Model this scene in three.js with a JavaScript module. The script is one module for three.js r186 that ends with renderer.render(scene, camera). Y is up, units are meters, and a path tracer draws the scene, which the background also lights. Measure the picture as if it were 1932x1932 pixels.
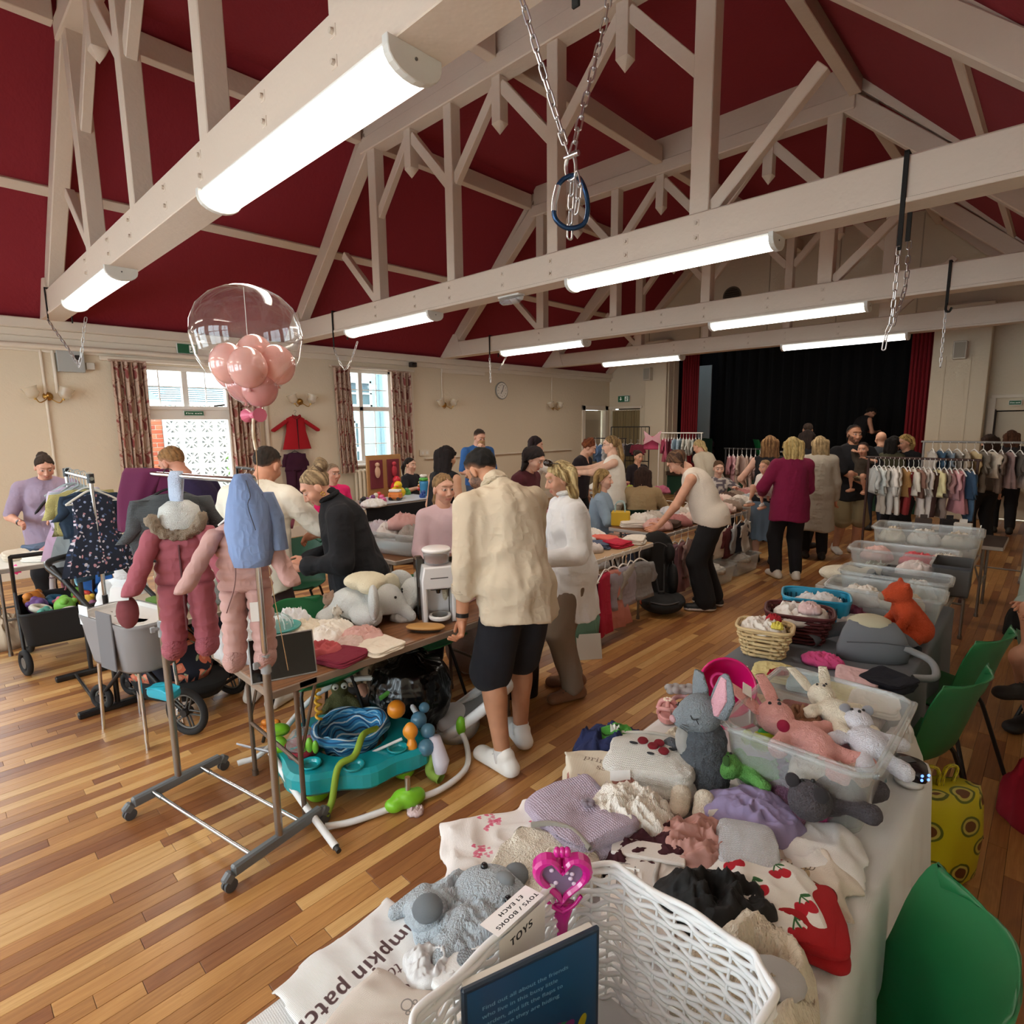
import*as THREE from'three';
import{mergeGeometries}from'three/addons/utils/BufferGeometryUtils.js';
import{RectAreaLightUniformsLib}from'three/addons/lights/RectAreaLightUniformsLib.js';
RectAreaLightUniformsLib.init();
// ---------- camera, sky, lights, exposure ----------
const scene=new THREE.Scene();
const camera=new THREE.PerspectiveCamera(83.34,1,0.05,80);
camera.position.set(0,1.85,0);
camera.rotation.set(-0.1513893,0.7618265,-0.0111205,'YXZ');
scene.add(camera);
const renderer=new THREE.WebGLRenderer({antialias:true});
renderer.toneMapping=THREE.LinearToneMapping;
renderer.toneMappingExposure=2.1;
renderer.shadowMap.enabled=true;
scene.background=new THREE.Color(0.80,0.93,1.0);
scene.backgroundIntensity=5;
const TUBE_COLOR=0xffedd6,TUBE_POWER=8.6,TUBE_GLOW=2.6;
const room={left:-9.3,right:0.4,back:3.2,end:-13.75,mid:-4.45,eaves:3.18,top:5.75};
// ---------- helpers ----------
const{sin,cos,abs,PI,min,max,sqrt,floor,hypot,atan2,pow,exp,random:_r}=Math;
const V=(x,y,z)=>new THREE.Vector3(x,y,z);
const clamp=(x,a,b)=>x<a?a:x>b?b:x,mix=(a,b,t)=>a+(b-a)*t;
const sstep=(a,b,x)=>{const t=clamp((x-a)/(b-a),0,1);return t*t*(3-2*t);};
function rng(seed){let s=(seed*2654435761)>>>0||1;return()=>{s|=0;s=s+0x6D2B79F5|0;let t=Math.imul(s^s>>>15,1|s);t=t+Math.imul(t^t>>>7,61|t)^t;return((t^t>>>14)>>>0)/4294967296;};}
const PT=(()=>{const r=rng(77),a=new Float32Array(4096);for(let i=0;i<4096;i++)a[i]=r()*2-1;return a;})();
const hsh=(i,j,k)=>PT[(Math.imul(i,73856093)^Math.imul(j,19349663)^Math.imul(k,83492791))&4095];
function noise(x,y,z=0){
const i=floor(x),j=floor(y),k=floor(z);let u=x-i,v=y-j,w=z-k;
u=u*u*(3-2*u);v=v*v*(3-2*v);w=w*w*(3-2*w);
const l=(k)=>mix(mix(hsh(i,j,k),hsh(i+1,j,k),u),mix(hsh(i,j+1,k),hsh(i+1,j+1,k),u),v);
return mix(l(k),l(k+1),w);
}
const fbm=(x,y,z=0,o=3)=>{let s=0,a=.5;for(;o--;a*=.5,x*=2.03,y*=2.03,z*=2.03)s+=a*noise(x,y,z);return s;};
const used={};
const numbered=(n)=>{const c=used[n]=(used[n]??-1)+1;return c?n+'_'+String(c).padStart(3,'0'):n;};
function tag(o,label,category,group,kind){if(label)o.userData.label=label;if(category)o.userData.category=category;if(group)o.userData.group=group;if(kind)o.userData.kind=kind;return o;}
function thing(name,label,category,p=[0,0,0],turn=0,group){
const o=new THREE.Group();o.name=numbered(name);o.position.set(...p);o.rotation.y=turn;scene.add(o);return tag(o,label,category,group);
}
function part(parent,name,geo,m,label){
const o=new THREE.Mesh(geo,m);o.name=parent===scene?numbered(name):name;o.castShadow=o.receiveShadow=true;parent.add(o);if(label)o.userData.label=label;return o;
}
function solo(name,label,category,geo,m,p=[0,0,0],turn=0,group){
const o=part(scene,name,geo,m);o.position.set(...p);o.rotation.y=turn;return tag(o,label,category,group);
}
function struct(name,geo,m,parent=scene){const o=part(parent,name,geo,m);if(parent===scene)o.userData.kind='structure';return o;}
function structGroup(name){const o=new THREE.Group();o.name=numbered(name);o.userData.kind='structure';scene.add(o);return o;}
// --- geometry ---
function prep(g){if(g.index)g=g.toNonIndexed();for(const k of Object.keys(g.attributes))if(!['position','normal','uv','color'].includes(k))g.deleteAttribute(k);if(!g.attributes.normal)g.computeVertexNormals();return g.attributes.uv?g:boxUV(g);}
function merge(list){list=list.flat(9).map(prep);if(list.length===1)return list[0];if(list.some((g)=>g.attributes.color))for(const g of list)if(!g.attributes.color)g.setAttribute('color',new THREE.BufferAttribute(new Float32Array(g.attributes.position.count*3).fill(1),3));return mergeGeometries(list);}
function mv(g,x=0,y=0,z=0,rx=0,ry=0,rz=0){g=g.clone();if(rx)g.rotateX(rx);if(rz)g.rotateZ(rz);if(ry)g.rotateY(ry);return g.translate(x,y,z);}
function sc(g,x,y,z){g=g.clone();g.scale(x,y,z);return g;}
function boxUV(g){
if(g.index){if(!g.attributes.normal)g.computeVertexNormals();g=g.toNonIndexed();}
const p=g.attributes.position.array,n=g.attributes.normal.array,N=p.length/3,uv=new Float32Array(N*2);
for(let i=0;i<N;i+=3){
const q=i*3,ax=abs(n[q]+n[q+3]+n[q+6]),ay=abs(n[q+1]+n[q+4]+n[q+7]),az=abs(n[q+2]+n[q+5]+n[q+8]),u=ay>=ax&&ay>=az?0:ax>=az?2:0,v=ay>=ax&&ay>=az?2:1;
for(let k=i;k<i+3;k++){uv[2*k]=p[3*k+u];uv[2*k+1]=p[3*k+v];}
}
g.setAttribute('uv',new THREE.BufferAttribute(uv,2));return g;
}
function fromTris(pos,smooth){const g=new THREE.BufferGeometry();g.setAttribute('position',new THREE.BufferAttribute(new Float32Array(pos),3));g.computeVertexNormals();return boxUV(g);}
function cbox(w,h,d,b=.004){
b=min(b,w*.3,h*.3,d*.3);const e=[w/2,h/2,d/2],out=[];
const P=(s,a)=>[0,1,2].map((i)=>s[i]*(i===a?e[i]:e[i]-b));
const tri=(a,b2,c)=>{const n=V(...b2).sub(V(...a)).cross(V(...c).sub(V(...a)));const m=V(a[0]+b2[0]+c[0],a[1]+b2[1]+c[1],a[2]+b2[2]+c[2]);out.push(...a,...(n.dot(m)>0?[...b2,...c]:[...c,...b2]));};
const quad=(a,b2,c,d2)=>{tri(a,b2,c);tri(a,c,d2);};
for(let a=0;a<3;a++)for(const s of[-1,1]){
const f=(u,v)=>{const t=[0,0,0];t[a]=s;t[(a+1)%3]=u;t[(a+2)%3]=v;return P(t,a);};
quad(f(-1,-1),f(1,-1),f(1,1),f(-1,1));
for(const s2 of[-1,1]){const c=(a+1)%3,k=(a+2)%3,q=(w2)=>{const t=[0,0,0];t[a]=s;t[c]=s2;t[k]=w2;return t;};quad(P(q(-1),a),P(q(1),a),P(q(1),c),P(q(-1),c));}
}
for(const i of[-1,1])for(const j of[-1,1])for(const k of[-1,1])tri(P([i,j,k],0),P([i,j,k],1),P([i,j,k],2));
return fromTris(out);
}
const bx=(x0,x1,y0,y1,z0,z1,b=.004)=>cbox(x1-x0,y1-y0,z1-z0,b).translate((x0+x1)/2,(y0+y1)/2,(z0+z1)/2);
function beam(a,b,w,h,bev=.006,up=V(0,1,0)){
a=V(...a);b=V(...b);const d=b.clone().sub(a),L=d.length();d.normalize();
const x=up.clone().cross(d);if(x.lengthSq()<1e-4)x.set(1,0,0);x.normalize();const y=d.clone().cross(x);
return cbox(w,h,L,bev).applyMatrix4(new THREE.Matrix4().makeBasis(x,y,d).setPosition(a.add(b).multiplyScalar(.5)));
}
function rod(a,b,r,r2=r,n=8){
a=V(...a);b=V(...b);const L=a.distanceTo(b),g=new THREE.CylinderGeometry(r2,r,L,n);
return g.applyMatrix4(new THREE.Matrix4().compose(a.clone().add(b).multiplyScalar(.5),new THREE.Quaternion().setFromUnitVectors(V(0,1,0),b.clone().sub(a).normalize()),V(1,1,1)));
}
const curve=(pts,closed=false)=>new THREE.CatmullRomCurve3(pts.map((p)=>V(...p)),closed,'catmullrom',.5);
const tube=(pts,r,n=24,m=6,closed=false)=>new THREE.TubeGeometry(curve(pts,closed),n,r,m,closed);
const ball=(x,y,z,rx,ry=rx,rz=rx,n=14)=>{const g=new THREE.SphereGeometry(1,n,max(6,n*.7|0));g.scale(rx,ry,rz);return g.translate(x,y,z);};
const lathe=(pts,n=24)=>new THREE.LatheGeometry(pts.map((p)=>new THREE.Vector2(p[0],p[1])),n);
function loft(secs,n=18,fn){
const pos=[],m=secs.length,P=(i,j)=>{const s=secs[i],a=j/n*2*PI,k=fn?fn(a,i/(m-1),i):1;return[s[0]+cos(a)*s[3]*k,s[1],s[2]+sin(a)*s[4]*k];};
const idx=[];for(let i=0;i<m;i++)for(let j=0;j<n;j++)pos.push(...P(i,j));
pos.push(secs[0][0],secs[0][1],secs[0][2],secs[m-1][0],secs[m-1][1],secs[m-1][2]);
const up=secs[m-1][1]>secs[0][1],f=(a,b,c)=>up?idx.push(a,c,b):idx.push(a,b,c);
for(let i=0;i<m-1;i++)for(let j=0;j<n;j++){const a=i*n+j,b=i*n+(j+1)%n,c=a+n,d=b+n;f(a,b,c);f(b,d,c);}
for(let j=0;j<n;j++){f(m*n,(j+1)%n,j);f(m*n+1,(m-1)*n+j,(m-1)*n+(j+1)%n);}
const g=new THREE.BufferGeometry();g.setAttribute('position',new THREE.BufferAttribute(new Float32Array(pos),3));g.setIndex(idx);g.computeVertexNormals();return boxUV(g);
}
function grid(nu,nv,f,closed){
const pos=[],uv=[],idx=[];for(let i=0;i<=nu;i++)for(let j=0;j<=nv;j++){pos.push(...f(i/nu,j/nv));uv.push(i/nu,j/nv);}
const w=nv+1;for(let i=0;i<nu;i++)for(let j=0;j<nv;j++){const a=i*w+j;idx.push(a,a+w,a+1,a+1,a+w,a+w+1);}
const g=new THREE.BufferGeometry();g.setAttribute('position',new THREE.BufferAttribute(new Float32Array(pos),3));g.setAttribute('uv',new THREE.BufferAttribute(new Float32Array(uv),2));g.setIndex(idx);g.computeVertexNormals();return g;
}
function shell(nu,nv,f,th){
const a=grid(nu,nv,f),p=a.attributes.position,n=a.attributes.normal,w=nv+1,N=(nu+1)*w,pos=[...p.array],uv=[...a.attributes.uv.array,...a.attributes.uv.array],idx=[...a.index.array];
for(let i=0;i<N;i++)pos.push(p.getX(i)-n.getX(i)*th,p.getY(i)-n.getY(i)*th,p.getZ(i)-n.getZ(i)*th);
for(let i=0;i<a.index.count;i+=3)idx.push(N+a.index.array[i],N+a.index.array[i+2],N+a.index.array[i+1]);
const rim=[];for(let j=0;j<nv;j++)rim.push(j);for(let i=0;i<nu;i++)rim.push(i*w+nv);for(let j=nv;j>0;j--)rim.push(nu*w+j);for(let i=nu;i>0;i--)rim.push(i*w);
for(let k=0;k<rim.length;k++){const i=rim[k],j=rim[(k+1)%rim.length];idx.push(i,j,N+j,i,N+j,N+i);}
const g=new THREE.BufferGeometry();g.setAttribute('position',new THREE.BufferAttribute(new Float32Array(pos),3));g.setAttribute('uv',new THREE.BufferAttribute(new Float32Array(uv),2));g.setIndex(idx);
const ng=g.toNonIndexed();ng.computeVertexNormals();const keep=idx.length;
const sm=g;sm.computeVertexNormals();const s2=sm.toNonIndexed(),cut=a.index.count*2;const na=s2.attributes.normal.array,fa=ng.attributes.normal.array;for(let i=cut*3;i<keep*3;i++)na[i]=fa[i];return s2;
}
function extr(pts,depth,bev=.003,holes=[]){
const s=new THREE.Shape(pts.map((p)=>new THREE.Vector2(p[0],p[1])));for(const h of holes)s.holes.push(new THREE.Path(h.map((p)=>new THREE.Vector2(p[0],p[1]))));
return new THREE.ExtrudeGeometry(s,{depth,bevelEnabled:bev>0,bevelThickness:bev,bevelSize:bev,bevelOffset:-bev,bevelSegments:1,curveSegments:8});
}
// --- signed-distance fields meshed with surface nets ---
class Field{
constructor(lo,hi,c){this.lo=lo;this.c=c;this.n=[0,1,2].map((i)=>Math.ceil((hi[i]-lo[i])/c)+1);this.d=new Float32Array(this.n[0]*this.n[1]*this.n[2]).fill(1);}
each(lo,hi,f){
const{n,c,d}=this,a=[0,1,2].map((i)=>max(0,floor((lo[i]-this.lo[i])/c))),b=[0,1,2].map((i)=>min(n[i]-1,Math.ceil((hi[i]-this.lo[i])/c)));
for(let k=a[2];k<=b[2];k++)for(let j=a[1];j<=b[1];j++){let q=(k*n[1]+j)*n[0]+a[0];const y=this.lo[1]+j*c,z=this.lo[2]+k*c;for(let i=a[0];i<=b[0];i++,q++)d[q]=f(d[q],this.lo[0]+i*c,y,z);}
return this;
}
add(p,k=.01){const m=k+2.5*this.c;return this.each(p.lo.map((x)=>x-m),p.hi.map((x)=>x+m),(d,x,y,z)=>{const e=p.f(x,y,z),h=max(k-abs(d-e),0)/k;return min(d,e)-h*h*k*.25;});}
cut(p,k=.004){const m=k+2.5*this.c;return this.each(p.lo.map((x)=>x-m),p.hi.map((x)=>x+m),(d,x,y,z)=>{const e=-p.f(x,y,z),h=max(k-abs(d-e),0)/k;return max(d,e)+h*h*k*.25;});}
all(f){return this.each([-99,-99,-99],[99,99,99],f);}
mesh(col){
const{n,d,c,lo}=this,[nx,ny,nz]=n,at=new Int32Array(nx*ny*nz).fill(-1),pos=[],idx=[],cl=[];
const E=[[0,1],[2,3],[4,5],[6,7],[0,2],[1,3],[4,6],[5,7],[0,4],[1,5],[2,6],[3,7]],o=[0,1,nx,nx+1,nx*ny,nx*ny+1,nx*ny+nx,nx*ny+nx+1];
for(let k=0;k<nz-1;k++)for(let j=0;j<ny-1;j++)for(let i=0;i<nx-1;i++){
const q=(k*ny+j)*nx+i;let mk=0;for(let e=0;e<8;e++)if(d[q+o[e]]<0)mk|=1<<e;if(!mk||mk===255)continue;
let x=0,y=0,z=0,m=0;
for(const[a,b]of E)if((mk>>a&1)!==(mk>>b&1)){const da=d[q+o[a]],t=da/(da-d[q+o[b]]);x+=mix(a&1,b&1,t);y+=mix(a>>1&1,b>>1&1,t);z+=mix(a>>2,b>>2,t);m++;}
at[q]=pos.length/3;const X=lo[0]+(i+x/m)*c,Y=lo[1]+(j+y/m)*c,Z=lo[2]+(k+z/m)*c;pos.push(X,Y,Z);if(col)cl.push(...col(X,Y,Z));
}
const face=(a,b,c2,d2,flip)=>{if(a<0||b<0||c2<0||d2<0)return;flip?idx.push(a,c2,b,a,d2,c2):idx.push(a,b,c2,a,c2,d2);};
for(let k=1;k<nz-1;k++)for(let j=1;j<ny-1;j++)for(let i=1;i<nx-1;i++){
const q=(k*ny+j)*nx+i,s=d[q]<0;
if(s!==d[q+1]<0)face(at[q-nx-nx*ny],at[q-nx*ny],at[q],at[q-nx],!s);
if(s!==d[q+nx]<0)face(at[q-1-nx*ny],at[q-1],at[q],at[q-nx*ny],!s);
if(s!==d[q+nx*ny]<0)face(at[q-1-nx],at[q-nx],at[q],at[q-1],!s);
}
const g=new THREE.BufferGeometry();g.setAttribute('position',new THREE.BufferAttribute(new Float32Array(pos),3));if(col)g.setAttribute('color',new THREE.BufferAttribute(new Float32Array(cl),3));g.setIndex(idx);g.computeVertexNormals();return boxUV(g);
}
}
const cap=(a,b,ra,rb=ra)=>{const[ax,ay,az]=a,dx=b[0]-ax,dy=b[1]-ay,dz=b[2]-az,L=dx*dx+dy*dy+dz*dz||1e-9,r=max(ra,rb);return{lo:a.map((v,i)=>min(v,b[i])-r),hi:a.map((v,i)=>max(v,b[i])+r),f:(x,y,z)=>{x-=ax;y-=ay;z-=az;const t=clamp((x*dx+y*dy+z*dz)/L,0,1);return sqrt((x-dx*t)**2+(y-dy*t)**2+(z-dz*t)**2)-mix(ra,rb,t);}};};
const I3=[[1,0,0],[0,1,0],[0,0,1]];
const ell=(c,r,B=I3)=>{const R=max(...r),[X,Y,Z]=B;return{lo:c.map((v)=>v-R),hi:c.map((v)=>v+R),f:(x,y,z)=>{x-=c[0];y-=c[1];z-=c[2];const a=(x*X[0]+y*X[1]+z*X[2])/r[0],b=(x*Y[0]+y*Y[1]+z*Y[2])/r[1],e=(x*Z[0]+y*Z[1]+z*Z[2])/r[2],k=sqrt(a*a+b*b+e*e),q=sqrt(a*a/r[0]/r[0]+b*b/r[1]/r[1]+e*e/r[2]/r[2])||1e-6;return k*(k-1)/q;}};};
// --- materials and textures ---
function tex(w,h,f,srgb){
const a=new Uint8Array(w*h*4);for(let j=0;j<h;j++)for(let i=0;i<w;i++){let c=f((i+.5)/w,(j+.5)/h,i,j);if(typeof c==='number')c=[c,c,c];const q=(j*w+i)*4;a[q]=clamp(c[0],0,1)*255;a[q+1]=clamp(c[1],0,1)*255;a[q+2]=clamp(c[2],0,1)*255;a[q+3]=255;}
const t=new THREE.DataTexture(a,w,h);t.wrapS=t.wrapT=THREE.RepeatWrapping;t.magFilter=THREE.LinearFilter;t.minFilter=THREE.LinearMipmapLinearFilter;t.generateMipmaps=true;if(srgb)t.colorSpace=THREE.SRGBColorSpace;t.needsUpdate=true;return t;
}
function paint(w,h,f){const c=document.createElement('canvas');c.width=w;c.height=h;const x=c.getContext('2d');f(x,w,h);const t=new THREE.CanvasTexture(c);t.colorSpace=THREE.SRGBColorSpace;t.wrapS=t.wrapT=THREE.RepeatWrapping;t.anisotropy=8;return t;}
const rep=(t,x,y=x)=>{const c=t.clone();c.repeat.set(x,y);c.needsUpdate=true;return c;};
const tileN=(u,v,f,s=0)=>{const a=noise(u*f,v*f,s),b=noise((u-1)*f,v*f,s),c=noise(u*f,(v-1)*f,s),d=noise((u-1)*f,(v-1)*f,s);return mix(mix(a,b,u),mix(c,d,u),v);};
const TX={
weave:rep(tex(64,64,(u,v)=>{const a=abs(sin(u*8*PI)),b=abs(sin(v*8*PI));return((u*8|0)+(v*8|0))&1?a:b;}),60),
knit:rep(tex(128,128,(u,v)=>{const x=(u*8)%1,y=(v*8)%1,s=abs(x-.5)*2,t=(y+s*.5)%1;return pow(sin(t*PI),.7)*(1-pow(abs(s-.5)*2,3)*.6);}),18),
fleece:rep(tex(256,256,(u,v)=>.5+.5*(tileN(u,v,40)*.6+tileN(u,v,90,7)*.6)),7),
plaster:rep(tex(256,256,(u,v)=>.5+.4*tileN(u,v,24)+.25*tileN(u,v,70,3)),1.2),
crease:rep(tex(256,256,(u,v)=>{let s=0;for(let o=0,f=5,a=.6;o<2;o++,f*=2,a*=.55)s+=a*(1-abs(tileN(u,v,f,o*9))*2);return s*.8;}),3.2),
};
const mats={};
function M(c,rough=.8,o={}){const k=c+'|'+rough+JSON.stringify(o,(q,v)=>v?.isTexture?v.uuid:v);return mats[k]??=new(o.transmission!==undefined||o.clearcoat||o.sheen?THREE.MeshPhysicalMaterial:THREE.MeshStandardMaterial)({color:c,roughness:rough,...o});}
const fab=(c,kind='weave')=>M(c,.95,{bumpMap:TX[kind],bumpScale:{weave:.0006,knit:.004,fleece:.006,crease:.006}[kind]});
const metal=(c,rough=.3)=>M(c,rough,{metalness:1});
const vcol=(rough=.9,o={})=>M('#ffffff',rough,{vertexColors:true,...o});
const clearPlastic=new THREE.MeshPhysicalMaterial({color:'#f4f7f8',roughness:.22,transmission:.86,thickness:0,ior:1.4,side:THREE.DoubleSide});
// ---------- the setting ----------
const wallPaint=M('#dacdb6',.85,{bumpMap:TX.plaster,bumpScale:.003}),trimPaint=M('#e2d8c8',.55),trussPaint=M('#d6c5b3',.5,{bumpMap:TX.plaster,bumpScale:.0015});
const redPaint=M('#861a28',.85,{bumpMap:TX.plaster,bumpScale:.003}),blackCloth=M('#0b0b0d',.98),darkMetal=M('#17171a',.45),chrome=metal('#d4d6d8',.18),white=M('#eceae4',.5);
{
const g=structGroup('floor'),r=rng(5),W=.065;
part(g,'subfloor',bx(-9.4,.5,-.12,-.012,-13.8,3.3,0),M('#2a180d',.9));
const grain=(s,a,b)=>tex(256,512,(u,v)=>{const n=tileN(u,v,5,s),f=.5+.5*sin(u*40+n*9+tileN(u,v,3,s+5)*7),p=tileN(u*1,v,60,s+2)*.5+.5,q=noise(u*110,v*5,s);return[0,1,2].map((i)=>mix(a[i],b[i],clamp(f*.35+q*.3+p*.2+.15,0,1)));},true);
const tones=['#b07c44/#c9985c','#9c6a38/#b5834c','#8a5830/#a6713f','#c09256/#d8ae74','#7d4c29/#986238','#a8743f/#c08c52'].map((s)=>s.split('/').map((c)=>{const k=parseInt(c.slice(1),16);return[k>>16,k>>8&255,k&255].map((v)=>v/255);}));
const ms=tones.map((t,i)=>{const q=grain(i*7+3,t[0],t[1]);q.repeat.set(1/.26,1/.9);return new THREE.MeshPhysicalMaterial({map:q,roughness:.42,clearcoat:.35,clearcoatRoughness:.28});});
const lens=[.35,.5,.65,.8,.95,1.1,1.3,1.55],geo={},board=(L,k)=>geo[L+'|'+k]??=(()=>{const b=cbox(W-.0012,.012,L-.0015,.0009),uv=b.attributes.uv;for(let i=0;i<uv.count;i++)uv.setXY(i,uv.getX(i)+k*.063,uv.getY(i)+k*.37);return b;})();
const all=[];
for(let i=0;i*W<9.75;i++){let z=3.2+r()*.9;while(z>-13.75){const L=lens[r()*8|0];all.push([-9.3+(i+.5)*W,min(z,3.2)-L/2,L,r()*6|0,r()*4|0,r()]);z-=L;}}
// the 300 that show largest stay separate boards; the rest are joined
const fwd=V(0,0,-1).applyEuler(camera.rotation),key=(b)=>{const d=V(b[0],-1.85,b[1]),a=d.clone().normalize().dot(fwd);return(a<.58||b[0]>-.9||(b[0]>-2.2&&b[1]>-.25))?99:d.length()/sqrt(b[2]);};
all.sort((a,b)=>key(a)-key(b));
const rest=ms.map(()=>[]);
all.forEach((b,i)=>{const y=-.0062-b[5]*.0008,gg=board(b[2],b[4]);if(i<300){const o=part(g,'floorboard',gg,ms[b[3]]);o.position.set(b[0],y,b[1]);}else rest[b[3]].push(gg.clone().translate(b[0],y,b[1]));});
rest.forEach((l,i)=>{if(l.length)part(g,'floorboards',merge(l),ms[i]).userData.kind='stuff';});
}
// walls with thickness; the left wall keeps its openings
const W1={z0:-3.55,z1:-2.3,y0:.0,y1:2.72},W2={z0:-6.5,z1:-5.45,y0:1.15,y1:2.86},D3={z0:-13.55,z1:-12.55,y0:0,y1:2.25};
{
const x0=-9.55,x1=-9.3,q=[],seg=(z0,z1,y0,y1)=>q.push(bx(x0,x1,y0,y1,z0,z1,0));
const top=3.3;seg(W1.z1,-.35,0,top);seg(-.35,.95,0,1.1);seg(-.35,.95,2.85,top);seg(.95,3.3,0,top);seg(W1.z0,W1.z1,W1.y1,top);seg(W2.z1,W1.z0,0,top);seg(W2.z0,W2.z1,0,W2.y0);seg(W2.z0,W2.z1,W2.y1,top);seg(D3.z1,W2.z0,0,top);seg(D3.z0,D3.z1,D3.y1,top);seg(-14,D3.z0,0,top);
struct('wall_left',merge(q),wallPaint);
struct('wall_right',bx(.4,.6,0,3.3,-14,3.4,0),wallPaint);
const sh=(z0,z1,holes)=>extr([[-9.5,0],[.6,0],[.6,3.2],[-2,5.9],[-6.9,5.9],[-9.5,3.2]],z1-z0,0,holes).translate(0,0,z0);
const hole=(a,b,c,d)=>[[a,c],[a,d],[b,d],[b,c]];
struct('wall_back',sh(2.75,3.0,[hole(-7.6,-5.9,1.0,2.85),hole(-5.3,-3.6,1.0,2.85),hole(-3.0,-1.3,1.0,2.85),hole(-1.0,.1,1.0,2.85)]),wallPaint);
struct('wall_end',sh(-14.0,-13.75,[hole(-7.35,-1.95,.6,3.62),hole(-9.25,-8.32,0.01,2.24),hole(-.95,.1,.01,2.0)]),wallPaint);
const sl=(pts)=>extr(pts,17.4,0).translate(0,0,-14);
struct('ceiling',merge([sl([[-9.36,3.14],[-6.75,5.75],[-2.15,5.75],[.46,3.14],[.6,3.28],[-2.05,5.95],[-6.85,5.95],[-9.5,3.28]])]),redPaint);
// cornices, picture rail and skirting along the left wall
struct('trim_1',merge([bx(-9.3,-9.2,3.07,3.19,-13.75,3.2,.01),bx(-9.3,-9.25,2.98,3.07,-13.75,3.2,.008)]),trimPaint);
struct('trim_2',merge([bx(-9.3,-9.27,2.80,2.98,-3.75,3.2,.006)]),trimPaint);
struct('baseboard_left',merge([bx(-9.3,-9.27,0,.18,-2.3,3.2),bx(-9.3,-9.27,0,.18,-12.5,-3.6)]),trimPaint);
struct('trim_3',rod([-9.22,2.86,3.2],[-9.22,2.86,-3.75],.035),trimPaint);
// conduits down to the wall lamps
struct('trim_4',merge([rod([-9.28,2.85,-1.3],[-9.28,1.0,-1.3],.016),rod([-9.28,2.85,-1.42],[-9.28,2.3,-1.42],.02),rod([-9.28,2.98,-7.7],[-9.28,2.3,-7.7],.012),rod([-9.28,3,-11.2],[-9.28,2.3,-11.2],.012),rod([-9.28,2.95,-4.05],[-9.28,0.2,-4.05],.035),rod([-9.28,2.95,-3.93],[-9.28,0.2,-3.93],.02)]),trimPaint);
struct('trim_5',bx(-9.3,-9.25,2.9,2.98,-8.9,-7.7,.008),trimPaint);
struct('trim_6',bx(-9.3,-9.24,1.17,1.2,-12,-7.2,.005),trimPaint);
// pilasters beside the stage
struct('trim_7',merge([bx(-7.98,-7.38,0,3.9,-13.75,-13.4,.01),bx(-7.5,-7.36,0.6,3.9,-13.85,-13.5,.01)]),wallPaint);
struct('trim_8',merge([bx(-1.92,-1.08,0,3.9,-13.75,-13.4,.01),bx(-1.72,-1.7,0,3.0,-13.4,-13.39,0),bx(-1.35,-1.33,0,3.0,-13.4,-13.39,0)]),wallPaint);
struct('trim_9',merge([bx(-9.3,-8.25,2.24,2.3,-13.76,-13.7),bx(-1.02,.2,2.22,2.28,-13.76,-13.69),bx(-1.05,-.95,0,2.22,-13.76,-13.69),bx(.1,.2,0,2.22,-13.76,-13.69)]),trimPaint);
const d=structGroup('door_1');part(d,'door_leaf',bx(-.93,.08,.02,1.98,-13.9,-13.86),M('#cfc3ae',.6));part(d,'door_frame',merge([bx(-1,-.93,0,2.02,-13.9,-13.74),bx(.06,.12,0,2.02,-13.9,-13.74)]),M('#2c2320',.6));
// doorway in the left wall near the stage: panelled door in it
const d2=structGroup('door_2');part(d2,'door_frame',merge([bx(-9.36,-9.27,0,2.32,-13.65,-13.52),bx(-9.36,-9.27,0,2.32,-12.6,-12.47),bx(-9.36,-9.27,2.2,2.32,-13.65,-12.47)]),trimPaint);
part(d2,'door_leaf',bx(-9.46,-9.42,.02,2.2,-13.52,-12.6),M('#b7ab97',.7));part(d2,'door_panel',merge([bx(-9.42,-9.405,1.2,1.95,-13.4,-12.72),bx(-9.42,-9.405,.2,1.0,-13.4,-12.72)]),M('#a99e8b',.7));
// gable boards with a vent
struct('trim_10',merge([-8.1,-6.7,-5.1,-3.7,-2.3].map((x)=>bx(x,x+.02,3.62,5.7,-13.76,-13.735,0))),M('#b6a892',.7));
}
{
const F=M('#e9e6e0',.45),P=new THREE.MeshPhysicalMaterial({color:'#ffffff',roughness:.02,transmission:1,thickness:0});
const w=structGroup('window_3');part(w,'window_frame',merge([bx(-9.46,-9.36,1.1,2.85,-.35,-.29),bx(-9.46,-9.36,1.1,2.85,.89,.95),bx(-9.46,-9.36,1.1,1.16,-.29,.89),bx(-9.46,-9.36,2.79,2.85,-.29,.89),bx(-9.44,-9.38,1.16,2.79,.27,.33),bx(-9.44,-9.38,2.1,2.16,-.29,.89)]),F);part(w,'window_pane',bx(-9.413,-9.407,1.16,2.79,-.29,.89,0),P);
[[-7.6,1.7],[-5.3,1.7],[-3.0,1.7],[-1.0,1.1]].forEach(([x,W],i)=>{const g=structGroup('window_'+(i+4));part(g,'window_frame',merge([bx(x,x+.06,1,2.85,2.83,2.93),bx(x+W-.06,x+W,1,2.85,2.83,2.93),bx(x+.06,x+W-.06,1,1.06,2.83,2.93),bx(x+.06,x+W-.06,2.79,2.85,2.83,2.93),bx(x+W/2-.03,x+W/2+.03,1.06,2.79,2.85,2.91),bx(x+.06,x+W-.06,2.1,2.16,2.85,2.91)]),F);part(g,'window_pane',bx(x+.06,x+W-.06,1.06,2.79,2.877,2.883,0),P);});
}
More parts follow.
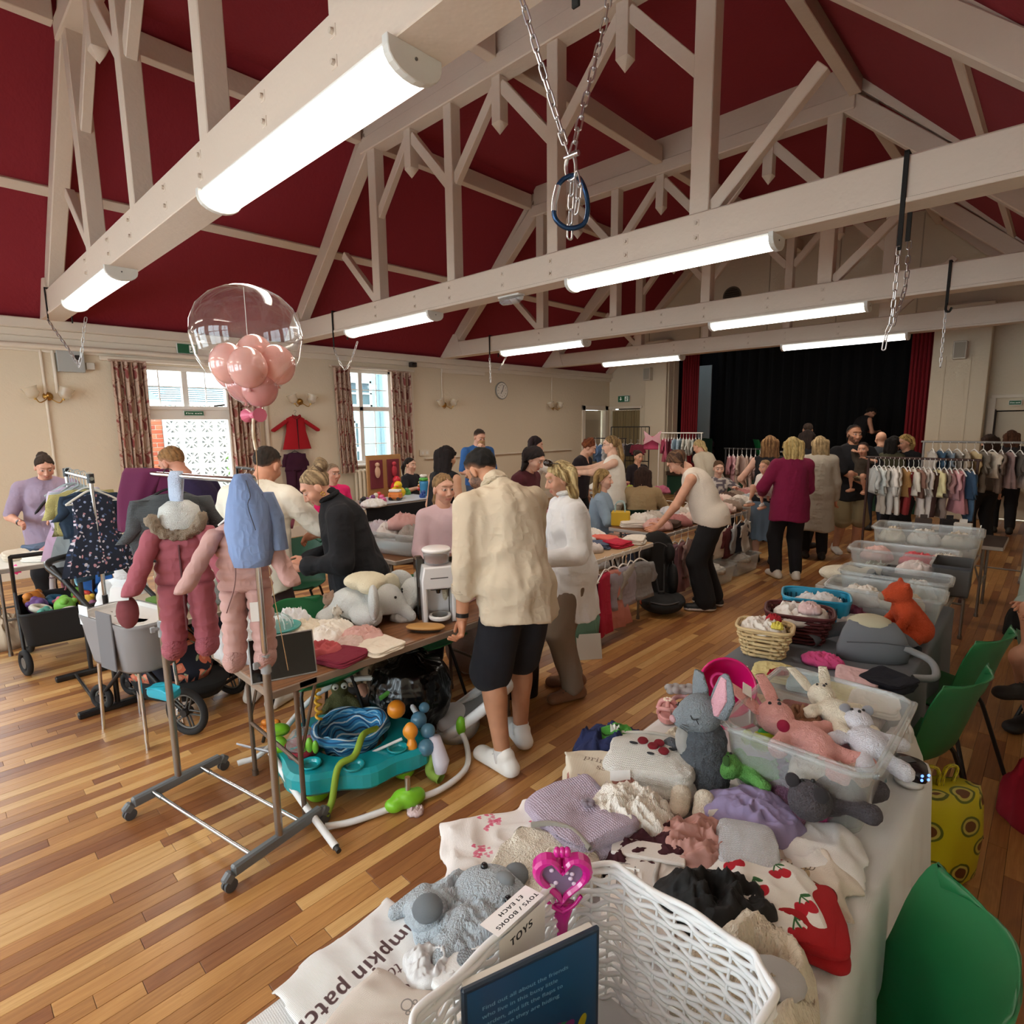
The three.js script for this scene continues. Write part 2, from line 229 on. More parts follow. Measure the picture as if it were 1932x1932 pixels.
{
const s=M('#3a2416',.6);
struct('stage_floor',bx(-8.9,-.5,.5,.6,-18.5,-13.55),s);struct('stage_front',bx(-7.4,-1.9,0,.5,-13.7,-13.6),M('#0f3d2a',.7));
struct('stage_wall',merge([bx(-9,-.4,.6,5.2,-18.7,-18.5,0),bx(-9.1,-8.9,.6,5.2,-18.6,-13.9,0),bx(-.5,-.3,.6,5.2,-18.6,-13.9,0),bx(-9.1,-.3,5,5.2,-18.7,-13.9,0)]),M('#15151a',.95));
const drape=(x0,x1,y0,y1,z,amp,f,n)=>shell(n,6,(u,v)=>[mix(x0,x1,u),mix(y0,y1,v),z+amp*sin(u*f)*(.7+.3*(1-v))+amp*.4*sin(u*f*2.3+1)],-.01);
solo('stage_backdrop','black curtain hung across the back of the stage','curtain',drape(-7.2,-1.2,.6,4.4,-16.0,.05,130,160),M('#08080a',1));
solo('stage_curtain','dark red stage curtain left of the dark stage opening','curtain',drape(-7.25,-6.82,.62,3.9,-14.05,.05,40,60),M('#7b0f1c',.9,{sheen:.6,sheenColor:new THREE.Color('#c04050')}));
solo('stage_curtain','dark red stage curtain right of the stage opening, next to the pillar','curtain',drape(-2.35,-1.98,.62,3.9,-14.05,.05,34,60),M('#7b0f1c',.9,{sheen:.6,sheenColor:new THREE.Color('#c04050')}));
solo('stage_flat','pale grey scenery flat standing behind the red stage curtain','panel',bx(-7.75,-7.28,.6,3.42,-15.8,-15.76),M('#aeb6b6',.8));
solo('doorway_curtain','olive brown curtain closing the doorway below the exit sign','curtain',drape(-9.22,-8.34,.03,2.2,-13.82,.03,62,70),M('#8a7a58',.9));
struct('trim_11',rod([-9.24,2.2,-13.8],[-8.32,2.2,-13.8],.015),trimPaint);
}
// ---------- roof trusses ----------
const boltGeo=merge([mv(cbox(.045,.045,.006,.002),0,0,0),rod([0,0,0],[0,0,.016],.014,.012,6)]);
function truss(z,z2){
const g=structGroup('roof_truss'),c=room.mid,t=.11,y0=3.18,y1=3.46,P=(n,geo)=>part(g,n,geo,trussPaint);g.position.z=z;
P('tie_beam',merge([bx(-9.25,.36,y0,y1,-.1,.1,.012),bx(-9.25,.36,y0-.003,y0+.028,-.115,.115,.004)]));
P('top_chord',bx(c-2.42,c+2.42,5.28,5.45,-.1,.1,.01));P('ceiling_beam',bx(c-2.36,c+2.36,5.45,5.76,-.06,.06,.01));
for(const s of[-1,1]){
P('rafter',beam([c+s*4.52,3.44,0],[c+s*2.3,5.42,0],.15,.2,.01));P('rafter_backing',beam([c+s*4.72,3.44,0],[c+s*2.36,5.64,0],.1,.12,.008));
P('tie_end',extr([[s*4.88,3.2],[s*4.2,3.2],[s*4.35,3.6],[s*4.5,3.62],[s*4.88,3.32]].map(([x,y])=>[x,y]),.2,.006).translate(c,0,-.1));
P('strut',beam([c+s*3.05,4.2,0],[c+s*2.3,3.48,0],.08,.1));
}
for(const k of[-1.5,-.5,.5,1.5])P('queen_post',beam([c+k*1.48,y1-.02,0],[c+k*1.48,5.3,0],abs(k)>1?.16:.13,.14,.006,V(0,0,1)));
for(const k of[-1,0,1]){
P('pendant',merge([beam([c+k*1.48,4.86,0],[c+k*1.48,5.32,0],.12,.12,.004,V(0,0,1)),mv(new THREE.ConeGeometry(.085,.1,4),c+k*1.48,4.81,0,PI,PI/4)]));
for(const s of[-1,1])P('brace',beam([c+k*1.48+s*.04,5.2,0],[c+(k+s*.5)*1.48-s*.05,4.5,0],.08,.11));
}
for(let i=-3;i<=3;i++)P('bolt',merge([.09,.2].map((y)=>mv(boltGeo,c+i*1.48*.5+(i%2?0:.1),y0+y,.1))));
}
const TZ=[1.6,-1.45,-4.55,-7.8,-10.95];
for(const z of TZ)truss(z);
{
const c=room.mid;
for(let i=0;i<5;i++){
const a=TZ[i],b=TZ[i+1]??-13.75,z0=b+.1,z1=a-.1;
for(const s of[-1,0,1])struct('trim_'+(20+i*6+s),beam([c+s*2.42,5.52,z0],[c+s*2.42,5.52,z1],.12,.22),trussPaint);
for(const s of[-1,1])struct('trim_'+(23+i*6+s),beam([c+s*3.72,4.42,z0-.1],[c+s*3.72,4.42,z1+.1],.11,.2,.006,V(s,1,0).normalize()),trussPaint);
}
struct('trim_60',merge([-1,1].map((s)=>beam([c+s*4.85,3.25,-13.6],[c+s*2.3,5.7,-13.6],.2,.24,.01))),trussPaint);
}
// ---------- fluorescent battens under the tie beams ----------
const diffuserMat=new THREE.MeshStandardMaterial({color:'#ffffff',emissive:new THREE.Color(1,.97,.9),emissiveIntensity:TUBE_GLOW,roughness:.4}),battenMat=M('#d8d6cf',.5);
const battenName=['over the front wall end of the nearest beam','biggest and nearest, under the first beam','over the wall end of the second beam','middle of the second beam','wall end of the third beam','middle of the third beam','wall end of the last beam','middle of the last beam'];
function batten(x,z,label){
const L=1.84,t=thing('fluorescent_lamp',label,'lamp',[x,3.18,z+.03],0);
const prof=[];for(let i=0;i<=10;i++){const a=PI*i/10;prof.push([cos(a)*.112,-.035-sin(a)*.065]);}
part(t,'diffuser',extr([...prof,[-.112,-.025],[.112,-.025]],L-.06,0).translate(0,0,-(L-.06)/2).rotateY(PI/2),diffuserMat);
part(t,'batten',cbox(L,.024,.2,.003).translate(0,-.0125,0),battenMat);
const ep=[];for(let i=0;i<=10;i++){const a=PI*i/10;ep.push([cos(a)*.12,-.035-sin(a)*.075]);}
for(const s of[-1,1]){part(t,'end_cap',extr([[.12,-.001],...ep,[-.12,-.001]],.03,.003).translate(0,0,-.015).rotateY(PI/2).translate(s*L/2,0,0),battenMat);part(t,'screw',rod([s*(L/2+.016),-.04,0],[s*(L/2+.022),-.04,0],.006),M('#55524c',.5));}
const l=new THREE.RectAreaLight(TUBE_COLOR,TUBE_POWER,L-.08,.21);l.position.set(0,-.108,0);l.rotation.x=-PI/2;l.castShadow=true;t.add(l);
}
batten(-2.74,TZ[1],'large glowing fluorescent batten nearest the camera, under the first roof beam');batten(-6.75,TZ[1],'fluorescent batten toward the wall end of the nearest roof beam, above the chain loop');
batten(-2.56,TZ[2],'fluorescent batten under the middle of the second roof beam, right of the hanging chain clip');batten(-6.46,TZ[2],'fluorescent batten on the second roof beam, just right of the clear balloon');
batten(-2.68,TZ[3],'fluorescent batten under the middle of the third roof beam, over the stage');batten(-6.64,TZ[3],'fluorescent batten at the wall end of the third roof beam, above the clock');
batten(-2.82,TZ[4],'fluorescent batten under the farthest roof beam, in front of the black stage');batten(-6.6,TZ[4],'smallest fluorescent batten, at the wall end of the farthest roof beam');
batten(-1.3,TZ[0],'fluorescent batten on the roof beam just behind the camera');batten(-4.4,TZ[0],'fluorescent batten in the middle of the beam behind the camera');batten(-7.6,TZ[0],'fluorescent batten behind the camera, nearer the window wall');
{
const t=thing('emergency_light','clear plastic emergency light under the second beam, left of the long lamp','lamp',[-4.32,3.18,TZ[2]]);
part(t,'backplate',cbox(.3,.02,.1).translate(0,-.01,0),battenMat);part(t,'cover',loft([[0,-.02,0,.17,.06],[0,-.06,0,.165,.055],[0,-.085,0,.12,.035]],20),clearPlastic);
}
// ---------- windows, what lies outside, and things on the walls ----------
const paneGlass=new THREE.MeshPhysicalMaterial({color:'#ffffff',roughness:.02,transmission:1,thickness:0,ior:1.45});
{
const w=structGroup('window_1'),X=-9.4,fr=(y0,y1,z0,z1,t=.06)=>bx(X-t/2,X+t/2,y0,y1,z0,z1,.006),F=M('#e9e6e0',.45);
part(w,'window_frame',merge([fr(0,2.72,-3.55,-3.49,.1),fr(0,2.72,-2.36,-2.3,.1),fr(2.66,2.72,-3.55,-2.3,.1),fr(1.97,2.15,-3.55,-2.3,.12),fr(.0,.25,-3.55,-2.3,.06),bx(X+.04,X+.1,2.11,2.16,-3.55,-2.3,.006)]),F);
part(w,'mullion',fr(2.12,2.68,-2.97,-2.89,.09),F);
for(const z of[-2.6,-3.22])part(w,'glazing_bar',fr(2.14,2.68,z-.008,z+.008,.03),F);
part(w,'glazing_bar',fr(2.43,2.446,-3.5,-2.35,.03),F);part(w,'casement_stay',rod([X+.06,2.17,-3.3],[X+.08,2.19,-3.45],.012),M('#333',.5));
for(const[a,b]of[[-2.89,-2.36],[-3.49,-2.97]])part(w,'window_pane',bx(X-.003,X+.003,2.15,2.66,a,b,0),paneGlass);
part(w,'door_pane',bx(X-.003,X+.003,.25,1.97,-3.49,-2.36,0),paneGlass);
struct('sill_1',bx(-9.3,-9.22,2.74,2.8,-4.0,-1.9,.01),trimPaint).name='trim_70';
const w2=structGroup('window_2');
part(w2,'window_frame',merge([fr(1.15,2.86,-6.5,-6.44,.1),fr(1.15,2.86,-5.51,-5.45,.1),fr(2.8,2.86,-6.5,-5.45,.1),fr(1.15,1.22,-6.5,-5.45,.1),fr(2.12,2.2,-6.5,-5.45,.09)]),F);
part(w2,'mullion',fr(1.2,2.82,-5.89,-5.81,.09),F);
for(const[y0,y1,z]of[[2.2,2.8,-6.2],[1.22,2.12,-6.15],[1.22,2.12,-5.66]])part(w2,'glazing_bar',fr(y0,y1,z-.008,z+.008,.03),F);
for(const[y,a,b]of[[2.5,-6.44,-5.89],[1.82,-6.44,-5.51],[1.52,-6.44,-5.51],[2.5,-5.81,-5.51]])part(w2,'glazing_bar',fr(y-.008,y+.008,a,b,.03),F);
for(const[a,b]of[[-5.81,-5.51],[-6.44,-5.89]])for(const[c,d]of[[1.22,2.12],[2.2,2.8]])part(w2,'window_pane',bx(X-.003,X+.003,c,d,a,b,0),paneGlass);
part(w2,'window_sill',bx(-9.42,-9.2,1.12,1.16,-6.6,-5.35,.008),F);
struct('trim_71',merge([bx(-9.3,-9.24,2.86,2.9,-7.0,-5.2,.008),bx(-9.3,-9.27,1.15,2.86,-6.98,-6.86,.008)]),trimPaint);
// outside: path, brick wall, pierced block screen, houses
struct('courtyard_paving',bx(-32,-9.56,-.2,-.02,-20,6,0),M('#a9a7a2',.9));
const bw=structGroup('brick_wall');part(bw,'mortar',bx(-11.95,-11.72,0,2.35,-3.23,-1.6,0),M('#b5ada2',.9));
const br=['#9a4a31','#a8563c','#8c3f2b','#ad6044'].map((c)=>M(c,.9)),brick=cbox(.014,.065,.215,.004),half=cbox(.014,.065,.1,.004),r=rng(8);
for(let j=0;j<28;j++)for(let i=0;i<8;i++){const z=-3.12+i*.225+(j%2?.1125:0);if(z>-1.72)continue;if(z<-2.2){const o=part(bw,'brick',brick,br[r()*4|0]);o.position.set(-11.715+r()*.003,.07+j*.078,z);}if(j%2&&i===0){const o=part(bw,'brick',half,br[r()*4|0]);o.position.set(-11.715,.07+j*.078,-3.18);}}
const scr=structGroup('block_screen'),blk=(()=>{const holes=[];for(let k=0;k<8;k++){const a=k*PI/4,p=(q,d)=>[cos(a+d)*q,sin(a+d)*q];holes.push(k%2?[p(.05,-.16),p(.115,-.11),p(.135,0),p(.115,.11),p(.05,.16)]:[p(.045,0),p(.108,-.34),p(.108,.34)]);}return extr([[-.143,-.143],[.143,-.143],[.143,.143],[-.143,.143]],.09,.004,holes.map((h)=>h)).rotateY(PI/2);})();
for(let i=0;i<6;i++)for(let j=0;j<8;j++){const o=part(scr,'screen_block',blk,M('#cdccc8',.8));o.position.set(-11.75,.15+j*.29-.02,-3.38-i*.29);}
struct('courtyard_wall',bx(-12.7,-12.5,0,2.2,-6,-3.2,0),M('#3c4140',.9));const house=(name,x,z0,z1,h,label,wins,col)=>{const t=thing(name,label,'house',[x,0,(z0+z1)/2]);const d=(z1-z0)/2;part(t,'house_wall',bx(-3,0,0,h,-d,d,0),M(col,.9));for(const[z,y,ww,hh]of wins){part(t,'house_window',merge([bx(0,.05,y,y+hh,z-ww/2,z-ww/2+.07),bx(0,.05,y,y+hh,z+ww/2-.07,z+ww/2),bx(0,.05,y,y+.07,z-ww/2,z+ww/2),bx(0,.05,y+hh-.07,y+hh,z-ww/2,z+ww/2),bx(0,.05,y,y+hh,z-.03,z+.03),bx(0,.05,y+hh*.48,y+hh*.55,z-ww/2,z+ww/2)]),M('#b9c8c8',.5));part(t,'house_pane',bx(0,.01,y,y+hh,z-ww/2,z+ww/2,0),M('#3a545c',.15));}return t;};
const h1=house('house',-15,-14,-8.6,4.6,'pale rendered house seen through the right-hand window',[[2.0,2.4,.85,.75],[2.2,.3,.5,1.7],[-.4,2.3,.9,.9],[-.6,.5,1.1,1.3]],'#86a0a4');part(h1,'downpipe',rod([.1,0,1.3],[.1,4.5,1.3],.06),M('#5f7a80',.6));part(h1,'gutter',bx(-.05,.15,4.5,4.62,-2.7,2.7),M('#9aa6aa',.6));
const h2=thing('garage','low grey roofed building outside the upper left window','building',[-19,0,-6.6]);
part(h2,'building_wall',bx(-3,0,0,2.45,-1.8,1.8,0),M('#8fa09e',.9));for(let k=0;k<9;k++)part(h2,'roof_slate',beam([.15-k*.2,2.5+k*.075,-1.9],[.15-k*.2,2.5+k*.075,1.9],.24,.03),M(k%2?'#4f6468':'#5c7074',.8));
const h3=thing('shed','pale hip-roofed building outside, left part of the upper window','building',[-17.5,0,-4.3]);
part(h3,'building_wall',bx(-1,0,0,2.4,-.5,.6,0),M('#8c9c9a',.9));part(h3,'roof',mv(new THREE.ConeGeometry(1.0,.95,4),-.4,2.9,.1,0,PI/4),M('#5d8080',.8));
const bush=thing('shrub','small green shrub against the white block screen outside','shrub',[-11.45,0,-4.35]);
part(bush,'stem',rod([0,0,0],[0,.9,0],.015),M('#5a4630',.9));const lf=[];for(let i=0;i<60;i++){const a=r()*6.28,y=.7+r()*.6,q=r()*.16;lf.push(mv(sc(new THREE.SphereGeometry(.05,5,4),1,.2,.5),cos(a)*q,y,sin(a)*q,r()*3,r()*3,r()*3));}part(bush,'foliage',merge(lf),M('#5f8f3a',.8));
}
{
const pat=paint(512,1024,(x,w,h)=>{
x.fillStyle='#bfa593';x.fillRect(0,0,w,h);const r=rng(31);
for(let j=0;j<7;j++)for(let i=0;i<4;i++){const cx=(i+(j%2)*.5)*w/4+30,cy=j*h/7+50;
x.strokeStyle='#916a5b';x.lineWidth=4;x.beginPath();x.ellipse(cx,cy,42,66,0,0,7);x.stroke();x.beginPath();x.arc(cx-60,cy+40,55,-1,1.4);x.stroke();x.beginPath();x.arc(cx+60,cy+40,55,1.8,4.1);x.stroke();
x.fillStyle=['#8a4744','#96574e','#7a4540'][r()*3|0];x.beginPath();x.ellipse(cx,cy-10,14,34,0,0,7);x.fill();x.beginPath();x.ellipse(cx+18,cy+34,30,10,.6,0,7);x.fill();x.beginPath();x.ellipse(cx-22,cy+60,30,9,-.6,0,7);x.fill();
x.fillStyle='#a08a74';x.beginPath();x.ellipse(cx+50,cy-40,24,8,-.8,0,7);x.fill();}
});
const cm=new THREE.MeshStandardMaterial({map:pat,roughness:.95,side:THREE.DoubleSide});
const cur=(label,z0,z1,y0,y1,sway,seed)=>{const r0=seed*1.7;const g=shell(90,14,(u,v)=>[-9.19+.045*sin(u*46+r0)*(.8+.3*v)+.02*sin(u*21+3*v+r0),mix(y1,y0,v),mix(z0,z1,u)+sway*v*v+.012*sin(u*23+v*2)],.006);const t=thing('curtain',label,'curtain');part(t,'drape',g,cm);part(t,'heading_tape',bx(-9.225,-9.2,y1,y1+.03,z0-.02,z1+.02),cm);};
cur('flower patterned curtain at the left of the glass door, farthest left',-2.4,-2.0,1.12,2.73,.02,1);cur('flower patterned curtain between the glass door and the red coat',-3.9,-3.46,1.0,2.73,0,2);
cur('flower patterned curtain left of the tall window by the radiator',-5.56,-5.24,1.02,2.85,-.04,3);cur('flower patterned curtain right of the tall window by the radiator',-6.84,-6.38,1.05,2.84,-.02,4);
}
{
const t=thing('radiator','cream column radiator below the tall window','radiator',[-9.12,0,-6.1]),rm=M('#d9cdb6',.5);
for(let i=0;i<15;i++)part(t,'column',merge([-.06,.06].map((x)=>tube([[x,.14,0],[x,.2,0],[x,.6,0],[x,1.0,0],[x*.4,1.07,0]],.03,10,8)).concat([cbox(.15,.05,.066,.015).translate(0,1.05,0),cbox(.15,.05,.066,.015).translate(0,.15,0)])),rm).position.z=-.53+i*.076;
part(t,'foot',merge([bx(-.05,.05,0,.13,-.5,-.45),bx(-.05,.05,0,.13,.45,.5)]),rm);
}
const brass=metal('#b08a4a',.3),bulbGlass=new THREE.MeshPhysicalMaterial({color:'#f7f3ea',roughness:.25,transmission:.75,thickness:0,side:THREE.DoubleSide});
[[-1.32,'brass wall lamp with two glass shades at the left edge, above the woman in lilac'],[-4.64,'brass wall lamp with two glass shades above the red coat'],[-7.76,'twin glass wall lamp between the tall window and the clock'],[-11.24,'farthest twin glass wall lamp, near the stage end']].forEach(([z,l])=>{
const t=thing('wall_lamp',l,'lamp',[-9.29,2.26,z]);
part(t,'rosette',mv(lathe([[0,0],[.055,0],[.05,.018],[.02,.03],[0,.032]],18),0,0,0,0,0,-PI/2),brass);
for(const s of[-1,1]){part(t,'arm',tube([[.02,0,0],[.08,-.05,s*.04],[.1,-.08,s*.1],[.1,-.02,s*.14]],.007,16,6),brass);part(t,'shade',mv(lathe([[.02,0],[.05,.015],[.075,.05],[.07,.09],[.08,.13],[.088,.14],[.082,.135],[.066,.09],[.07,.05],[.046,.02],[.015,.004]],18),.1,-.03,s*.14,s*.35),bulbGlass);part(t,'lamp_holder',rod([.1,-.05,s*.14],[.1,0,s*.14],.014),brass);}
});
{
const t=thing('clock','round white wall clock above the crowd, left of the farthest wall lamp','clock',[-9.29,2.6,-9.43]);
part(t,'case',mv(lathe([[0,0],[.19,0],[.195,.02],[.18,.035],[.172,.03],[0,.028]],36),0,0,0,0,0,-PI/2),M('#8f8f88',.35));
const face=paint(256,256,(x)=>{x.fillStyle='#e8e5dc';x.fillRect(0,0,256,256);x.fillStyle='#222';x.font='bold 26px sans-serif';x.textAlign='center';x.textBaseline='middle';for(let i=1;i<=12;i++)x.fillText(String(i),128+sin(i*PI/6)*96,128-cos(i*PI/6)*96);});
part(t,'face',new THREE.CircleGeometry(.172,32).rotateY(PI/2).translate(.0305,0,0),M('#ffffff',.6,{map:face}));
part(t,'hand',beam([.036,-.02,.0],[.036,.12,-.05],.006,.012),M('#111',.5));part(t,'hand',beam([.034,0,0],[.034,-.07,.045],.006,.014),M('#111',.5));
}
function exitSign(label,p,ry,w,h,man=true,both){
const t=thing('exit_sign',label,'sign',p,ry);part(t,'sign_body',cbox(w+.02,h+.02,.03).translate(0,0,.015),M('#d8d8d2',.5));
const tx=paint(256,128,(x)=>{x.fillStyle='#1d5a3c';x.fillRect(0,0,256,128);x.fillStyle='#eef5ee';if(man){x.fillRect(150,14,80,100);x.fillStyle='#1d5a3c';x.beginPath();x.arc(198,30,9,0,7);x.fill();x.lineWidth=11;x.strokeStyle='#1d5a3c';x.beginPath();x.moveTo(192,44);x.lineTo(184,70);x.lineTo(200,84);x.lineTo(194,106);x.moveTo(184,70);x.lineTo(176,88);x.lineTo(158,90);x.moveTo(192,46);x.lineTo(210,54);x.lineTo(220,48);x.moveTo(190,46);x.lineTo(174,52);x.stroke();if(both){x.fillStyle='#eef5ee';x.beginPath();x.moveTo(60,100);x.lineTo(30,64);x.lineTo(90,64);x.fill();x.fillRect(50,20,20,50);}}else{x.font='bold 56px sans-serif';x.textAlign='center';x.fillText('Fire exit',128,84);}});
part(t,'sign_face',new THREE.PlaneGeometry(w,h).translate(0,0,.0305),M('#ffffff',.5,{map:tx,emissive:'#ffffff',emissiveMap:tx,emissiveIntensity:.05}));
}
exitSign('green running man exit sign high on the window wall, left of the balloon',[-9.26,2.97,-2.97],PI/2,.26,.13);exitSign('small green fire exit sign on the rail above the glass door',[-9.33,2.06,-3.0],PI/2,.26,.06,false);
exitSign('green exit sign above the olive doorway curtain',[-8.8,2.5,-13.72],0,.36,.16,true,true);exitSign('small green exit sign above the door at the far right',[-.68,2.13,-13.68],0,.16,.07,false);
{
const t=thing('switch_box','grey electrical box on the wall behind the left chain loop','box',[-9.3,2.7,-1.58]);part(t,'box_body',bx(0,.09,-.13,.13,-.15,.13),M('#a9adab',.5));part(t,'indicator',bx(.09,.1,.02,.08,-.1,-.05),M('#1a1a1a',.4));part(t,'junction',bx(0,.06,-.09,0,-.26,-.17),M('#c9c6bd',.5));
for(const[l,x]of[['white speaker box on the pillar left of the stage',-7.85],['white speaker box on the pillar right of the stage',-1.5]]){const s=thing('wall_speaker',l,'speaker',[x,3.08,-13.4]);part(s,'speaker_body',cbox(.2,.32,.16,.01).translate(0,0,.08),M('#cfc9bb',.5));part(s,'grille',cbox(.16,.27,.006).translate(0,0,.163),M('#a8a294',.8));}
const v=thing('vent','round dark vent in the gable wall above the last beam','vent',[-5.93,4.75,-13.74]);part(v,'vent_ring',new THREE.TorusGeometry(.2,.02,8,28),M('#6a5c4a',.6));part(v,'vent_disc',new THREE.CylinderGeometry(.2,.2,.02,28).rotateX(PI/2),M('#3a2f26',.8));for(let i=-3;i<=3;i++)part(v,'louvre',cbox(sqrt(.04-(i*.05)**2)*1.9,.012,.03).translate(0,i*.05,.02),M('#54473a',.7));
const s=thing('socket_box','white double switch on the wall right of the radiator window','switch',[-9.3,1.3,-7.2]);part(s,'plate',bx(0,.03,-.06,.06,-.12,.12),trimPaint);part(s,'rocker',merge([bx(.03,.04,-.03,.03,-.08,-.03),bx(.03,.04,-.03,.03,.03,.08)]),white);
const d=thing('sensor','small dark motion sensor below the cornice, right of the tall window','sensor',[-9.19,3.0,-6.92]);part(d,'housing',cbox(.09,.09,.14,.01),M('#2b2521',.6));part(d,'sensor_lens',ball(.045,0,0,.03,.03,.04),M('#151515',.2));
}
// ---------- chains looped over the beams ----------
const linkGeo=(()=>{const p=[];for(let i=0;i<16;i++){const a=i/16*2*PI;p.push([cos(a)*.0085,sin(a)*.0085+(sin(a)>0?.0135:-.0135),0]);}return new THREE.TubeGeometry(curve(p,true),24,.0032,5,true);})(),chainSteel=metal('#c9c9cb',.28);
function chainRun(t,pts,s=1){const c=curve(pts),L=c.getLength(),n=max(2,Math.round(L/(.0375*s)));for(let i=0;i<n;i++){const p=c.getPointAt((i+.5)/n),d=c.getTangentAt((i+.5)/n),o=part(t,'link',linkGeo,chainSteel);o.position.copy(p);o.scale.setScalar(s);o.quaternion.setFromUnitVectors(V(0,1,0),d);o.rotateY(i%2?PI/2+.3:.3);}}
{
const strap=(t,x,y0,y1,z)=>part(t,'strap',merge([bx(x-.014,x+.014,y0,3.48,z+.108,z+.12,.003),bx(x-.014,x+.014,3.465,3.478,z-.12,z+.12,.003),bx(x-.014,x+.014,y1,3.48,z-.12,z-.108,.003)]),M('#15130f',.8));
const mk=(l)=>thing('chain',l,'chain');
let t=mk('steel chain loop hanging in the middle of the picture, holding the blue clip');strap(t,-1.2,3.1,3.1,-1.45);chainRun(t,[[-1.245,3.12,-1.33],[-1.22,3.0,-1.36],[-1.17,2.75,-1.43],[-1.135,2.63,-1.45]],1);chainRun(t,[[-1.08,3.12,-1.57],[-1.085,3.0,-1.55],[-1.11,2.75,-1.48],[-1.125,2.63,-1.45]],1);chainRun(t,[[-1.125,2.56,-1.455],[-1.13,2.5,-1.455],[-1.135,2.4,-1.455]]);chainRun(t,[[-1.1,2.57,-1.44],[-1.09,2.52,-1.44],[-1.1,2.46,-1.44]]);
part(t,'shackle',merge([tube([[-1.14,2.63,-1.45],[-1.146,2.6,-1.45],[-1.135,2.565,-1.45],[-1.112,2.565,-1.45],[-1.11,2.6,-1.45],[-1.12,2.635,-1.45]],.006,24,6),rod([-1.15,2.628,-1.45],[-1.1,2.628,-1.45],.008)]),chainSteel);
const cb=thing('carabiner','blue and steel carabiner clip at the bottom of the central chain','clip',[-1.125,2.505,-1.45],.75);const cp=[[-.01,.065,0],[-.04,.04,0],[-.052,-.02,0],[-.045,-.055,0],[-.01,-.078,0],[.035,-.068,0],[.048,-.03,0],[.042,.02,0],[.02,.062,0]];
part(cb,'clip_body',tube(cp,.0075,60,8,true),M('#1d3a5c',.25,{metalness:.6}));part(cb,'gate',tube([[-.04,.04,0],[-.05,0,0],[-.052,-.03,0]],.009,12,8),chainSteel);
t=mk('chain loop hanging at the left wall end of the nearest beam');strap(t,-8.72,3.1,3.1,-1.45);chainRun(t,[[-8.72,3.12,-1.33],[-8.6,3.0,-1.36],[-8.3,2.75,-1.42],[-8.15,2.58,-1.46],[-8.13,2.54,-1.47]],1.5);chainRun(t,[[-8.13,2.54,-1.47],[-8.08,2.7,-1.5],[-8.04,2.95,-1.54],[-8.04,3.08,-1.57]],1.5);
t=mk('long strap and knotted chain hanging from the second beam at the right');strap(t,-.86,2.9,3.0,-4.55);chainRun(t,[[-.86,2.92,-4.43],[-.86,2.7,-4.43],[-.87,2.45,-4.45]],1.35);chainRun(t,[[-.85,3.0,-4.67],[-.84,2.7,-4.6],[-.865,2.45,-4.47]],1.35);chainRun(t,[[-.87,2.46,-4.45],[-.89,2.4,-4.45],[-.9,2.3,-4.45]],1.35);
t=mk('hooked strap with a thin chain on the third beam, far right');strap(t,-1.02,3.03,3.2,-7.8);part(t,'hook',tube([[-1.02,3.05,-7.68],[-1.02,2.98,-7.67],[-.99,2.96,-7.67],[-.97,3.0,-7.67]],.012,14,6),M('#15130f',.8));chainRun(t,[[-1.02,3.0,-7.68],[-1.02,2.7,-7.68],[-1.02,2.4,-7.68]],1.3);
t=mk('chain loop on a strap at the left end of the second beam');strap(t,-7.74,2.95,3.1,-4.55);chainRun(t,[[-7.74,2.97,-4.43],[-7.66,2.8,-4.45],[-7.58,2.66,-4.5],[-7.56,2.8,-4.6],[-7.5,3.05,-4.68]],1.5);
t=mk('chain on a strap at the left end of the third beam, next to the clock');strap(t,-7.86,3.1,3.1,-7.8);chainRun(t,[[-7.86,3.12,-7.68],[-7.85,2.9,-7.68],[-7.84,2.62,-7.68]],1.5);chainRun(t,[[-7.74,2.85,-7.8],[-7.7,2.95,-7.85],[-7.67,3.08,-7.92]],1.5);
}
// ---------- people: one continuous body each, with hair and clothes as children ----------
const vadd=(a,b,k=1)=>[a[0]+b[0]*k,a[1]+b[1]*k,a[2]+b[2]*k],vsub=(a,b)=>vadd(a,b,-1),vlen=(a)=>hypot(...a),vnorm=(a)=>{const l=vlen(a)||1;return a.map((x)=>x/l);};
const vcross=(a,b)=>[a[1]*b[2]-a[2]*b[1],a[2]*b[0]-a[0]*b[2],a[0]*b[1]-a[1]*b[0]],vdot=(a,b)=>a[0]*b[0]+a[1]*b[1]+a[2]*b[2],vmix=(a,b,t)=>a.map((x,i)=>mix(x,b[i],t));
const lin=(h)=>{const c=new THREE.Color(h);return[c.r,c.g,c.b];};
function flat(a,b,ra,rb,k,X=[1,0,0]){
const D=vsub(b,a),L=vdot(D,D),y=vnorm(D),x=vnorm(vsub(X,y.map((v)=>v*vdot(X,y)))),z=vcross(x,y),r=max(ra,rb);
return{lo:a.map((v,i)=>min(v,b[i])-r),hi:a.map((v,i)=>max(v,b[i])+r),f:(px,py,pz)=>{const q=[px-a[0],py-a[1],pz-a[2]],t=clamp(vdot(q,D)/L,0,1),e=vadd(q,D,-t),u=vdot(e,x),v=vdot(e,y),w=vdot(e,z)/k;return(sqrt(u*u+v*v+w*w)-mix(ra,rb,t))*(k<1?mix(k,1,.35):1);}};
}
function ik(a,t,l1,l2,hint){
let d=vsub(t,a),D=vlen(d);const m=(l1+l2)*.995;if(D>m){t=vadd(a,d,m/D);d=vsub(t,a);D=m;}
const x=(l1*l1-l2*l2+D*D)/(2*D),h=sqrt(max(0,l1*l1-x*x)),n=vnorm(d),p=vnorm(vsub(hint,n.map((v)=>v*vdot(hint,n))));
return[vadd(vadd(a,n,x),p,h),t];
}
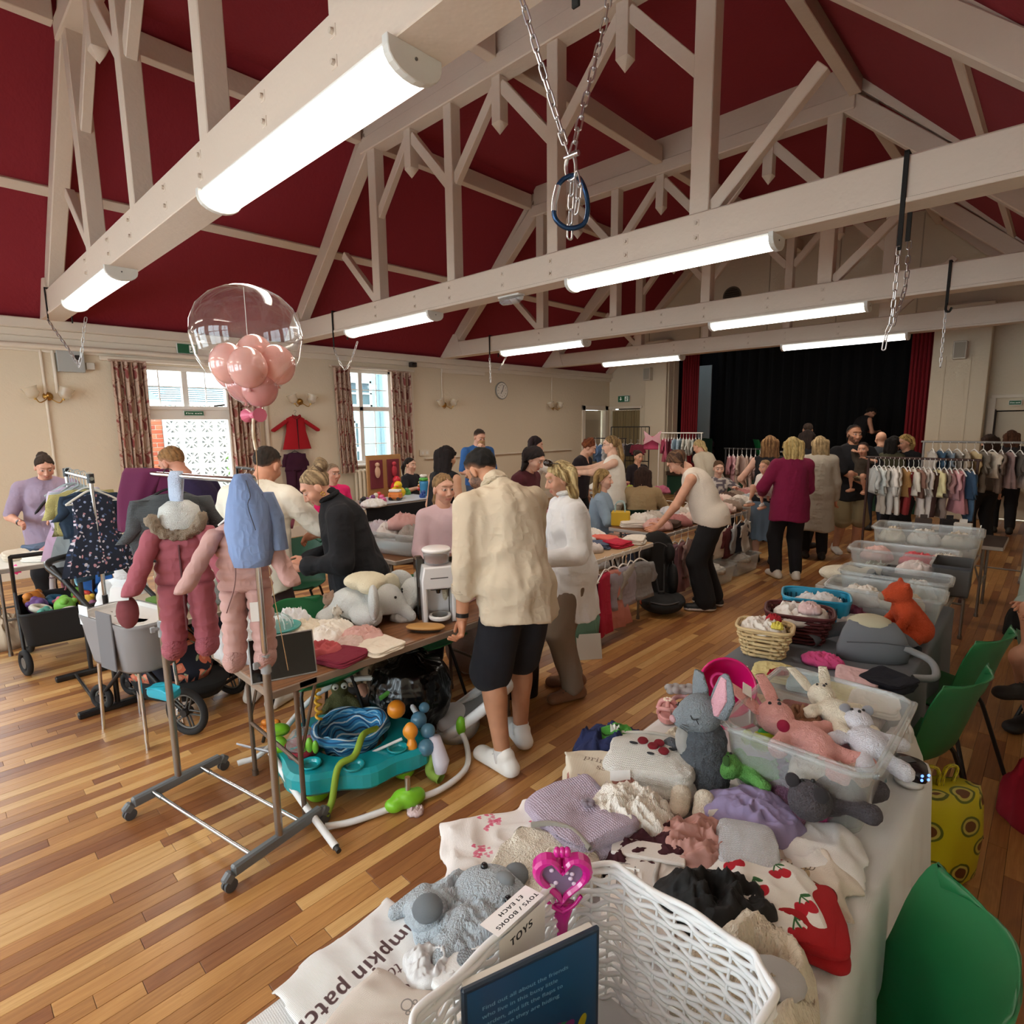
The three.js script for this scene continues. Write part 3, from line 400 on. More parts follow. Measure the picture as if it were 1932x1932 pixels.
const bounds=(ps,m)=>[[0,1,2].map((i)=>min(...ps.map((p)=>p.lo[i]))-m),[0,1,2].map((i)=>max(...ps.map((p)=>p.hi[i]))+m)];
function blob(ps,c,k,after,col){const[lo,hi]=bounds(ps.map((p)=>p.p??p),3*c+k);const f=new Field(lo,hi,c);for(const p of ps)p.p?f.add(p.p,p.k):f.add(p,k);after&&after(f);return f.mesh(col);}
function handPrims(W,d,th,sgn,s,curl){
const n=vcross(d,th).map((v)=>v*sgn),P=(a,b,c)=>vadd(vadd(vadd(W,d,a*s),th,b*s),n,c*s),out=[ell(P(.05,0,0),[.052*s,.042*s,.017*s],[d,th,n]),cap(W,P(.03,0,0),.025*s,.024*s)];
[[.031,.07],[.011,.078],[-.01,.073],[-.03,.057]].forEach(([b,l],i)=>{let q=P(.088-abs(i-1)*.005,b,0),a=curl*(.6+i*.12),dir=(k)=>vadd(d.map((v)=>v*cos(k)),n,sin(k));for(const[f,r0,r1,da]of[[.5,.0098,.009,0],[.5,.009,.0072,curl*.9]]){a+=da;const e=vadd(q,dir(a),l*f*s);out.push({p:cap(q,e,r0*s,r1*s),k:.003});q=e;}});
const t0=P(.022,.028,.006),t1=P(.052,.052,.018),t2=P(.082,.055,.026);out.push({p:cap(t0,t1,.014*s,.0105*s),k:.006},{p:cap(t1,t2,.0105*s,.0085*s),k:.003});return out;
}
function person(o){
const H=o.H??1.68,s=H/1.75,near=o.near,mid=o.mid,fem=o.fem!==false&&!o.male,wd=(o.w??1)*s,hs=(o.child?.82+.0:fem?.95:1)*(o.hs??1)*(o.child?1:s**.5);
const t=thing('person',o.label,'person',[o.p[0],o.y??0,o.p[1]],(43.65+(o.f??0))*PI/180,o.group);
const skin=lin(o.skin??'#dba88c'),R=(d)=>(d??0)*PI/180,seat=o.seat,hipY=seat!==undefined?seat+.1*s:.93*s;
const P0=[o.hx??0,hipY,o.hz??0],ln=R(o.lean),sd=R(o.side),up=vnorm([sin(sd),cos(ln)*cos(sd),sin(ln)]),ln2=ln+R(o.slouch??4),up2=vnorm([sin(sd),cos(ln2),sin(ln2)]);
const fw=vnorm(vcross([1,0,0],up)),T=(y,z=0,x=0)=>vadd(vadd(y<.25*s?vadd(P0,up,y):vadd(vadd(P0,up,.25*s),up2,y-.25*s),fw,z),[x,0,0]);
const sw=(fem?.165:.19)*wd,S=[1,-1].map((k)=>vadd(T(.448*s),[k*sw,0,0])),N=T(.53*s),headUp=R(o.hp??8)+ln2*.6;
const tw=R(o.hy),hB=(()=>{const m=new THREE.Matrix4().makeRotationFromEuler(new THREE.Euler(R(o.hp??8)+ln2*.5,tw,R(o.hr),'YXZ'));return m;})();
const hc=vadd(N,vnorm([sin(tw)*sin(headUp),cos(headUp),cos(tw)*sin(headUp)]),.145*hs*(o.child?1:1)),toHead=hB.clone().setPosition(V(...hc));
const C=near?.013:mid?.016:.022,ch=near?.0055:mid?.007:.01,chd=near?.0048:mid?.006:.009;
// arms
const arms=[0,1].map((i)=>{const k=i?-1:1,key=i?'R':'L',tgt=(o.hands??{})[key]??[k*(.245*wd+.01),hipY-.1*s,.07],a=S[i],hint=(o.elbow??{})[key]??[k*.6,-.35,-.8],[e,w]=ik(a,tgt,.295*s,.255*s,hint);const d=(o.hdir??{})[key]?vnorm(o.hdir[key]):vnorm(vsub(w,e));let th=(o.thumb??{})[key]??[-k*.35,.35,1];th=vnorm(vsub(th,d.map((v)=>v*vdot(th,d))));return{k,a,e,w,d,th};});
const hj=[1,-1].map((k)=>vadd(P0,[k*.088*s,-.02,0]));
const legs=[0,1].map((i)=>{const k=i?-1:1,tgt=(o.feet??{})[i?'R':'L']??(seat!==undefined?[k*.11,.08*s,.42*s]:[k*.105*s,.085*s,i?-.03:.03]);const[n,a]=ik(hj[i],tgt,.43*s,.43*s,(o.knee??{})[i?'R':'L']??[k*.12,seat!==undefined?.8:0,1]);const fd=vnorm((o.toe??{})[i?'R':'L']??[k*.2,0,1]);return{k,h:hj[i],n,a,fd};});
const torso=(q,hq=q)=>[ell(vadd(P0,[0,.01,0]),[(fem?.165:.155)*wd+hq,.13*s+hq,(fem?.122:.115)*wd+hq]),ell(T(.2*s),[(fem?.128:.145)*wd+q,.15*s+q,.1*wd+q]),ell(T(.36*s),[(fem?.145:.168)*wd+q,.165*s+q,.112*wd+q],[[1,0,0],up2,vcross([1,0,0],up2)]),...(fem&&!o.child?[1,-1].map((k)=>ell(T(.335*s,.085*wd,k*.068*wd),[.066*wd+q,.064*s+q,.055*wd+q])):[]),...S.map((a,i)=>cap(T(.475*s,-.012,(i?-1:1)*.045*wd),vadd(a,[0,.004,0]),.058*s+q,.05*s+q))];
const armP=(q,full=1,r=1)=>arms.flatMap((m)=>full<=.5?[cap(m.a,vmix(m.a,m.e,full*2),.05*s*r+q,mix(.05,.042,full*2)*s*r+q)]:[cap(m.a,m.e,.05*s*r+q,.041*s*r+q),cap(m.e,vmix(m.e,m.w,full*2-1),.041*s*r+q,mix(.041,.029,full*2-1)*s*r+q)]);
const legP=(q,full=1,fl=0)=>legs.flatMap((m)=>full<=.5?[cap(m.h,vmix(m.h,m.n,full*2),.083*wd+q,mix(.083,.058,full*2)*wd+q+fl)]:[cap(m.h,m.n,.085*wd+q,.067*wd+q),cap(m.n,vmix(m.n,m.a,full*2-1),.067*wd+q,mix(.06,.037,full*2-1)*wd+q+fl)]);
// body
const bodyPs=[...torso(0),...armP(0),...legP(0),...legs.map((m)=>({p:ell(vadd(vmix(m.n,m.a,.3),m.fd,-.018),[.05*wd,.11*s,.052*wd]),k:.03})),cap(N,vadd(hc,hB.elements.slice(4,7),-.055*hs),.06*s,.052*hs),...legs.map((m)=>flat(vadd([m.a[0],m.a[1]-.045,m.a[2]],m.fd,-.04),vadd([m.a[0],m.a[1]-.055,m.a[2]],m.fd,.13*s),.037,.036,.6))];
const geos=[blob(bodyPs,C,.03,null,(x,y,z)=>{const q=1+.12*noise(x*30,y*30,z*30);return skin.map((v)=>v*q);})];
for(const[i,m]of arms.entries())if(!o.noHands){geos.push(blob(handPrims(m.w,m.d,m.th,i?1:-1,s**.6*(o.child?.8:fem?.92:1),(o.curl??.5)),chd,.012,null,()=>skin.map((v,j)=>v*[1,.92,.9][j])));}
const hcl=lin(o.hair?.c??'#3a2a1e'),brd=o.beard,lip=fem?[.42,.09,.09]:[.36,.14,.11];
const e3=(x,y,z,a,b,c)=>ell([x*hs,y*hs,z*hs],[a*hs,b*hs,c*hs]),c3=(a,b,r0,r1)=>cap(a.map((v)=>v*hs),b.map((v)=>v*hs),r0*hs,r1*hs);
const headPs=[e3(0,.03,-.012,.074,.088,.094),e3(0,-.03,.028,.062,.078,.064),e3(0,-.085,.05,.03,.028,.032),{p:c3([0,.012,.09],[0,-.026,.108],.008,.0125),k:.012},{p:e3(.014,-.032,.094,.011,.009,.012),k:.006},{p:e3(-.014,-.032,.094,.011,.009,.012),k:.006},e3(.04,-.025,.055,.028,.026,.028),e3(-.04,-.025,.055,.028,.026,.028),{p:e3(0,.045,.075,.05,.014,.018),k:.015},{p:e3(.076,-.008,-.008,.011,.032,.02),k:.008},{p:e3(-.076,-.008,-.008,.011,.032,.02),k:.008},c3([0,-.06,-.015],[0,-.12,-.03],.054,.054)];
const head=blob(headPs,ch,.018,(f)=>{for(const k of[1,-1]){f.cut(e3(k*.032,.014,.098,.02,.011,.014),.008);f.add(e3(k*.031,.011,.078,.0145,.0115,.0125),.002);}f.cut(e3(0,-.0655,.11,.026,.0022,.02),.002);f.add(e3(0,-.059,.086,.023,.006,.011),.004);f.add(e3(0,-.0725,.084,.019,.007,.011),.004);},
(x,y,z)=>{x/=hs;y/=hs;z/=hs;const ax=abs(x),ey=hypot((ax-.031)/.0145,(y-.0115)/.0085);let c=skin;if(z>.06){if(ey<1&&z>.078)return hypot(ax-.031,y-.0115)<.0072?[.04,.025,.018]:o.shut?skin:skin.map((v)=>v*.45+.3);if(ey<1.45)c=skin.map((v)=>v*.72);if(abs(y-.035-ax*.1+(ax-.03)*(ax-.03)*8)<.0045&&ax>.012&&ax<.055)return hcl.map((v,i)=>mix(v,skin[i],.35));if(abs(y+.066-ax*ax*9)<.0095&&ax<.024&&z>.07)return lip.map((v,i)=>mix(v,skin[i],.35));}if(brd&&y<-.05+max(0,ax-.03)*1.3&&z>-.005&&!(abs(y+.066)<.011&&ax<.022)&&y>-.125&&!(ax<.045&&y>-.052&&ax>.024))return lin(brd).map((v,i)=>mix(v,skin[i],.3+.25*noise(x*160,y*160,z*160)));const q=ax>.028&&ax<.055&&abs(y+.02)<.02&&z>.05?[1.04,.88,.86]:[1,1,1];return c.map((v,i)=>v*q[i]*(1+.06*noise(x*60,y*60,z*60)));});
geos.push(head.applyMatrix4(toHead));
part(t,'body',merge(geos),M('#ffffff',.55,{vertexColors:true}));
// hair, in the head's own axes
const hr=o.hair;if(hr&&hr.s!=='bald'){
const dn=V(0,-1,0).applyMatrix4(hB.clone().invert()).toArray(),bk=V(0,0,-1).applyMatrix4(hB.clone().invert()).toArray(),ps=[e3(0,.036,-.018,.082,.092,.1)],len=hr.len??.28,th=hr.th??1,c2=near?.0065:mid?.0085:.012;
const k0=(a)=>a.map((v)=>v*hs),strand=(from,L,r0,r1,out=.1)=>{const a=k0(from),b=vadd(vadd(a,dn,L*.5),vnorm([from[0],0,from[2]]),out*.5),c=vadd(vadd(a,dn,L),bk,.02);ps.push(flat(a,b,r0,(r0+r1)/2,.7),flat(b,c,(r0+r1)/2,r1,.7));};
let cutFace=true;
if(hr.s==='bun')ps.push(e3(0,.06+(hr.by??0),-.125,.05,.05,.045));
if(hr.s==='topbun')ps.push(e3(0,.135,-.05,.042,.04,.042));
if(hr.s==='pony'){const a=k0([0,.03+(hr.by??0),-.115]),b=vadd(vadd(a,bk,.045),dn,len*.4),c=vadd(b,dn,len*.6);ps.push(cap(a,b,.03,.032),cap(b,c,.032,.014));}
if(hr.s==='long'||hr.s==='bob'){for(const x of[-.062,0,.062])strand([x,.02,-.075],len,.05*th,.032*th,.03);for(const x of[-1,1]){strand([x*.075,.03,-.02],len*.95,.034*th,.022*th,.03);strand([x*.074,.05,.035],hr.front??len*.6,.022*th,.014*th,.04);}}
if(hr.s==='curly'){const r=rng(o.p[0]*97|0);for(let i=0;i<26;i++){const a=r()*6.28,b=r()*1.9;ps.push(e3(cos(a)*sin(b)*.085,.04+cos(b)*.09,-.02+sin(a)*sin(b)*.1*(sin(a)>.3?.4:1),.028,.028,.028));}}
if(hr.fringe)ps.push(e3(0,.075,.06,.06,.035,.04));
const edge=(X,Y,Z)=>max((Z-.06)*.75-(Y-(hr.line??.06)-.012)*.66,-(Y+.075+(Z+.1)*.3+(hr.s==='short'&&Z>-.02?-.05:0)),abs(X)>.06?.03-hypot((Y+.012)*.9,Z+.002):-1),g=blob(ps,c2,.02,(f)=>f.all((d,x,y,z)=>{const X=x/hs,Y=y/hs,Z=z/hs;let q=d;const face=hr.s==='short'||hr.s==='curly'?max(.03-(Y-.045)*.9-0-Z*-.0,0):0;const front=(Z-.06)*.75-(Y-(hr.line??.06)-.012)*.66;q=max(q,hypot(X,0)<.2&&Y>-.2?min(front,Z>-.01||Y>-.05?front:-1)*1:q);if(hr.s==='short'||hr.s==='curly'||hr.s==='pony'||hr.s==='bun'||hr.s==='topbun'){const nape=-(Y+.075+(Z+.1)*.3+(hr.s==='short'&&Z>-.02?-.05:0));const tail=hr.s==='pony'&&Z<-.1;const ear=abs(X)>.06?.03-hypot((Y+.012)*.9,Z+.002):-1;if(!tail){const ed=max(nape,ear,front);q+=.0065*sstep(hr.s==='short'?-.03:-.016,.002,ed);q=max(q,nape,ear);}}if(abs(d)<.03){const a=atan2(X,-Z);q+=hr.s==='short'?.006*noise(X*55,Y*45,Z*55)+.003*noise(X*120,Y*60,Z*120):.003*sin(a*40+7*noise(X*20,Y*12,Z*20))+.005*noise(X*40,Y*12,Z*40);}return q;}),(x,y,z)=>{const q=.45+.55*(.5+.5*noise(atan2(x,-z)*16,y*9,3))+.3*noise(x*150,y*40,z*150),tp=hr.tip?clamp((.02-y)/.25,0,1):0,c=hr.tip?vmix(hcl,lin(hr.tip),tp):hr.c2&&noise(atan2(x,-z)*9,y*3,8)>.1?lin(hr.c2):hcl;const fd=hr.s==='short'?sstep(-.035,.004,edge(x/hs,y/hs,z/hs))*.75:0;return c.map((v,i)=>mix(v*q,skin[i]*.8,fd));});
part(t,'hair',g.applyMatrix4(toHead),M('#ffffff',.95,{vertexColors:true}));
if(hr.tie)part(t,'hair_tie',mv(new THREE.TorusGeometry(.035,.014,8,14),0,0,0).applyMatrix4(toHead.clone().multiply(new THREE.Matrix4().makeTranslation(0,(.045+(hr.by??0))*hs,-.1*hs))),fab(hr.tie));
if(hr.glasses)part(t,'sunglasses',merge([-1,1].map((k)=>mv(new THREE.SphereGeometry(.024,10,6),k*.032,.125,.045,-.9)).concat([rod([-.075,.11,.0],[-.05,.128,.045],.003),rod([.075,.11,0],[.05,.128,.045],.003)])).applyMatrix4(toHead),M('#2a1c14',.15));
}
if(o.glasses)part(t,'glasses',merge([-1,1].map((k)=>mv(new THREE.TorusGeometry(.021,.002,6,18),k*.031,.01,.104)).concat([rod([-.053,.014,.1],[-.078,.01,0],.002),rod([.053,.014,.1],[.078,.01,0],.002),rod([-.01,.012,.104],[.01,.012,.104],.002)])).applyMatrix4(toHead.clone().scale(V(hs,hs,hs))),M('#222',.3));
if(o.earring)part(t,'earring',merge([-1,1].map((k)=>mv(new THREE.TorusGeometry(.011,.003,6,14),k*.083*hs,-.052*hs,-.004,0,PI/2))).applyMatrix4(toHead),metal('#d8b45a',.25));
// trousers, skirt
const b=o.bot;if(b){
const q=(b.q??.02),ps=[];if(b.type==='skirt'){const a=vadd(P0,[0,.02,0]),e=[P0[0],P0[1]-b.len,P0[2]+(b.fz??0)];ps.push(ell(vadd(P0,[0,.0,0]),[.17*wd+q,.13*s,.13*wd+q]),flat(a,e,.165*wd+q,(b.flare??.2)*wd,.85));if(seat!==undefined)ps.push(...legP(q,.5));}else ps.push(ell(vadd(P0,[0,.01,0]),[.163*wd+q,.13*s+q,.122*wd+q]),...legP(q,b.len??.97,b.flare??.01));
const g=blob(ps,C*1.05,.03,(f)=>f.all((d,x,y,z)=>{let e=d;if(abs(d)<.04)e+=(b.wr??.006)*(abs(noise(x*14,y*9+x*6,z*14))-.3);if(b.type==='skirt'&&seat===undefined){e=max(e,P0[1]-b.len-y);if(abs(d)<.05)e+=.01*sin(atan2(x,z)*11)*clamp((P0[1]-y)*2,0,1);}else if(seat===undefined&&b.hem)e=max(e,b.hem-y);return max(e,y-P0[1]-(b.wt??.0)*s);}),b.col);
part(t,b.type==='skirt'?'skirt':b.type==='shorts'?'shorts':'trousers',g,b.col?vcol(.95):fab(b.c,b.fab??'weave'));
}
// shoes
if(o.shoe)for(const m of legs){const a=m.a,sc2=s**.5,q=(f,y,x=0)=>vadd([a[0]+m.fd[2]*x,y,a[2]-m.fd[0]*x],m.fd,f*sc2),by=a[1]-.085*s;const sole=lin(o.shoe.sole??o.shoe.c),main=lin(o.shoe.c),F=min(1.05,s*1.03);const g=blob([flat(q(-.055*F,by+.038*F),q(.16*F,by+.032*F),.05*F,.052*F,.75),cap(q(-.05*F,by+.05*F),q(.08*F,by+.05*F),.046*F,.04*F),cap(q(-.03*F,by+.07*F),q(-.02*F,by+.088*F),.046*F,.05*F)],near?.006:.013,.015,(f)=>f.all((d,x,y,z)=>max(d,by+.002-y,abs(d)<.03?d+(y-by<.026?-.004:.002):-9)),(x,y)=>y-by<.028?sole:main);part(t,o.shoe.name??'shoe',g,M('#ffffff',.6,{vertexColors:true}));if(near)part(t,'laces',merge([0,1,2,3].map((i)=>{const c=q(.035+i*.02,by+.092-i*.007),n=[m.fd[2],0,-m.fd[0]];return rod(vadd(c,n,-.026),vadd(c,n,.026),.0035);})),M(o.shoe.c==='#e9e8e4'?'#cfcfcb':'#3a3836',.8));if(o.sock)part(t,'sock',rod([a[0],a[1]-.03,a[2]],vadd(a,vsub(m.n,a),.09),.046*s,.045*s,12),fab(o.sock));}
// top
const p=o.top;if(p){
const q=p.q??.016,sl=p.sl??.42,len=p.len??.06,hem=[P0[0],hipY-len,P0[2]+(p.hz??0)];const ps=[...torso(q,q+(p.len>-.02?.022:0))];if(p.loose!==0)ps.push(flat(T(.36*s),vadd(hem,[0,-.02,0]),(fem?.15:.17)*wd+q,(p.flare??.185)*wd+q,.84));if(sl>0)ps.push(...armP(q*.8+(p.sq??.004),sl,p.sr??1.06));if(p.collar)ps.push(cap(vadd(N,fw,-.02),vadd(N,up2,.045),.068*s,.066*s));
const yTop=N[1]+.03,hcut=vadd(N,up2,.05),ct=ell(vadd(hcut,fw,.015),[.066*s,p.collar?.03:.06,.062*s]);
const cc=p.col??null,g=blob(ps,C,.028,(f)=>{f.all((d,x,y,z)=>{let e=d;if(abs(d)<.05){const w=p.wr??.006,n=noise(x*15+y*2,y*2.4-x*2,z*15),m=noise(x*7,y*12+x*7,z*7);e+=w*(abs(n)*1.9-.45)+w*.55*(abs(m)*1.6-.35);}e=max(e,hem[1]-y+.012*sin(atan2(x,z)*3));return e;});f.cut(ct,.006);if(sl<=0)for(const m of arms){f.cut(ell(vadd(m.a,[m.k*.055,-.005,0]),[.058*s,.09*s,.085*s]),.01);}if(p.vneck)f.cut(ell(vadd(N,fw,.1),[.05,.11,.06]),.01);},cc);
part(t,p.name??'shirt',g,cc?vcol(.95,p.bump?{bumpMap:TX[p.bump],bumpScale:.004}:{bumpMap:TX.crease,bumpScale:.003}):fab(p.c,p.fab??'crease'));
if(p.cuff)part(t,'rolled_cuff',merge(arms.map((m)=>{const a=vmix(m.e,m.w,sl*2-1-.1),b2=vmix(m.e,m.w,sl*2-1+.06);return rod(a,b2,.06*s,.058*s,16);})),fab(p.c,'crease'));
if(p.collar)part(t,'collar',mv(new THREE.TorusGeometry(.064*s,.016,8,24,PI*1.7),0,0,0,PI/2,0,0).rotateY(-PI/2+PI*.85+PI).applyMatrix4(new THREE.Matrix4().makeBasis(V(1,0,0),V(...up2),V(...vcross([1,0,0],up2))).setPosition(V(...vadd(N,up2,.045)))),fab(p.c,'crease'));
}
const A={t,P0,N,S,hc,arms,legs,hB,toHead,T,fw,up,up2};
if(o.watch){const m=arms[o.watch==='L'?0:1];part(t,'watch',rod(vadd(m.w,m.d,-.03),vadd(m.w,m.d,-.008),.032*s,.032*s,14),M('#15161a',.35));}
if(o.bag)part(t,'bag_strap',tube([vadd(S[o.bag.side==='R'?1:0],[0,.065,0]),vadd(T(.36*s,.16*wd),[0,0,0]),vadd(P0,[o.bag.side==='R'?.21:-.21,.02,.06])],.012,20,5),M(o.bag.c,.6));
return A;
}
// ---------- the people ----------
const TEE=(c,o={})=>({c,sl:.42,len:.1,...o}),LONG=(c,o={})=>({c,sl:.96,len:.14,...o}),JEANS={c:'#39465c'},BLACKT={c:'#15151a'},trainers={c:'#e9e8e4'},darkShoe={c:'#22201f'};
const leopard=(x,y,z)=>{const n=noise(x*48,y*48,z*48),m=noise(x*48+9,y*48,z*48+4);return abs(n-.12)<.16&&m>-.25?[.02,.014,.01]:n>.3?[.16,.09,.045]:[.36,.26,.16];};
person({label:'man in a cream linen shirt and navy shorts bending over the wooden table, back turned',p:[-2.01,-2.16],f:-148,H:1.85,near:1,male:1,lean:17,slouch:12,hp:34,hy:14,skin:'#b98566',beard:'#1a120e',hair:{s:'short',c:'#120e0c',line:.075},top:{c:'#cbbda6',sl:.72,len:.14,name:'linen_shirt',collar:1,cuff:1,q:.022,wr:.013,sq:.01},bot:{c:'#171922',type:'shorts',len:.5,flare:.035,q:.02},shoe:trainers,sock:'#f0f0f0',hands:{L:[.3,.78,.1],R:[-.24,.86,.34]},feet:{L:[.13,.085,-.02],R:[-.1,.085,.16]},watch:'L',curl:1.1,w:1.03});
person({label:'blonde woman in a loose white shirt with sunglasses on her head, beyond the bending man',p:[-2.31,-3.02],f:-78,H:1.64,near:1,lean:5,hp:12,hair:{s:'long',c:'#dcc692',c2:'#a88f60',len:.25,glasses:1,th:1.15,line:.055},skin:'#cf9f86',top:{c:'#eceff2',sl:.9,len:.3,name:'blouse',q:.024,wr:.009,flare:.2,collar:1},bot:{c:'#8a7a6a',q:.03,wr:.01},shoe:{c:'#7a5238'},hands:{L:[.2,1.0,.28],R:[-.2,1.0,.3]}});
person({label:'girl with a fair ponytail in a pale pink sweatshirt facing the camera',p:[-3.28,-2.7],f:18,H:1.5,child:1,hs:1.12,near:1,hp:2,hy:15,hair:{s:'pony',c:'#a5845c',len:.32},skin:'#dba991',top:{sl:.95,len:.12,name:'sweatshirt',q:.02,col:(()=>{const c=lin('#d9bfc8');return()=>c;})()},bot:{c:'#3b3f4c'},shoe:trainers,hands:{L:[.1,.82,.24],R:[-.12,.86,.26]}});
person({label:'man with short brown hair in a cream T-shirt and dark brown shorts, back turned',p:[-3.76,-1.5],f:172,H:1.78,near:1,male:1,lean:9,slouch:10,hp:22,hy:-6,skin:'#c88f74',hair:{s:'short',c:'#2e241c',line:.07},top:{c:'#e6e2d4',sl:.46,len:.16,name:'t_shirt',q:.024,wr:.008},bot:{c:'#4a3a3c',type:'shorts',len:.5,flare:.03,q:.02},shoe:trainers,sock:'#eee',hands:{L:[.2,1.05,.36],R:[-.2,1.08,.34]},elbow:{R:[-1,-.3,-.3],L:[1,-.3,-.3]},w:1.06});
person({label:'woman in a black jacket and leopard print skirt with her hair in a scrunchie bun',p:[-3.27,-1.99],f:-68,H:1.68,near:1,lean:13,slouch:12,hp:26,skin:'#d5a088',earring:1,hair:{s:'bun',c:'#8a7458',c2:'#b39b78',by:.035,tie:'#5b4634',line:.075},top:{c:'#15161b',sl:.95,len:.22,name:'jacket',q:.03,wr:.012,collar:1,flare:.22},bot:{type:'skirt',len:.68,flare:.25,fz:.03,col:leopard,q:.035},shoe:darkShoe,hands:{L:[.12,1.0,.36],R:[-.14,.98,.34]}});
person({label:'man with cropped ginger hair in a dark purple T-shirt before the glass door',p:[-4.6,-1.5],f:-108,H:1.8,near:1,male:1,lean:14,slouch:10,hp:26,skin:'#c99078',beard:'#8a5a3c',hair:{s:'short',c:'#9a7248',line:.08},top:{c:'#2a2044',sl:.46,len:.12,name:'t_shirt'},bot:JEANS,shoe:darkShoe});
person({label:'woman in a lilac T-shirt with a black cross-body strap at the far left',p:[-7.15,-.92],f:35,H:1.66,mid:1,lean:8,hp:22,hy:10,w:1.22,skin:'#cf9b84',hair:{s:'bun',c:'#3c2c22'},top:{c:'#9a8aa0',sl:.46,len:.2,name:'t_shirt'},bot:BLACKT,shoe:darkShoe,hands:{L:[.05,1.02,.34],R:[-.2,1.0,.32]},bag:{c:'#1a1718',side:'L'},watch:'R'});
person({label:'older woman in a bright pink top seated by the wall, behind the woman in black',p:[-6.95,-3.85],f:30,H:1.62,mid:1,seat:.5,hp:4,hy:20,hs:1.15,hair:{s:'short',c:'#8a7660',line:.06},skin:'#cf9c86',top:{c:'#d81e68',sl:.9,len:.05,name:'top'},bot:BLACKT,shoe:darkShoe});
person({label:'woman with dark tied hair in a black T-shirt seated under the radiator window, looking right',p:[-7.9,-5.8],f:62,H:1.62,mid:1,seat:.46,hs:1.1,hp:0,hair:{s:'pony',c:'#241a16',len:.2},skin:'#dcb09a',top:{c:'#1c1d24',sl:.45,name:'t_shirt'},bot:BLACKT,shoe:darkShoe,hands:{L:[.15,.85,.35],R:[-.2,.85,.34]}});
person({label:'woman with very long dark hair in a black sleeveless top, back turned',p:[-4.42,-3.62],f:140,H:1.68,mid:1,lean:5,hair:{s:'long',c:'#1e1312',len:.42,th:1.1},skin:'#d8a484',top:{c:'#15151a',sl:0,len:.1,name:'vest'},bot:BLACKT,shoe:darkShoe});
person({label:'man in a blue T-shirt holding a baby against the window wall',p:[-6.6,-6.15],f:25,H:1.82,mid:1,male:1,hp:22,hy:10,skin:'#cf9c84',hair:{s:'short',c:'#33241b',th:1},top:{c:'#2f5f9e',sl:.46,name:'t_shirt'},bot:JEANS,shoe:darkShoe,hands:{L:[.1,1.15,.3],R:[-.14,1.1,.28]}});
person({label:'baby in a leaf print top held by the man in blue',p:[-6.36,-6.02],y:1.16,f:-15,H:.78,child:1,hs:.86,mid:1,seat:-.02,hair:{s:'bun',c:'#b08a60'},skin:'#dcae96',top:{sl:.9,name:'baby_top',col:(x,y,z)=>noise(x*40,y*40,z*40)>.1?[.5,.42,.3]:[.2,.18,.11]},bot:{c:'#6b5a44'}});
person({label:'dark curly haired woman in a maroon sweatshirt, looking right behind the man in cream',p:[-3.78,-4.05],f:62,H:1.7,mid:1,lean:10,hp:24,hair:{s:'long',c:'#1d1414',c2:'#2c1e1c',len:.3,th:1.3},skin:'#d5a58e',top:{c:'#4a1620',sl:.95,name:'sweatshirt'},bot:BLACKT,shoe:darkShoe});
person({label:'woman with a short dark bob in a fitted white top, arm stretched out',p:[-5.1,-5.7],f:92,H:1.73,mid:1,lean:2,hp:14,hair:{s:'bob',c:'#2a1a1e',len:.12,front:.1},skin:'#d8a58c',top:{c:'#efeae2',sl:.42,len:.1,name:'top',loose:0},bot:{type:'skirt',c:'#e4ddd2',len:.75,flare:.22},shoe:trainers,hands:{L:[.2,1.18,.5],R:[-.1,1.2,.56]}});
person({label:'woman with curly red hair in a dark top behind the reaching arms',p:[-5.05,-6.65],f:58,H:1.68,mid:1,lean:12,hp:20,hy:20,hair:{s:'curly',c:'#7c3f22',c2:'#94552f'},skin:'#dcab92',top:{c:'#241d24',sl:.3,len:.1,name:'top',vneck:1},bot:BLACKT,shoe:darkShoe});
person({label:'woman with a long blonde ponytail in a white vest reaching to the left',p:[-4.08,-6.2],f:-95,H:1.73,mid:1,lean:4,hp:4,glasses:1,hair:{s:'pony',c:'#a98a5c',c2:'#7d6342',len:.5,by:.01},skin:'#dfb49c',top:{c:'#ece6da',sl:0,len:.08,name:'vest'},bot:{c:'#ded8cc'},shoe:trainers,hands:{L:[.1,1.24,.55],R:[-.14,1.27,.56]},hdir:{R:[.1,.1,1],L:[-.1,.1,1]}});
person({label:'seated woman with wavy blonde hair in a pale denim shirt, facing right',p:[-3.86,-5.55],f:75,H:1.66,mid:1,seat:.46,hs:1.08,hp:2,hair:{s:'long',c:'#b3935f',c2:'#8d7146',len:.3},skin:'#deb09a',top:{c:'#8aa0b4',sl:.95,name:'denim_shirt'},bot:JEANS,shoe:darkShoe,hands:{L:[.16,.72,.34],R:[-.18,.72,.34]}});
person({label:'seated woman with long brown hair in a tan jacket, back to the camera',p:[-3.72,-6.25],f:168,H:1.66,mid:1,seat:.46,hs:1.06,lean:8,hair:{s:'long',c:'#39231a',len:.34},skin:'#d8a58c',top:{c:'#a28a66',sl:.95,name:'jacket',q:.03},bot:BLACKT,shoe:darkShoe,hands:{L:[.16,.78,.4],R:[-.18,.78,.4]}});
person({label:'long haired woman in a fluffy cream vest and black trousers leaning on a table',p:[-2.42,-5.4],f:-112,H:1.73,near:1,lean:22,slouch:14,hp:30,hair:{s:'long',c:'#4a3325',c2:'#6d4e36',len:.4,th:1.15},skin:'#cf9c82',top:{c:'#e9dfd2',sl:0,len:.06,name:'fluffy_vest',fab:'fleece',q:.02,wr:.003},bot:{c:'#121216',q:.03,flare:.035,wr:.008},shoe:{c:'#17171a',sole:'#e8e6e0'},hands:{L:[.22,.8,.52],R:[-.2,.82,.5]},hdir:{L:[0,-.5,1]}});
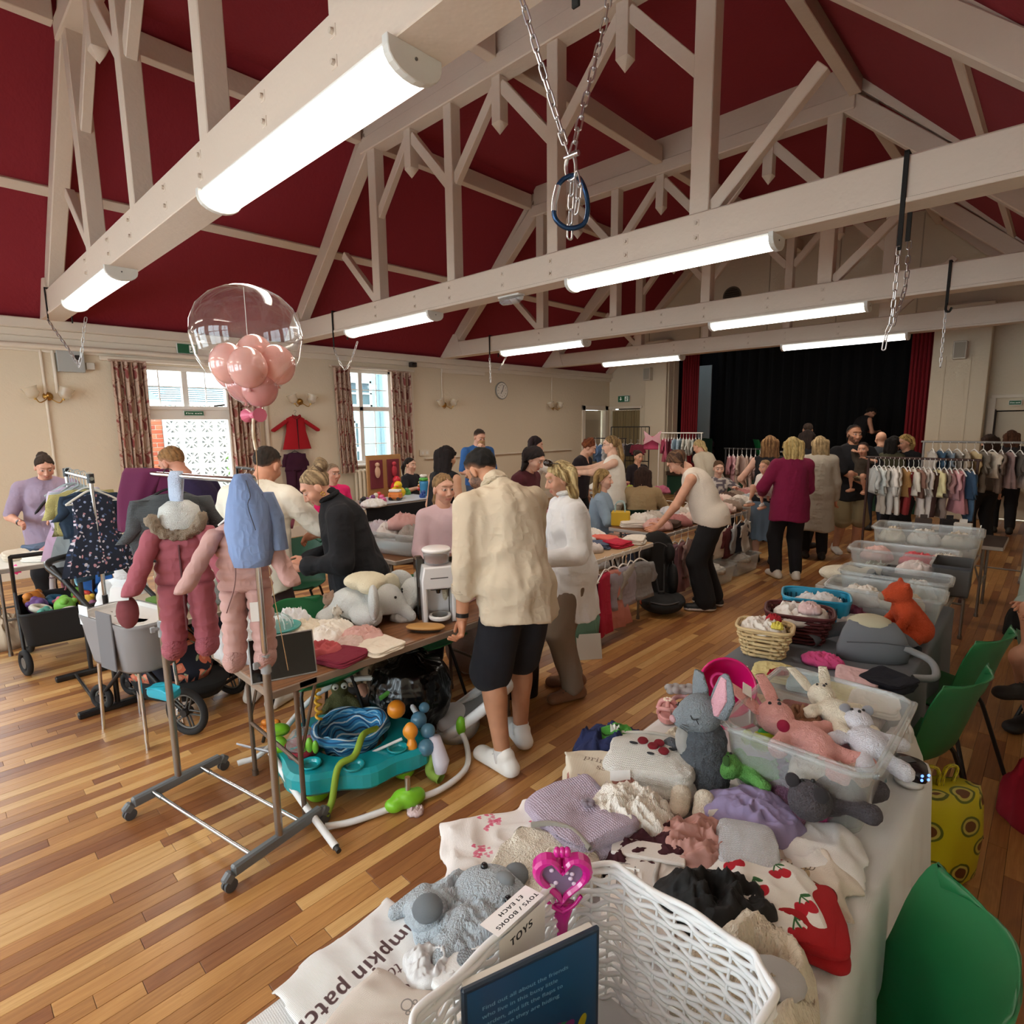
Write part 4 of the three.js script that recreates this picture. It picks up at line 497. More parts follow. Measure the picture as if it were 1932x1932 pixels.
person({label:'seated girl with tied hair in a floral top behind the heaped table, facing the camera',p:[-3.92,-8.85],f:-6,H:1.5,seat:.44,hs:1.12,mid:1,hp:6,hair:{s:'bun',c:'#6d4f38'},skin:'#dcb29c',top:{sl:.42,name:'top',col:(x,y,z)=>noise(x*30,y*30,z*30)>.05?[.55,.5,.46]:[.12,.1,.12]},bot:JEANS,shoe:trainers,hands:{L:[.2,.85,.32],R:[-.2,.85,.3]}});
person({label:'person with a blonde ponytail in a pale jacket bending away near the stage',p:[-4.1,-9.1],f:-140,H:1.66,lean:26,hp:10,hair:{s:'pony',c:'#cdb27c',len:.3},top:{c:'#cfc6b2',sl:.95,len:.2,name:'jacket',q:.035},bot:BLACKT,shoe:darkShoe});
person({label:'seated woman in a dark wrap top by the pillar, farthest seated figure',p:[-6.0,-9.85],f:20,H:1.64,seat:.46,hs:1.1,hair:{s:'bun',c:'#3a2820'},top:{c:'#241c22',sl:.4,name:'top',vneck:1},bot:BLACKT,shoe:darkShoe});
person({label:'woman with long light brown hair in a black sleeveless top and denim skirt',p:[-2.72,-7.66],f:158,H:1.7,mid:1,hair:{s:'long',c:'#7d5a38',c2:'#a37c50',len:.34},skin:'#dcae98',top:{c:'#17161b',sl:0,len:.08,name:'vest'},bot:{type:'skirt',c:'#6c8196',len:.58,flare:.2},shoe:{c:'#2b2622',name:'sandal'},hands:{L:[.28,1.02,.2]}});
const magenta=person({label:'blonde woman in a magenta jacket and black trousers, back to the camera, carrying a baby',p:[-2.24,-7.05],f:172,H:1.7,mid:1,hair:{s:'bob',c:'#dcc283',c2:'#b3965c',len:.2,th:1.1},skin:'#d5a58e',top:{c:'#7e1440',sl:.96,len:.2,name:'jacket',q:.03,flare:.2},bot:BLACKT,shoe:{c:'#dcd6cc'},hands:{L:[.24,1.0,.26],R:[-.1,1.06,.3]}});
person({label:'bare legged baby in white socks carried by the woman in magenta',p:[-2.62,-7.28],y:.94,f:-60,H:.72,child:1,hs:.84,mid:1,seat:0,hair:{s:'short',c:'#9a7a56'},top:{c:'#e8e2da',sl:.9,name:'baby_top'},bot:{c:'#e2dcd4',type:'shorts',len:.3},shoe:{c:'#efede8',name:'sock'},feet:{L:[.08,-.08,.14],R:[-.08,-.06,.16]}});
person({label:'woman with a dark fringed bob in black, right of the magenta jacket',p:[-2.69,-9.0],f:128,H:1.76,hair:{s:'bob',c:'#2b1d18',len:.2,fringe:1},top:{c:'#16151a',sl:.45,len:.1,name:'top'},bot:BLACKT,shoe:darkShoe});
person({label:'woman with long ash blonde hair in a long grey beige cardigan',p:[-2.32,-8.35],f:165,H:1.68,hair:{s:'long',c:'#a78f68',c2:'#c0a67c',len:.42},top:{c:'#aaa396',sl:.95,len:.5,name:'cardigan',q:.03,flare:.22},bot:BLACKT,shoe:darkShoe});
person({label:'dark bearded man in a black T-shirt and khaki shorts holding a baby',p:[-2.1,-9.02],f:-4,H:1.8,mid:1,male:1,w:1.12,hs:1.06,hp:2,skin:'#b98466',beard:'#1b1310',hair:{s:'short',c:'#171210',line:.085},top:{c:'#15151a',sl:.48,len:.2,name:'t_shirt',q:.026},bot:{c:'#8f8060',type:'shorts',len:.52,flare:.03,q:.024},shoe:trainers,hands:{L:[.08,1.16,.3],R:[.02,1.02,.28]},elbow:{R:[-.9,-.4,0],L:[.9,-.4,0]}});
person({label:'dark haired baby held by the bearded man, hand at its mouth',p:[-1.9,-8.74],y:1.08,f:-48,H:.8,child:1,hs:.9,mid:1,seat:0,hair:{s:'short',c:'#2b1b14',line:.07},skin:'#cf9c82',top:{c:'#3d342a',sl:.42,name:'baby_top'},bot:{type:'shorts',len:.4,col:(x,y,z)=>noise(x*50,y*50,z*50)>0?[.3,.24,.14]:[.1,.08,.05]},hands:{L:[.07,.28,.12],R:[-.02,.36,.13]},feet:{L:[.07,-.12,.1],R:[-.08,-.1,.12]}});
person({label:'woman in a dark sleeveless dress standing up on the stage, looking down',p:[-3.3,-14.35],y:.6,f:95,H:1.66,lean:18,slouch:16,hp:34,hair:{s:'pony',c:'#1c1513',len:.12},skin:'#c8947a',top:{c:'#17161a',sl:0,len:.05,name:'dress_top'},bot:{type:'skirt',c:'#1c1b20',len:.4},shoe:darkShoe,hands:{L:[.15,1.0,.4],R:[-.1,1.0,.42]}});
person({label:'bald man partly hidden behind the bearded man, right of his head',p:[-2.18,-11.2],f:170,H:1.68,male:1,hair:{s:'bald',c:'#777'},top:{c:'#33373d',sl:.5,name:'t_shirt'},bot:JEANS,shoe:darkShoe});
person({label:'person with dark hair in a khaki jacket between the baby and the rail',p:[-1.85,-10.2],f:100,H:1.64,hair:{s:'long',c:'#181210',len:.26},top:{c:'#4a4a36',sl:.9,name:'jacket'},bot:BLACKT,shoe:darkShoe});
person({label:'blonde woman in a black jacket facing left behind the front rail of baby clothes',p:[-1.62,-10.35],f:-82,H:1.68,lean:8,hp:12,hair:{s:'bob',c:'#cfae6c',c2:'#9d7f4b',len:.13},skin:'#d3a188',top:{c:'#1a1a1f',sl:.95,name:'jacket'},bot:BLACKT,shoe:darkShoe});
person({label:'brown haired woman behind the back rail, left of two heads at the far right',p:[-.75,-10.75],f:175,H:1.66,hair:{s:'bob',c:'#3b271d',len:.2},top:{c:'#4a4038',sl:.9,name:'top'},bot:BLACKT,shoe:darkShoe});
person({label:'auburn haired woman behind the back rail, right of two heads at the far right',p:[-.6,-12.2],f:150,H:1.7,hair:{s:'bob',c:'#5a3826',len:.18},top:{c:'#2c2a2e',sl:.9,name:'top'},bot:BLACKT,shoe:darkShoe});
person({label:'man with receding brown hair standing against the stage front, between two dark haired women',p:[-3.45,-11.6],f:160,H:1.84,male:1,skin:'#b98a72',hair:{s:'short',c:'#3a2a20',line:.1},top:{c:'#26262b',sl:.5,name:'t_shirt'},bot:JEANS,shoe:darkShoe});
person({label:'seated woman in frayed denim shorts with crossed bare legs at the right edge',p:[.16,-4.72],f:-84,H:1.7,near:1,seat:.46,hs:1,hp:20,lean:10,skin:'#b98568',hair:{s:'pony',c:'#4a3626',len:.2},top:{c:'#8d9a90',sl:.95,len:.05,name:'cardigan',q:.03},bot:{c:'#9db0bd',type:'shorts',len:.34,flare:.02,q:.02},shoe:darkShoe,feet:{L:[.04,.085,.26],R:[.16,.34,.42]},knee:{R:[.1,1,.6],L:[.1,.8,1]},hands:{L:[.1,.72,.3],R:[-.05,.74,.3]}});
// ---------- makers for cloth, hangers, boxes, tables and chairs ----------
const ridg=(x,y,z)=>1-abs(noise(x,y,z))*2;
// a crumpled garment lying on a surface: outline wd x dp, height h, base at y = 0
function crumple(wd,dp,h,seed,det=1){
const nr=Math.round(13*det),na=Math.round(34*det),pos=[],idx=[],s=seed*7.31;
const R=(a)=>1+.22*noise(cos(a)*1.3+s,sin(a)*1.3,s)+.1*noise(cos(a)*3.2,sin(a)*3.2+s,s);
const fold=(x,z)=>{const u=x*7+s,v=z*7-s,q=noise(u*.6,v*.6,s)*1.6;return ridg(u*.8+q,v*.5-q,s)*.5+ridg(u*1.6-q,v*1.9+q,s+4)*.26+.14*ridg(u*4,v*3.4,s+9);};
for(let i=0;i<=nr;i++)for(let j=0;j<na;j++){const t=i/nr,a=j/na*2*PI,r=pow(t,.85)*R(a),x=cos(a)*r*wd/2,z=sin(a)*r*dp/2,dome=pow(max(0,1-t*t),.42);const hh=h*dome*(.58+.58*fold(x/max(wd,dp)*.8,z/max(wd,dp)*.8))+(i===nr?0:.006*dome);const jit=i===nr?0:.1*t*noise(x*30,z*30,s)*wd;pos.push(x+jit*.2,max(i===nr?0:.003,hh),z+jit*.2);}
for(let i=0;i<nr;i++)for(let j=0;j<na;j++){const a=i*na+j,b=i*na+(j+1)%na,c=a+na,d=b+na;idx.push(a,b,c,b,d,c);}
const k=pos.length/3;pos.push(0,0,0);for(let j=0;j<na;j++)idx.push(k,nr*na+j,nr*na+(j+1)%na);
const g=new THREE.BufferGeometry();g.setAttribute('position',new THREE.BufferAttribute(new Float32Array(pos),3));g.setIndex(idx);g.computeVertexNormals();
const o=g.toNonIndexed(),p=o.attributes.position,uv=new Float32Array(p.count*2);for(let i=0;i<p.count;i++){uv[2*i]=p.getX(i);uv[2*i+1]=p.getZ(i);}o.setAttribute('uv',new THREE.BufferAttribute(uv,2));return o;
}
// a neatly folded garment: rounded stack with n visible layers
function folded(wd,dp,h,n,seed,det=1){
const na=Math.round(56*det),pr=[],r=rng(seed*13+1),off=Array.from({length:n+1},()=>r());for(let k=0;k<n;k++)for(const q of[.04,.3,.7,.96])pr.push([1-.05*off[k]-.03*k-(abs(q-.5)>.4?.045:0),(k+q)/n,k]);
const rings=[[0,0,0],[.9,0,0],...pr,[.93-.03*n,1.03,n],...[.82,.7,.58,.46,.34,.22,.1,0].map((q)=>[q,1.05,n])],pos=[],idx=[],e=.34;
for(const[q,y,k]of rings)for(let j=0;j<na;j++){const a=j/na*2*PI,c=cos(a),sn=sin(a),x0=Math.sign(c)*pow(abs(c),e)*q*wd/2,z0=Math.sign(sn)*pow(abs(sn),e)*q*dp/2,x=x0+.012*noise(z0*14,k*3,seed),z=z0+.012*noise(x0*14,k*5,seed+4),tp=y>.9?1:y;
const w=tp*(.5*noise(x*7+seed,z*7,seed)*h*.5+.006*ridg(x*13+2*noise(z*6,x*5,seed),z*11,seed)+.003*ridg(x*34,z*22+x*12,seed+7));pos.push(x,max(0,y*h*(1-.1*pow(q,6))+w),z);}
for(let i=0;i<rings.length-1;i++)for(let j=0;j<na;j++){const a=i*na+j,b=i*na+(j+1)%na,c=a+na,d=b+na;idx.push(a,c,b,b,c,d);}
const g=new THREE.BufferGeometry();g.setAttribute('position',new THREE.BufferAttribute(new Float32Array(pos),3));g.setIndex(idx);g.computeVertexNormals();return boxUV(g);
}
// a garment of a given outline lying flat: 2-D outline in x-z, thickness th, raised by folds; uv is the position in metres
const sdPoly=(P,x,y)=>{let d=1e9,s=1;for(let i=0,j=P.length-1;i<P.length;j=i,i++){const ex=P[j][0]-P[i][0],ey=P[j][1]-P[i][1],wx=x-P[i][0],wy=y-P[i][1],t=clamp((wx*ex+wy*ey)/(ex*ex+ey*ey),0,1);d=min(d,(wx-ex*t)**2+(wy-ey*t)**2);const c1=y>=P[i][1],c2=y<P[j][1],c3=ex*wy>ey*wx;if((c1&&c2&&c3)||(!c1&&!c2&&!c3))s=-s;}return s*sqrt(d);};
function flatGarment(P,th,seed,o={}){
const c=o.cell??.009,xs=P.map((p)=>p[0]),ys=P.map((p)=>p[1]),lift=o.lift??.02,hgt=(x,z)=>lift*max(0,.35+.45*ridg(x*9+seed,z*6+1.5*noise(x*6,z*6,seed),seed)+.3*ridg(x*20+2*noise(z*9,x*9,seed),z*17,seed+3)+.25*noise(x*7,z*7,seed))+(o.slope?o.slope(x,z):0);
const f=new Field([min(...xs)-.03,-.01,min(...ys)-.03],[max(...xs)+.03,lift*2+th+.05+(o.top??0),max(...ys)+.03],c);
f.all((d,x,y,z)=>{const w=.012*noise(x*18,z*18,seed),p=sdPoly(P,x+w,z+w),top=y-hgt(x,z)*sstep(0,-.03,p)-th,q=max(p,0),e=max(p+.0,0);const r=th*.9;const a=p+r,b=top+r*.4;return max(hypot(max(a,0),max(b,0))+min(max(a,b),0)-r,-y*.9)*.8;});
const g=f.mesh(),p=g.attributes.position,uv=g.attributes.uv;for(let i=0;i<p.count;i++)uv.setXY(i,p.getX(i),p.getZ(i));return g;
}
const sym=(h)=>[...h,...h.slice().reverse().map(([x,y])=>[-x,y])];
const TSHIRT=(w=.3,l=.36,s=.12)=>sym([[.05,-l/2+.02],[w*.36,-l/2],[w/2+s*.8,-l/2+.05],[w/2+s,-l/2+.13],[w/2+.005,-l/2+.15],[w/2,l/2]]);
// garments on hangers; x across the shoulders, y down from the hanger's hook at y = 0
function hangTop(w,l,th,sl,seed,n=14){
const r=(a,t)=>1+.16*sin(a*5+seed+t*2)*t+.1*noise(a*2,t*6,seed),m=9,b=[];for(let i=0;i<=m;i++){const t=i/m;b.push([.012*noise(t*3,seed,2),-.075-t*l,.012*noise(seed,t*3,4),(t<.12?mix(w*.22,w*.5,sqrt(t/.12)):w*(.5+.05*t)),th*(.55+.45*sstep(0,.3,t))]);}
const out=[loft(b,n,r)];if(sl>0)for(const k of[-1,1]){const q=[];for(let i=0;i<=6;i++){const t=i/6;q.push([k*(w*.42+t*sl*.3+.015*noise(t*3,seed,k)),-.095-t*sl*.95,.014*noise(seed+k,t*4,1),.04*(1-t*.25),th*.55]);}out.push(loft(q,9,r));}return merge(out);
}
function hangLegs(w,l,th,top,seed,n=12){const out=[];const r=(a,t)=>1+.14*sin(a*4+seed)+.1*noise(a*2,t*6,seed);for(const k of[-1,1]){const q=[];for(let i=0;i<=7;i++){const t=i/7;q.push([k*w*(.22+.05*t),top-t*l,.01*noise(t*4,seed,k),w*(.27-.08*t),th*(1-.2*t)]);}out.push(loft(q,n,r));}return merge(out);}
const hangerGeo=(w=.28)=>merge([tube([[-.0,-.005,0],[.018,.012,0],[.012,.035,0],[-.01,.036,0],[-.018,.022,0]].reverse(),.0022,16,5),rod([0,-.05,0],[0,-.004,0],.0025),tube([[-w/2,-.115,0],[-w*.3,-.085,0],[0,-.052,0],[w*.3,-.085,0],[w/2,-.115,0]],.006,20,6),rod([-w/2,-.115,0],[w/2,-.115,0],.004)]);
const hangerG=hangerGeo(.26),hangerW=M('#ecebe8',.4);
const varG=(f,n)=>{const a=[];return(i)=>a[i%n]??=f(i%n);};
const vCr=varG((i)=>crumple(.3,.26,.1,i+3,1.7),7),vFo=varG((i)=>folded(.3,.24,.05,3,i+2,.8),5),vTop=varG((i)=>hangTop(.25+.02*i,.26+.02*(i%3),.03,.2-.04*(i%3),i*3+1),5),vRom=varG((i)=>merge([hangTop(.24,.26,.03,.17,i+20),hangLegs(.24,.24,.026,-.31,i)]),4),vDress=varG((i)=>loft([[0,-.075,0,.05,.02],[0,-.1,0,.1,.024],[0,-.2,0,.1,.03],[0,-.26,0,.1,.03],[0,-.36,0,.14,.045],[0,-.48,0,.17,.055]],22,(a,t)=>1+.2*t*sin(a*7+i*2)),3),vTrs=varG((i)=>hangLegs(.24,.44,.03,-.1,i+5),3);
const KIND={top:vTop,romper:vRom,dress:vDress,trousers:vTrs};
function hung(name,label,cat,kind,color,pos,turn,i,group,o={}){
const t=thing(name,label,cat,pos,turn,group);part(t,'hanger',hangerG,o.hm??hangerW);const g=part(t,'garment',KIND[kind](i),o.m??fab(color,o.fab??'crease'));if(o.s)t.scale.set(...[o.s].flat().concat(o.s,o.s).slice(0,3));if(o.tag)part(t,'price_tag',bx(-.03,.03,-.24,-.18,.045,.047,0),M('#f2f0ea',.7));return t;
}
// a pile: individuals on a surface. list of [color, kind, x, y, z, turn, sx, sy, sz, label]
function cloth(label,color,kind,p,turn=0,s=[1,1,1],i=0,o={}){
const t=solo(o.name??'garment',label,o.cat??'clothes',kind==='fold'?vFo(i):vCr(i),o.m??fab(color,o.fab??(kind==='fold'?'weave':'crease')),p,turn,o.group);t.scale.set(...s);return t;
}
// open storage box with sloping sides and a rolled rim
function tubGeo(w,d,h,r=.05,taper=.9,th=.003){
const out=(k,y)=>{const p=[],q=6,W=w/2*k,D=d/2*k;for(const[cx,cz,a0]of[[W-r,D-r,0],[-W+r,D-r,PI/2],[-W+r,-D+r,PI],[W-r,-D+r,PI*1.5]])for(let i=0;i<=q;i++){const a=a0+i/q*PI/2;p.push([cx+cos(a)*r,y,cz+sin(a)*r]);}return p;};
const rings=[out(taper*.97,.004),out(taper,.02),out(mix(taper,1,.5),h*.5),out(.985,h*.93),out(1,h*.935),out(1.0,h),out(.97,h),out(.965,h*.92),out(mix(taper,1,.5)-.015,h*.5),out(taper-.015,.022),out(taper*.5,.018)],pos=[],idx=[],n=rings[0].length;
for(const q of rings)for(const v of q)pos.push(...v);for(let i=0;i<rings.length-1;i++)for(let j=0;j<n;j++){const a=i*n+j,b=i*n+(j+1)%n,c=a+n,e=b+n;idx.push(a,c,b,b,c,e);}
const k=pos.length/3;pos.push(0,.004,0,0,.018,0);const m=rings.length-1;for(let j=0;j<n;j++){idx.push(k,j,(j+1)%n);idx.push(k+1,m*n+(j+1)%n,m*n+j);}
const g=new THREE.BufferGeometry();g.setAttribute('position',new THREE.BufferAttribute(new Float32Array(pos),3));g.setIndex(idx);g.computeVertexNormals();return boxUV(g);
}
function tub(label,p,turn,w,d,h,m=clearPlastic,o={}){const t=thing(o.name??'storage_box',label,o.cat??'box',p,turn,o.group);part(t,'box_shell',tubGeo(w,d,h,o.r,o.taper),m);part(t,'rim',(()=>{const q=[];const r=o.r??.05;for(const[cx,cz,a0]of[[w/2-r,d/2-r,0],[-w/2+r,d/2-r,PI/2],[-w/2+r,-d/2+r,PI],[w/2-r,-d/2+r,PI*1.5]])for(let i=0;i<=3;i++){const a=a0+i/3*PI/2;q.push([cx+cos(a)*(r+.006),h-.012,cz+sin(a)*(r+.006)]);}return tube(q,.0085,90,6,true);})(),m);return t;}
// folding trestle table; top at height y, x0..x1, z0..z1
function foldTable(label,x0,x1,z0,z1,o={}){
const y=o.y??.73,cx=(x0+x1)/2,cz=(z0+z1)/2,w=x1-x0,d=z1-z0,t=thing('table',label,'table',[cx,0,cz],o.turn??0,o.group),lm=o.leg??metal('#8d8a86',.45);
part(t,'tabletop',cbox(w,.022,d,.004).translate(0,y-.011,0),o.top??M('#7a5233',.45));part(t,'edge_trim',merge([cbox(w+.004,.036,.012).translate(0,y-.022,d/2),cbox(w+.004,.036,.012).translate(0,y-.022,-d/2),cbox(.012,.036,d).translate(w/2,y-.022,0),cbox(.012,.036,d).translate(-w/2,y-.022,0)]),o.edge??M('#a9a29a',.4,{metalness:.5}));
const a=w>d;for(const s of[-1,1])for(const k of[-1,1]){const L=a?[s*(w/2-.14),k*(d/2-.06)]:[k*(w/2-.06),s*(d/2-.14)];part(t,'leg',merge([rod([L[0],0,L[1]],[L[0],y-.03,L[1]],.0125),rod([L[0]-(a?s*.1:0),y-.04,L[1]-(a?0:s*.1)],[L[0],y*.45,L[1]],.008),rod([L[0],0,L[1]],[L[0],.03,L[1]],.017)]),lm);}
for(const s of[-1,1])part(t,'cross_bar',a?rod([s*(w/2-.14),.3,-d/2+.06],[s*(w/2-.14),.3,d/2-.06],.01):rod([-w/2+.06,.3,s*(d/2-.14)],[w/2-.06,.3,s*(d/2-.14)],.01),lm);
return t;
}
// moulded polypropylene stacking chair on black tube legs
const chairShell=(()=>{const pr=curve([[0,.455,.22],[0,.44,.2],[0,.425,.05],[0,.42,-.08],[0,.45,-.165],[0,.56,-.205],[0,.7,-.24],[0,.8,-.275],[0,.825,-.29]]);return shell(26,12,(u,v)=>{const p=pr.getPoint(u),t=v*2-1,seat=1-sstep(.35,.6,u),w=mix(.225,.235,seat)*(1-.22*pow(max(0,(u-.75)/.25),2)-.1*pow(max(0,(.12-u)/.12),2)),bow=t*t;return[t*w,p.y+seat*bow*.03-(1-seat)*0-(u>.93?bow*.05*(u-.93)/.07:0),p.z+(1-seat)*bow*.07];},-.006);})();
const chairLegs=[[-1,1],[1,1],[-1,-1],[1,-1]].map(([x,z])=>tube([[x*.15,.41,z*.11-.02],[x*.17,.36,z*.13-.02],[x*.215,0.01,z*.24-.02]],.0105,10,7)),chairUnder=merge([rod([-.15,.408,.09],[-.15,.408,-.13],.01),rod([.15,.408,.09],[.15,.408,-.13],.01)]);
const green=M('#12693a',.42,{clearcoat:.25,clearcoatRoughness:.4}),chairBlack=M('#131314',.4);
function chair(label,p,turn,m=green){const t=thing('chair',label,'chair',p,turn);part(t,'seat_shell',chairShell,m);for(const g of chairLegs)part(t,'leg',g,chairBlack);part(t,'under_frame',chairUnder,chairBlack);return t;}
// soft toy pieces: SDF blobs with plush texture
function plush(t,name,ps,c,k=.02,cell=.007,o={}){return part(t,name,blob(ps,cell,k,(f)=>f.all((d,x,y,z)=>abs(d)<.03?d+(o.fur??.003)*noise(x*90,y*90,z*90):d)),o.m??fab(c,'fleece'));}
// ---------- left side: clothes rails, pushchairs, wooden table ----------
const greyPlastic=M('#6d7378',.5),dullSteel=metal('#a7a6a3',.35),puff=(n,amp)=>(a,t)=>1+amp*(abs(sin(t*PI*n))-.6);
function quilt(w,l,th,o={}){
const P=[],n=o.n??5,sl=o.sl??.3,tr=[];for(let i=0;i<=24;i++){const t=i/24;tr.push([0,-.1-t*l*.52,0,w*(t<.1?mix(.3,.5,t/.1):.5+.04*t),th*(.7+.35*sin(t*PI))]);}P.push(loft(tr,22,puff(n,.16)));
for(const k of[-1,1]){const s=[],g=[];for(let i=0;i<=18;i++){const t=i/18;s.push([k*(w*.44+t*sl*(o.out??.35)),-.13-t*sl*.95,.02+t*(o.fwd??.04),.062*(1-.1*t),.062]);g.push([k*w*(.25+.06*t),-.1-l*.5-t*l*.5,0,w*.27*(1-.14*t),th*.95]);}P.push(loft(s,14,puff(4,.17)),loft(g,16,puff(n,.17)));P.push(ball(k*w*.31,-.1-l-.02,.03,w*.24,.06,th*1.15));}
return merge(P);
}
{
const A=[-3.11,0,-.77],B=[-2.31,0,-.93],t=thing('clothes_rail','silver and grey wheeled clothes rail with padded pink suits, nearest on the left','clothes rail'),dir=vnorm(vsub(B,A)),prp=[dir[2],0,-dir[0]],at=(k,f,y)=>[A[0]+dir[0]*k+prp[0]*-f,y,A[2]+dir[2]*k+prp[2]*-f],L=vlen(vsub(B,A));
for(const k of[0,L]){
part(t,'base_foot',merge([beam(at(k,-.22,.075),at(k,.22,.075),.035,.05,.008),beam(at(k,-.22,.075),at(k,-.255,.045),.034,.045,.008),beam(at(k,.22,.075),at(k,.255,.045),.034,.045,.008)]),greyPlastic);
for(const f of[-.235,.235]){const c=at(k,f,.028),d=[dir[0]*.016,0,dir[2]*.016];part(t,'castor',merge([rod(vadd(c,d,1),vadd(c,d,.25),.027,.027,14),rod(vadd(c,d,-.25),vadd(c,d,-1),.027,.027,14),rod(vadd(c,d,-.5),vadd(c,d,.5),.01)]),M('#4a4e52',.5));}
part(t,'lower_pole',rod(at(k,0,.09),at(k,0,.86),.0165,.0165,14),dullSteel);part(t,'collar',merge([rod(at(k,0,.84),at(k,0,.92),.021,.021,14),rod(at(k,.01,.885),at(k,.04,.885),.009),cbox(.012,.03,.022).translate(...at(k,.045,.885))]),M('#9a9fa3',.4));part(t,'upper_pole',rod(at(k,0,.9),at(k,0,1.64),.0125,.0125,14),chrome);part(t,'corner_joint',ball(...at(k,0,1.645),.02),greyPlastic);
}
for(const f of[-.11,.13])part(t,'cross_bar',merge([rod(at(0,f,.085),at(L,f,.085),.0095,.0095,10),rod(at(.06,f,.085),at(.1,f,.085),.0125,.0125,10)]),metal('#c3c7c9',.25));
part(t,'hanging_bar',rod(at(-.02,0,1.64),at(L+.02,0,1.64),.0125,.0125,14),chrome);
const turn=atan2(-dir[2],dir[0]),R=(k)=>at(k,0,1.63);
// burgundy trousers folded over a hanger
const bt=thing('trousers','burgundy corduroy trousers folded over the left end of the silver rail','trousers',R(.0),turn+.3);part(bt,'garment',merge([loft([[-.02,.035,.0,.1,.025],[-.02,.01,0,.115,.04],[-.05,-.1,.03,.095,.04],[-.06,-.22,.04,.085,.04],[-.065,-.26,.04,.08,.036]],20,(a,q)=>1+.1*sin(a*6+q*3)),loft([[.06,.03,-.01,.06,.025],[.06,-.1,-.02,.07,.036],[.07,-.22,-.02,.075,.036]],18,(a,q)=>1+.1*sin(a*5+1))]),fab('#5e1640','weave'));part(bt,'hanger',hangerG,M('#17171a',.4));
const dk=thing('jacket','dark grey knitted jacket hanging behind the pink padded suit on the silver rail','jacket',R(.2),turn+1.15);part(dk,'garment',hangTop(.3,.3,.05,.2,4,20),fab('#5a6064','knit'));part(dk,'hanger',hangerG,M('#222',.4));
const sk=thing('mittens','pale blue cloth flap pegged over the silver rail bar','cloth',R(.27),turn);part(sk,'garment',loft([[0,.03,0,.04,.02],[0,0,.005,.045,.028],[.004,-.08,.015,.05,.02],[.008,-.13,.015,.04,.015]],14),fab('#b9c6dc','fleece'));
const p1=thing('padded_suit','dusky pink padded snowsuit with a fur trimmed hood on the silver rail','snowsuit',vadd(R(.3),[0,-.1,.02]),turn+.9);p1.scale.set(.72,.92,.8);part(p1,'garment',quilt(.3,.6,.085,{out:.45,fwd:.1}),fab('#9c5560','crease'));part(p1,'hood',merge([loft([[0,-.16,.0,.12,.08],[0,-.1,.0,.13,.09],[0,-.03,-.01,.11,.075],[0,.0,-.01,.06,.04]],18)]),fab('#cfd2cf','fleece'));part(p1,'fur_trim',blob(Array.from({length:22},(q,i)=>{const a=PI*(1.02+.96*i/21);return ell([cos(a)*.135,-.07+sin(a)*.085,.07+.015*sin(i*2.1)],[.03,.026,.03]);}),.009,.015,(f)=>f.all((d,x,y,z)=>abs(d)<.03?d+.012*noise(x*70,y*70,z*70):d)),fab('#8d7f6e','fleece'));part(p1,'zip',bx(-.004,.004,-.62,-.2,.085,.1,0),M('#5b3038',.4));part(p1,'mitten',ball(-.3,-.5,.1,.06,.08,.05),fab('#a3545c','fleece'));part(p1,'price_card',bx(-.05,.05,-.04,.03,-.002,.002,0).rotateX(-.7).translate(-.32,-.4,.13),M('#e8eef0',.5));
const p2=thing('padded_suit','pale pink padded baby suit, right of the fur hooded one on the silver rail','snowsuit',vadd(R(.72),[0,-.07,.0]),turn+.8);p2.scale.set(.64,.9,.8);part(p2,'garment',quilt(.3,.62,.08,{n:6,out:.7,sl:.26,fwd:.12}),fab('#bd9690','crease'));part(p2,'zip',tube([[-.02,-.14,.09],[-.03,-.35,.1],[-.1,-.5,.09]],.004,16,5),M('#8d6a68',.4));part(p2,'price_tag',bx(.04,.1,-.55,-.46,.09,.093,0),M('#d9d6d2',.6));part(p2,'hanger',hangerG,M('#e8e6e2',.3));part(p2,'hood_lining',ball(0,-.08,-.02,.09,.06,.07),fab('#b39a86','fleece'));
const bb=thing('jacket','crumpled light blue rain jacket over the right end of the silver rail','jacket',vadd(R(L+.01),[0,.02,.02]),turn+.75);bb.scale.set(.54,.95,.7);part(bb,'garment',(()=>{const q=[[-.03,.02,0,.05,.05],[-.02,-.02,.02,.09,.07],[0,-.1,.03,.14,.085],[0,-.2,.03,.155,.09],[0,-.3,.03,.15,.085],[.0,-.36,.03,.12,.07]];return loft(q,34,(a,t2)=>1+.1*ridg(cos(a)*3,t2*5,sin(a)*3)+.05*noise(a*6,t2*14,2));})(),fab('#7d93bd','crease'));part(bb,'sleeve',loft([[.12,-.06,.0,.05,.05],[.17,-.16,.0,.06,.055],[.19,-.3,.0,.058,.05]],16,(a,t2)=>1+.1*noise(a*5,t2*8,1)),fab('#7285a8','crease'));part(bb,'drawstring',tube([[.02,.0,.09],[.05,-.06,.12],[.03,-.1,.125],[.07,-.2,.13]],.003,16,5),M('#3b3d4c',.7));
}
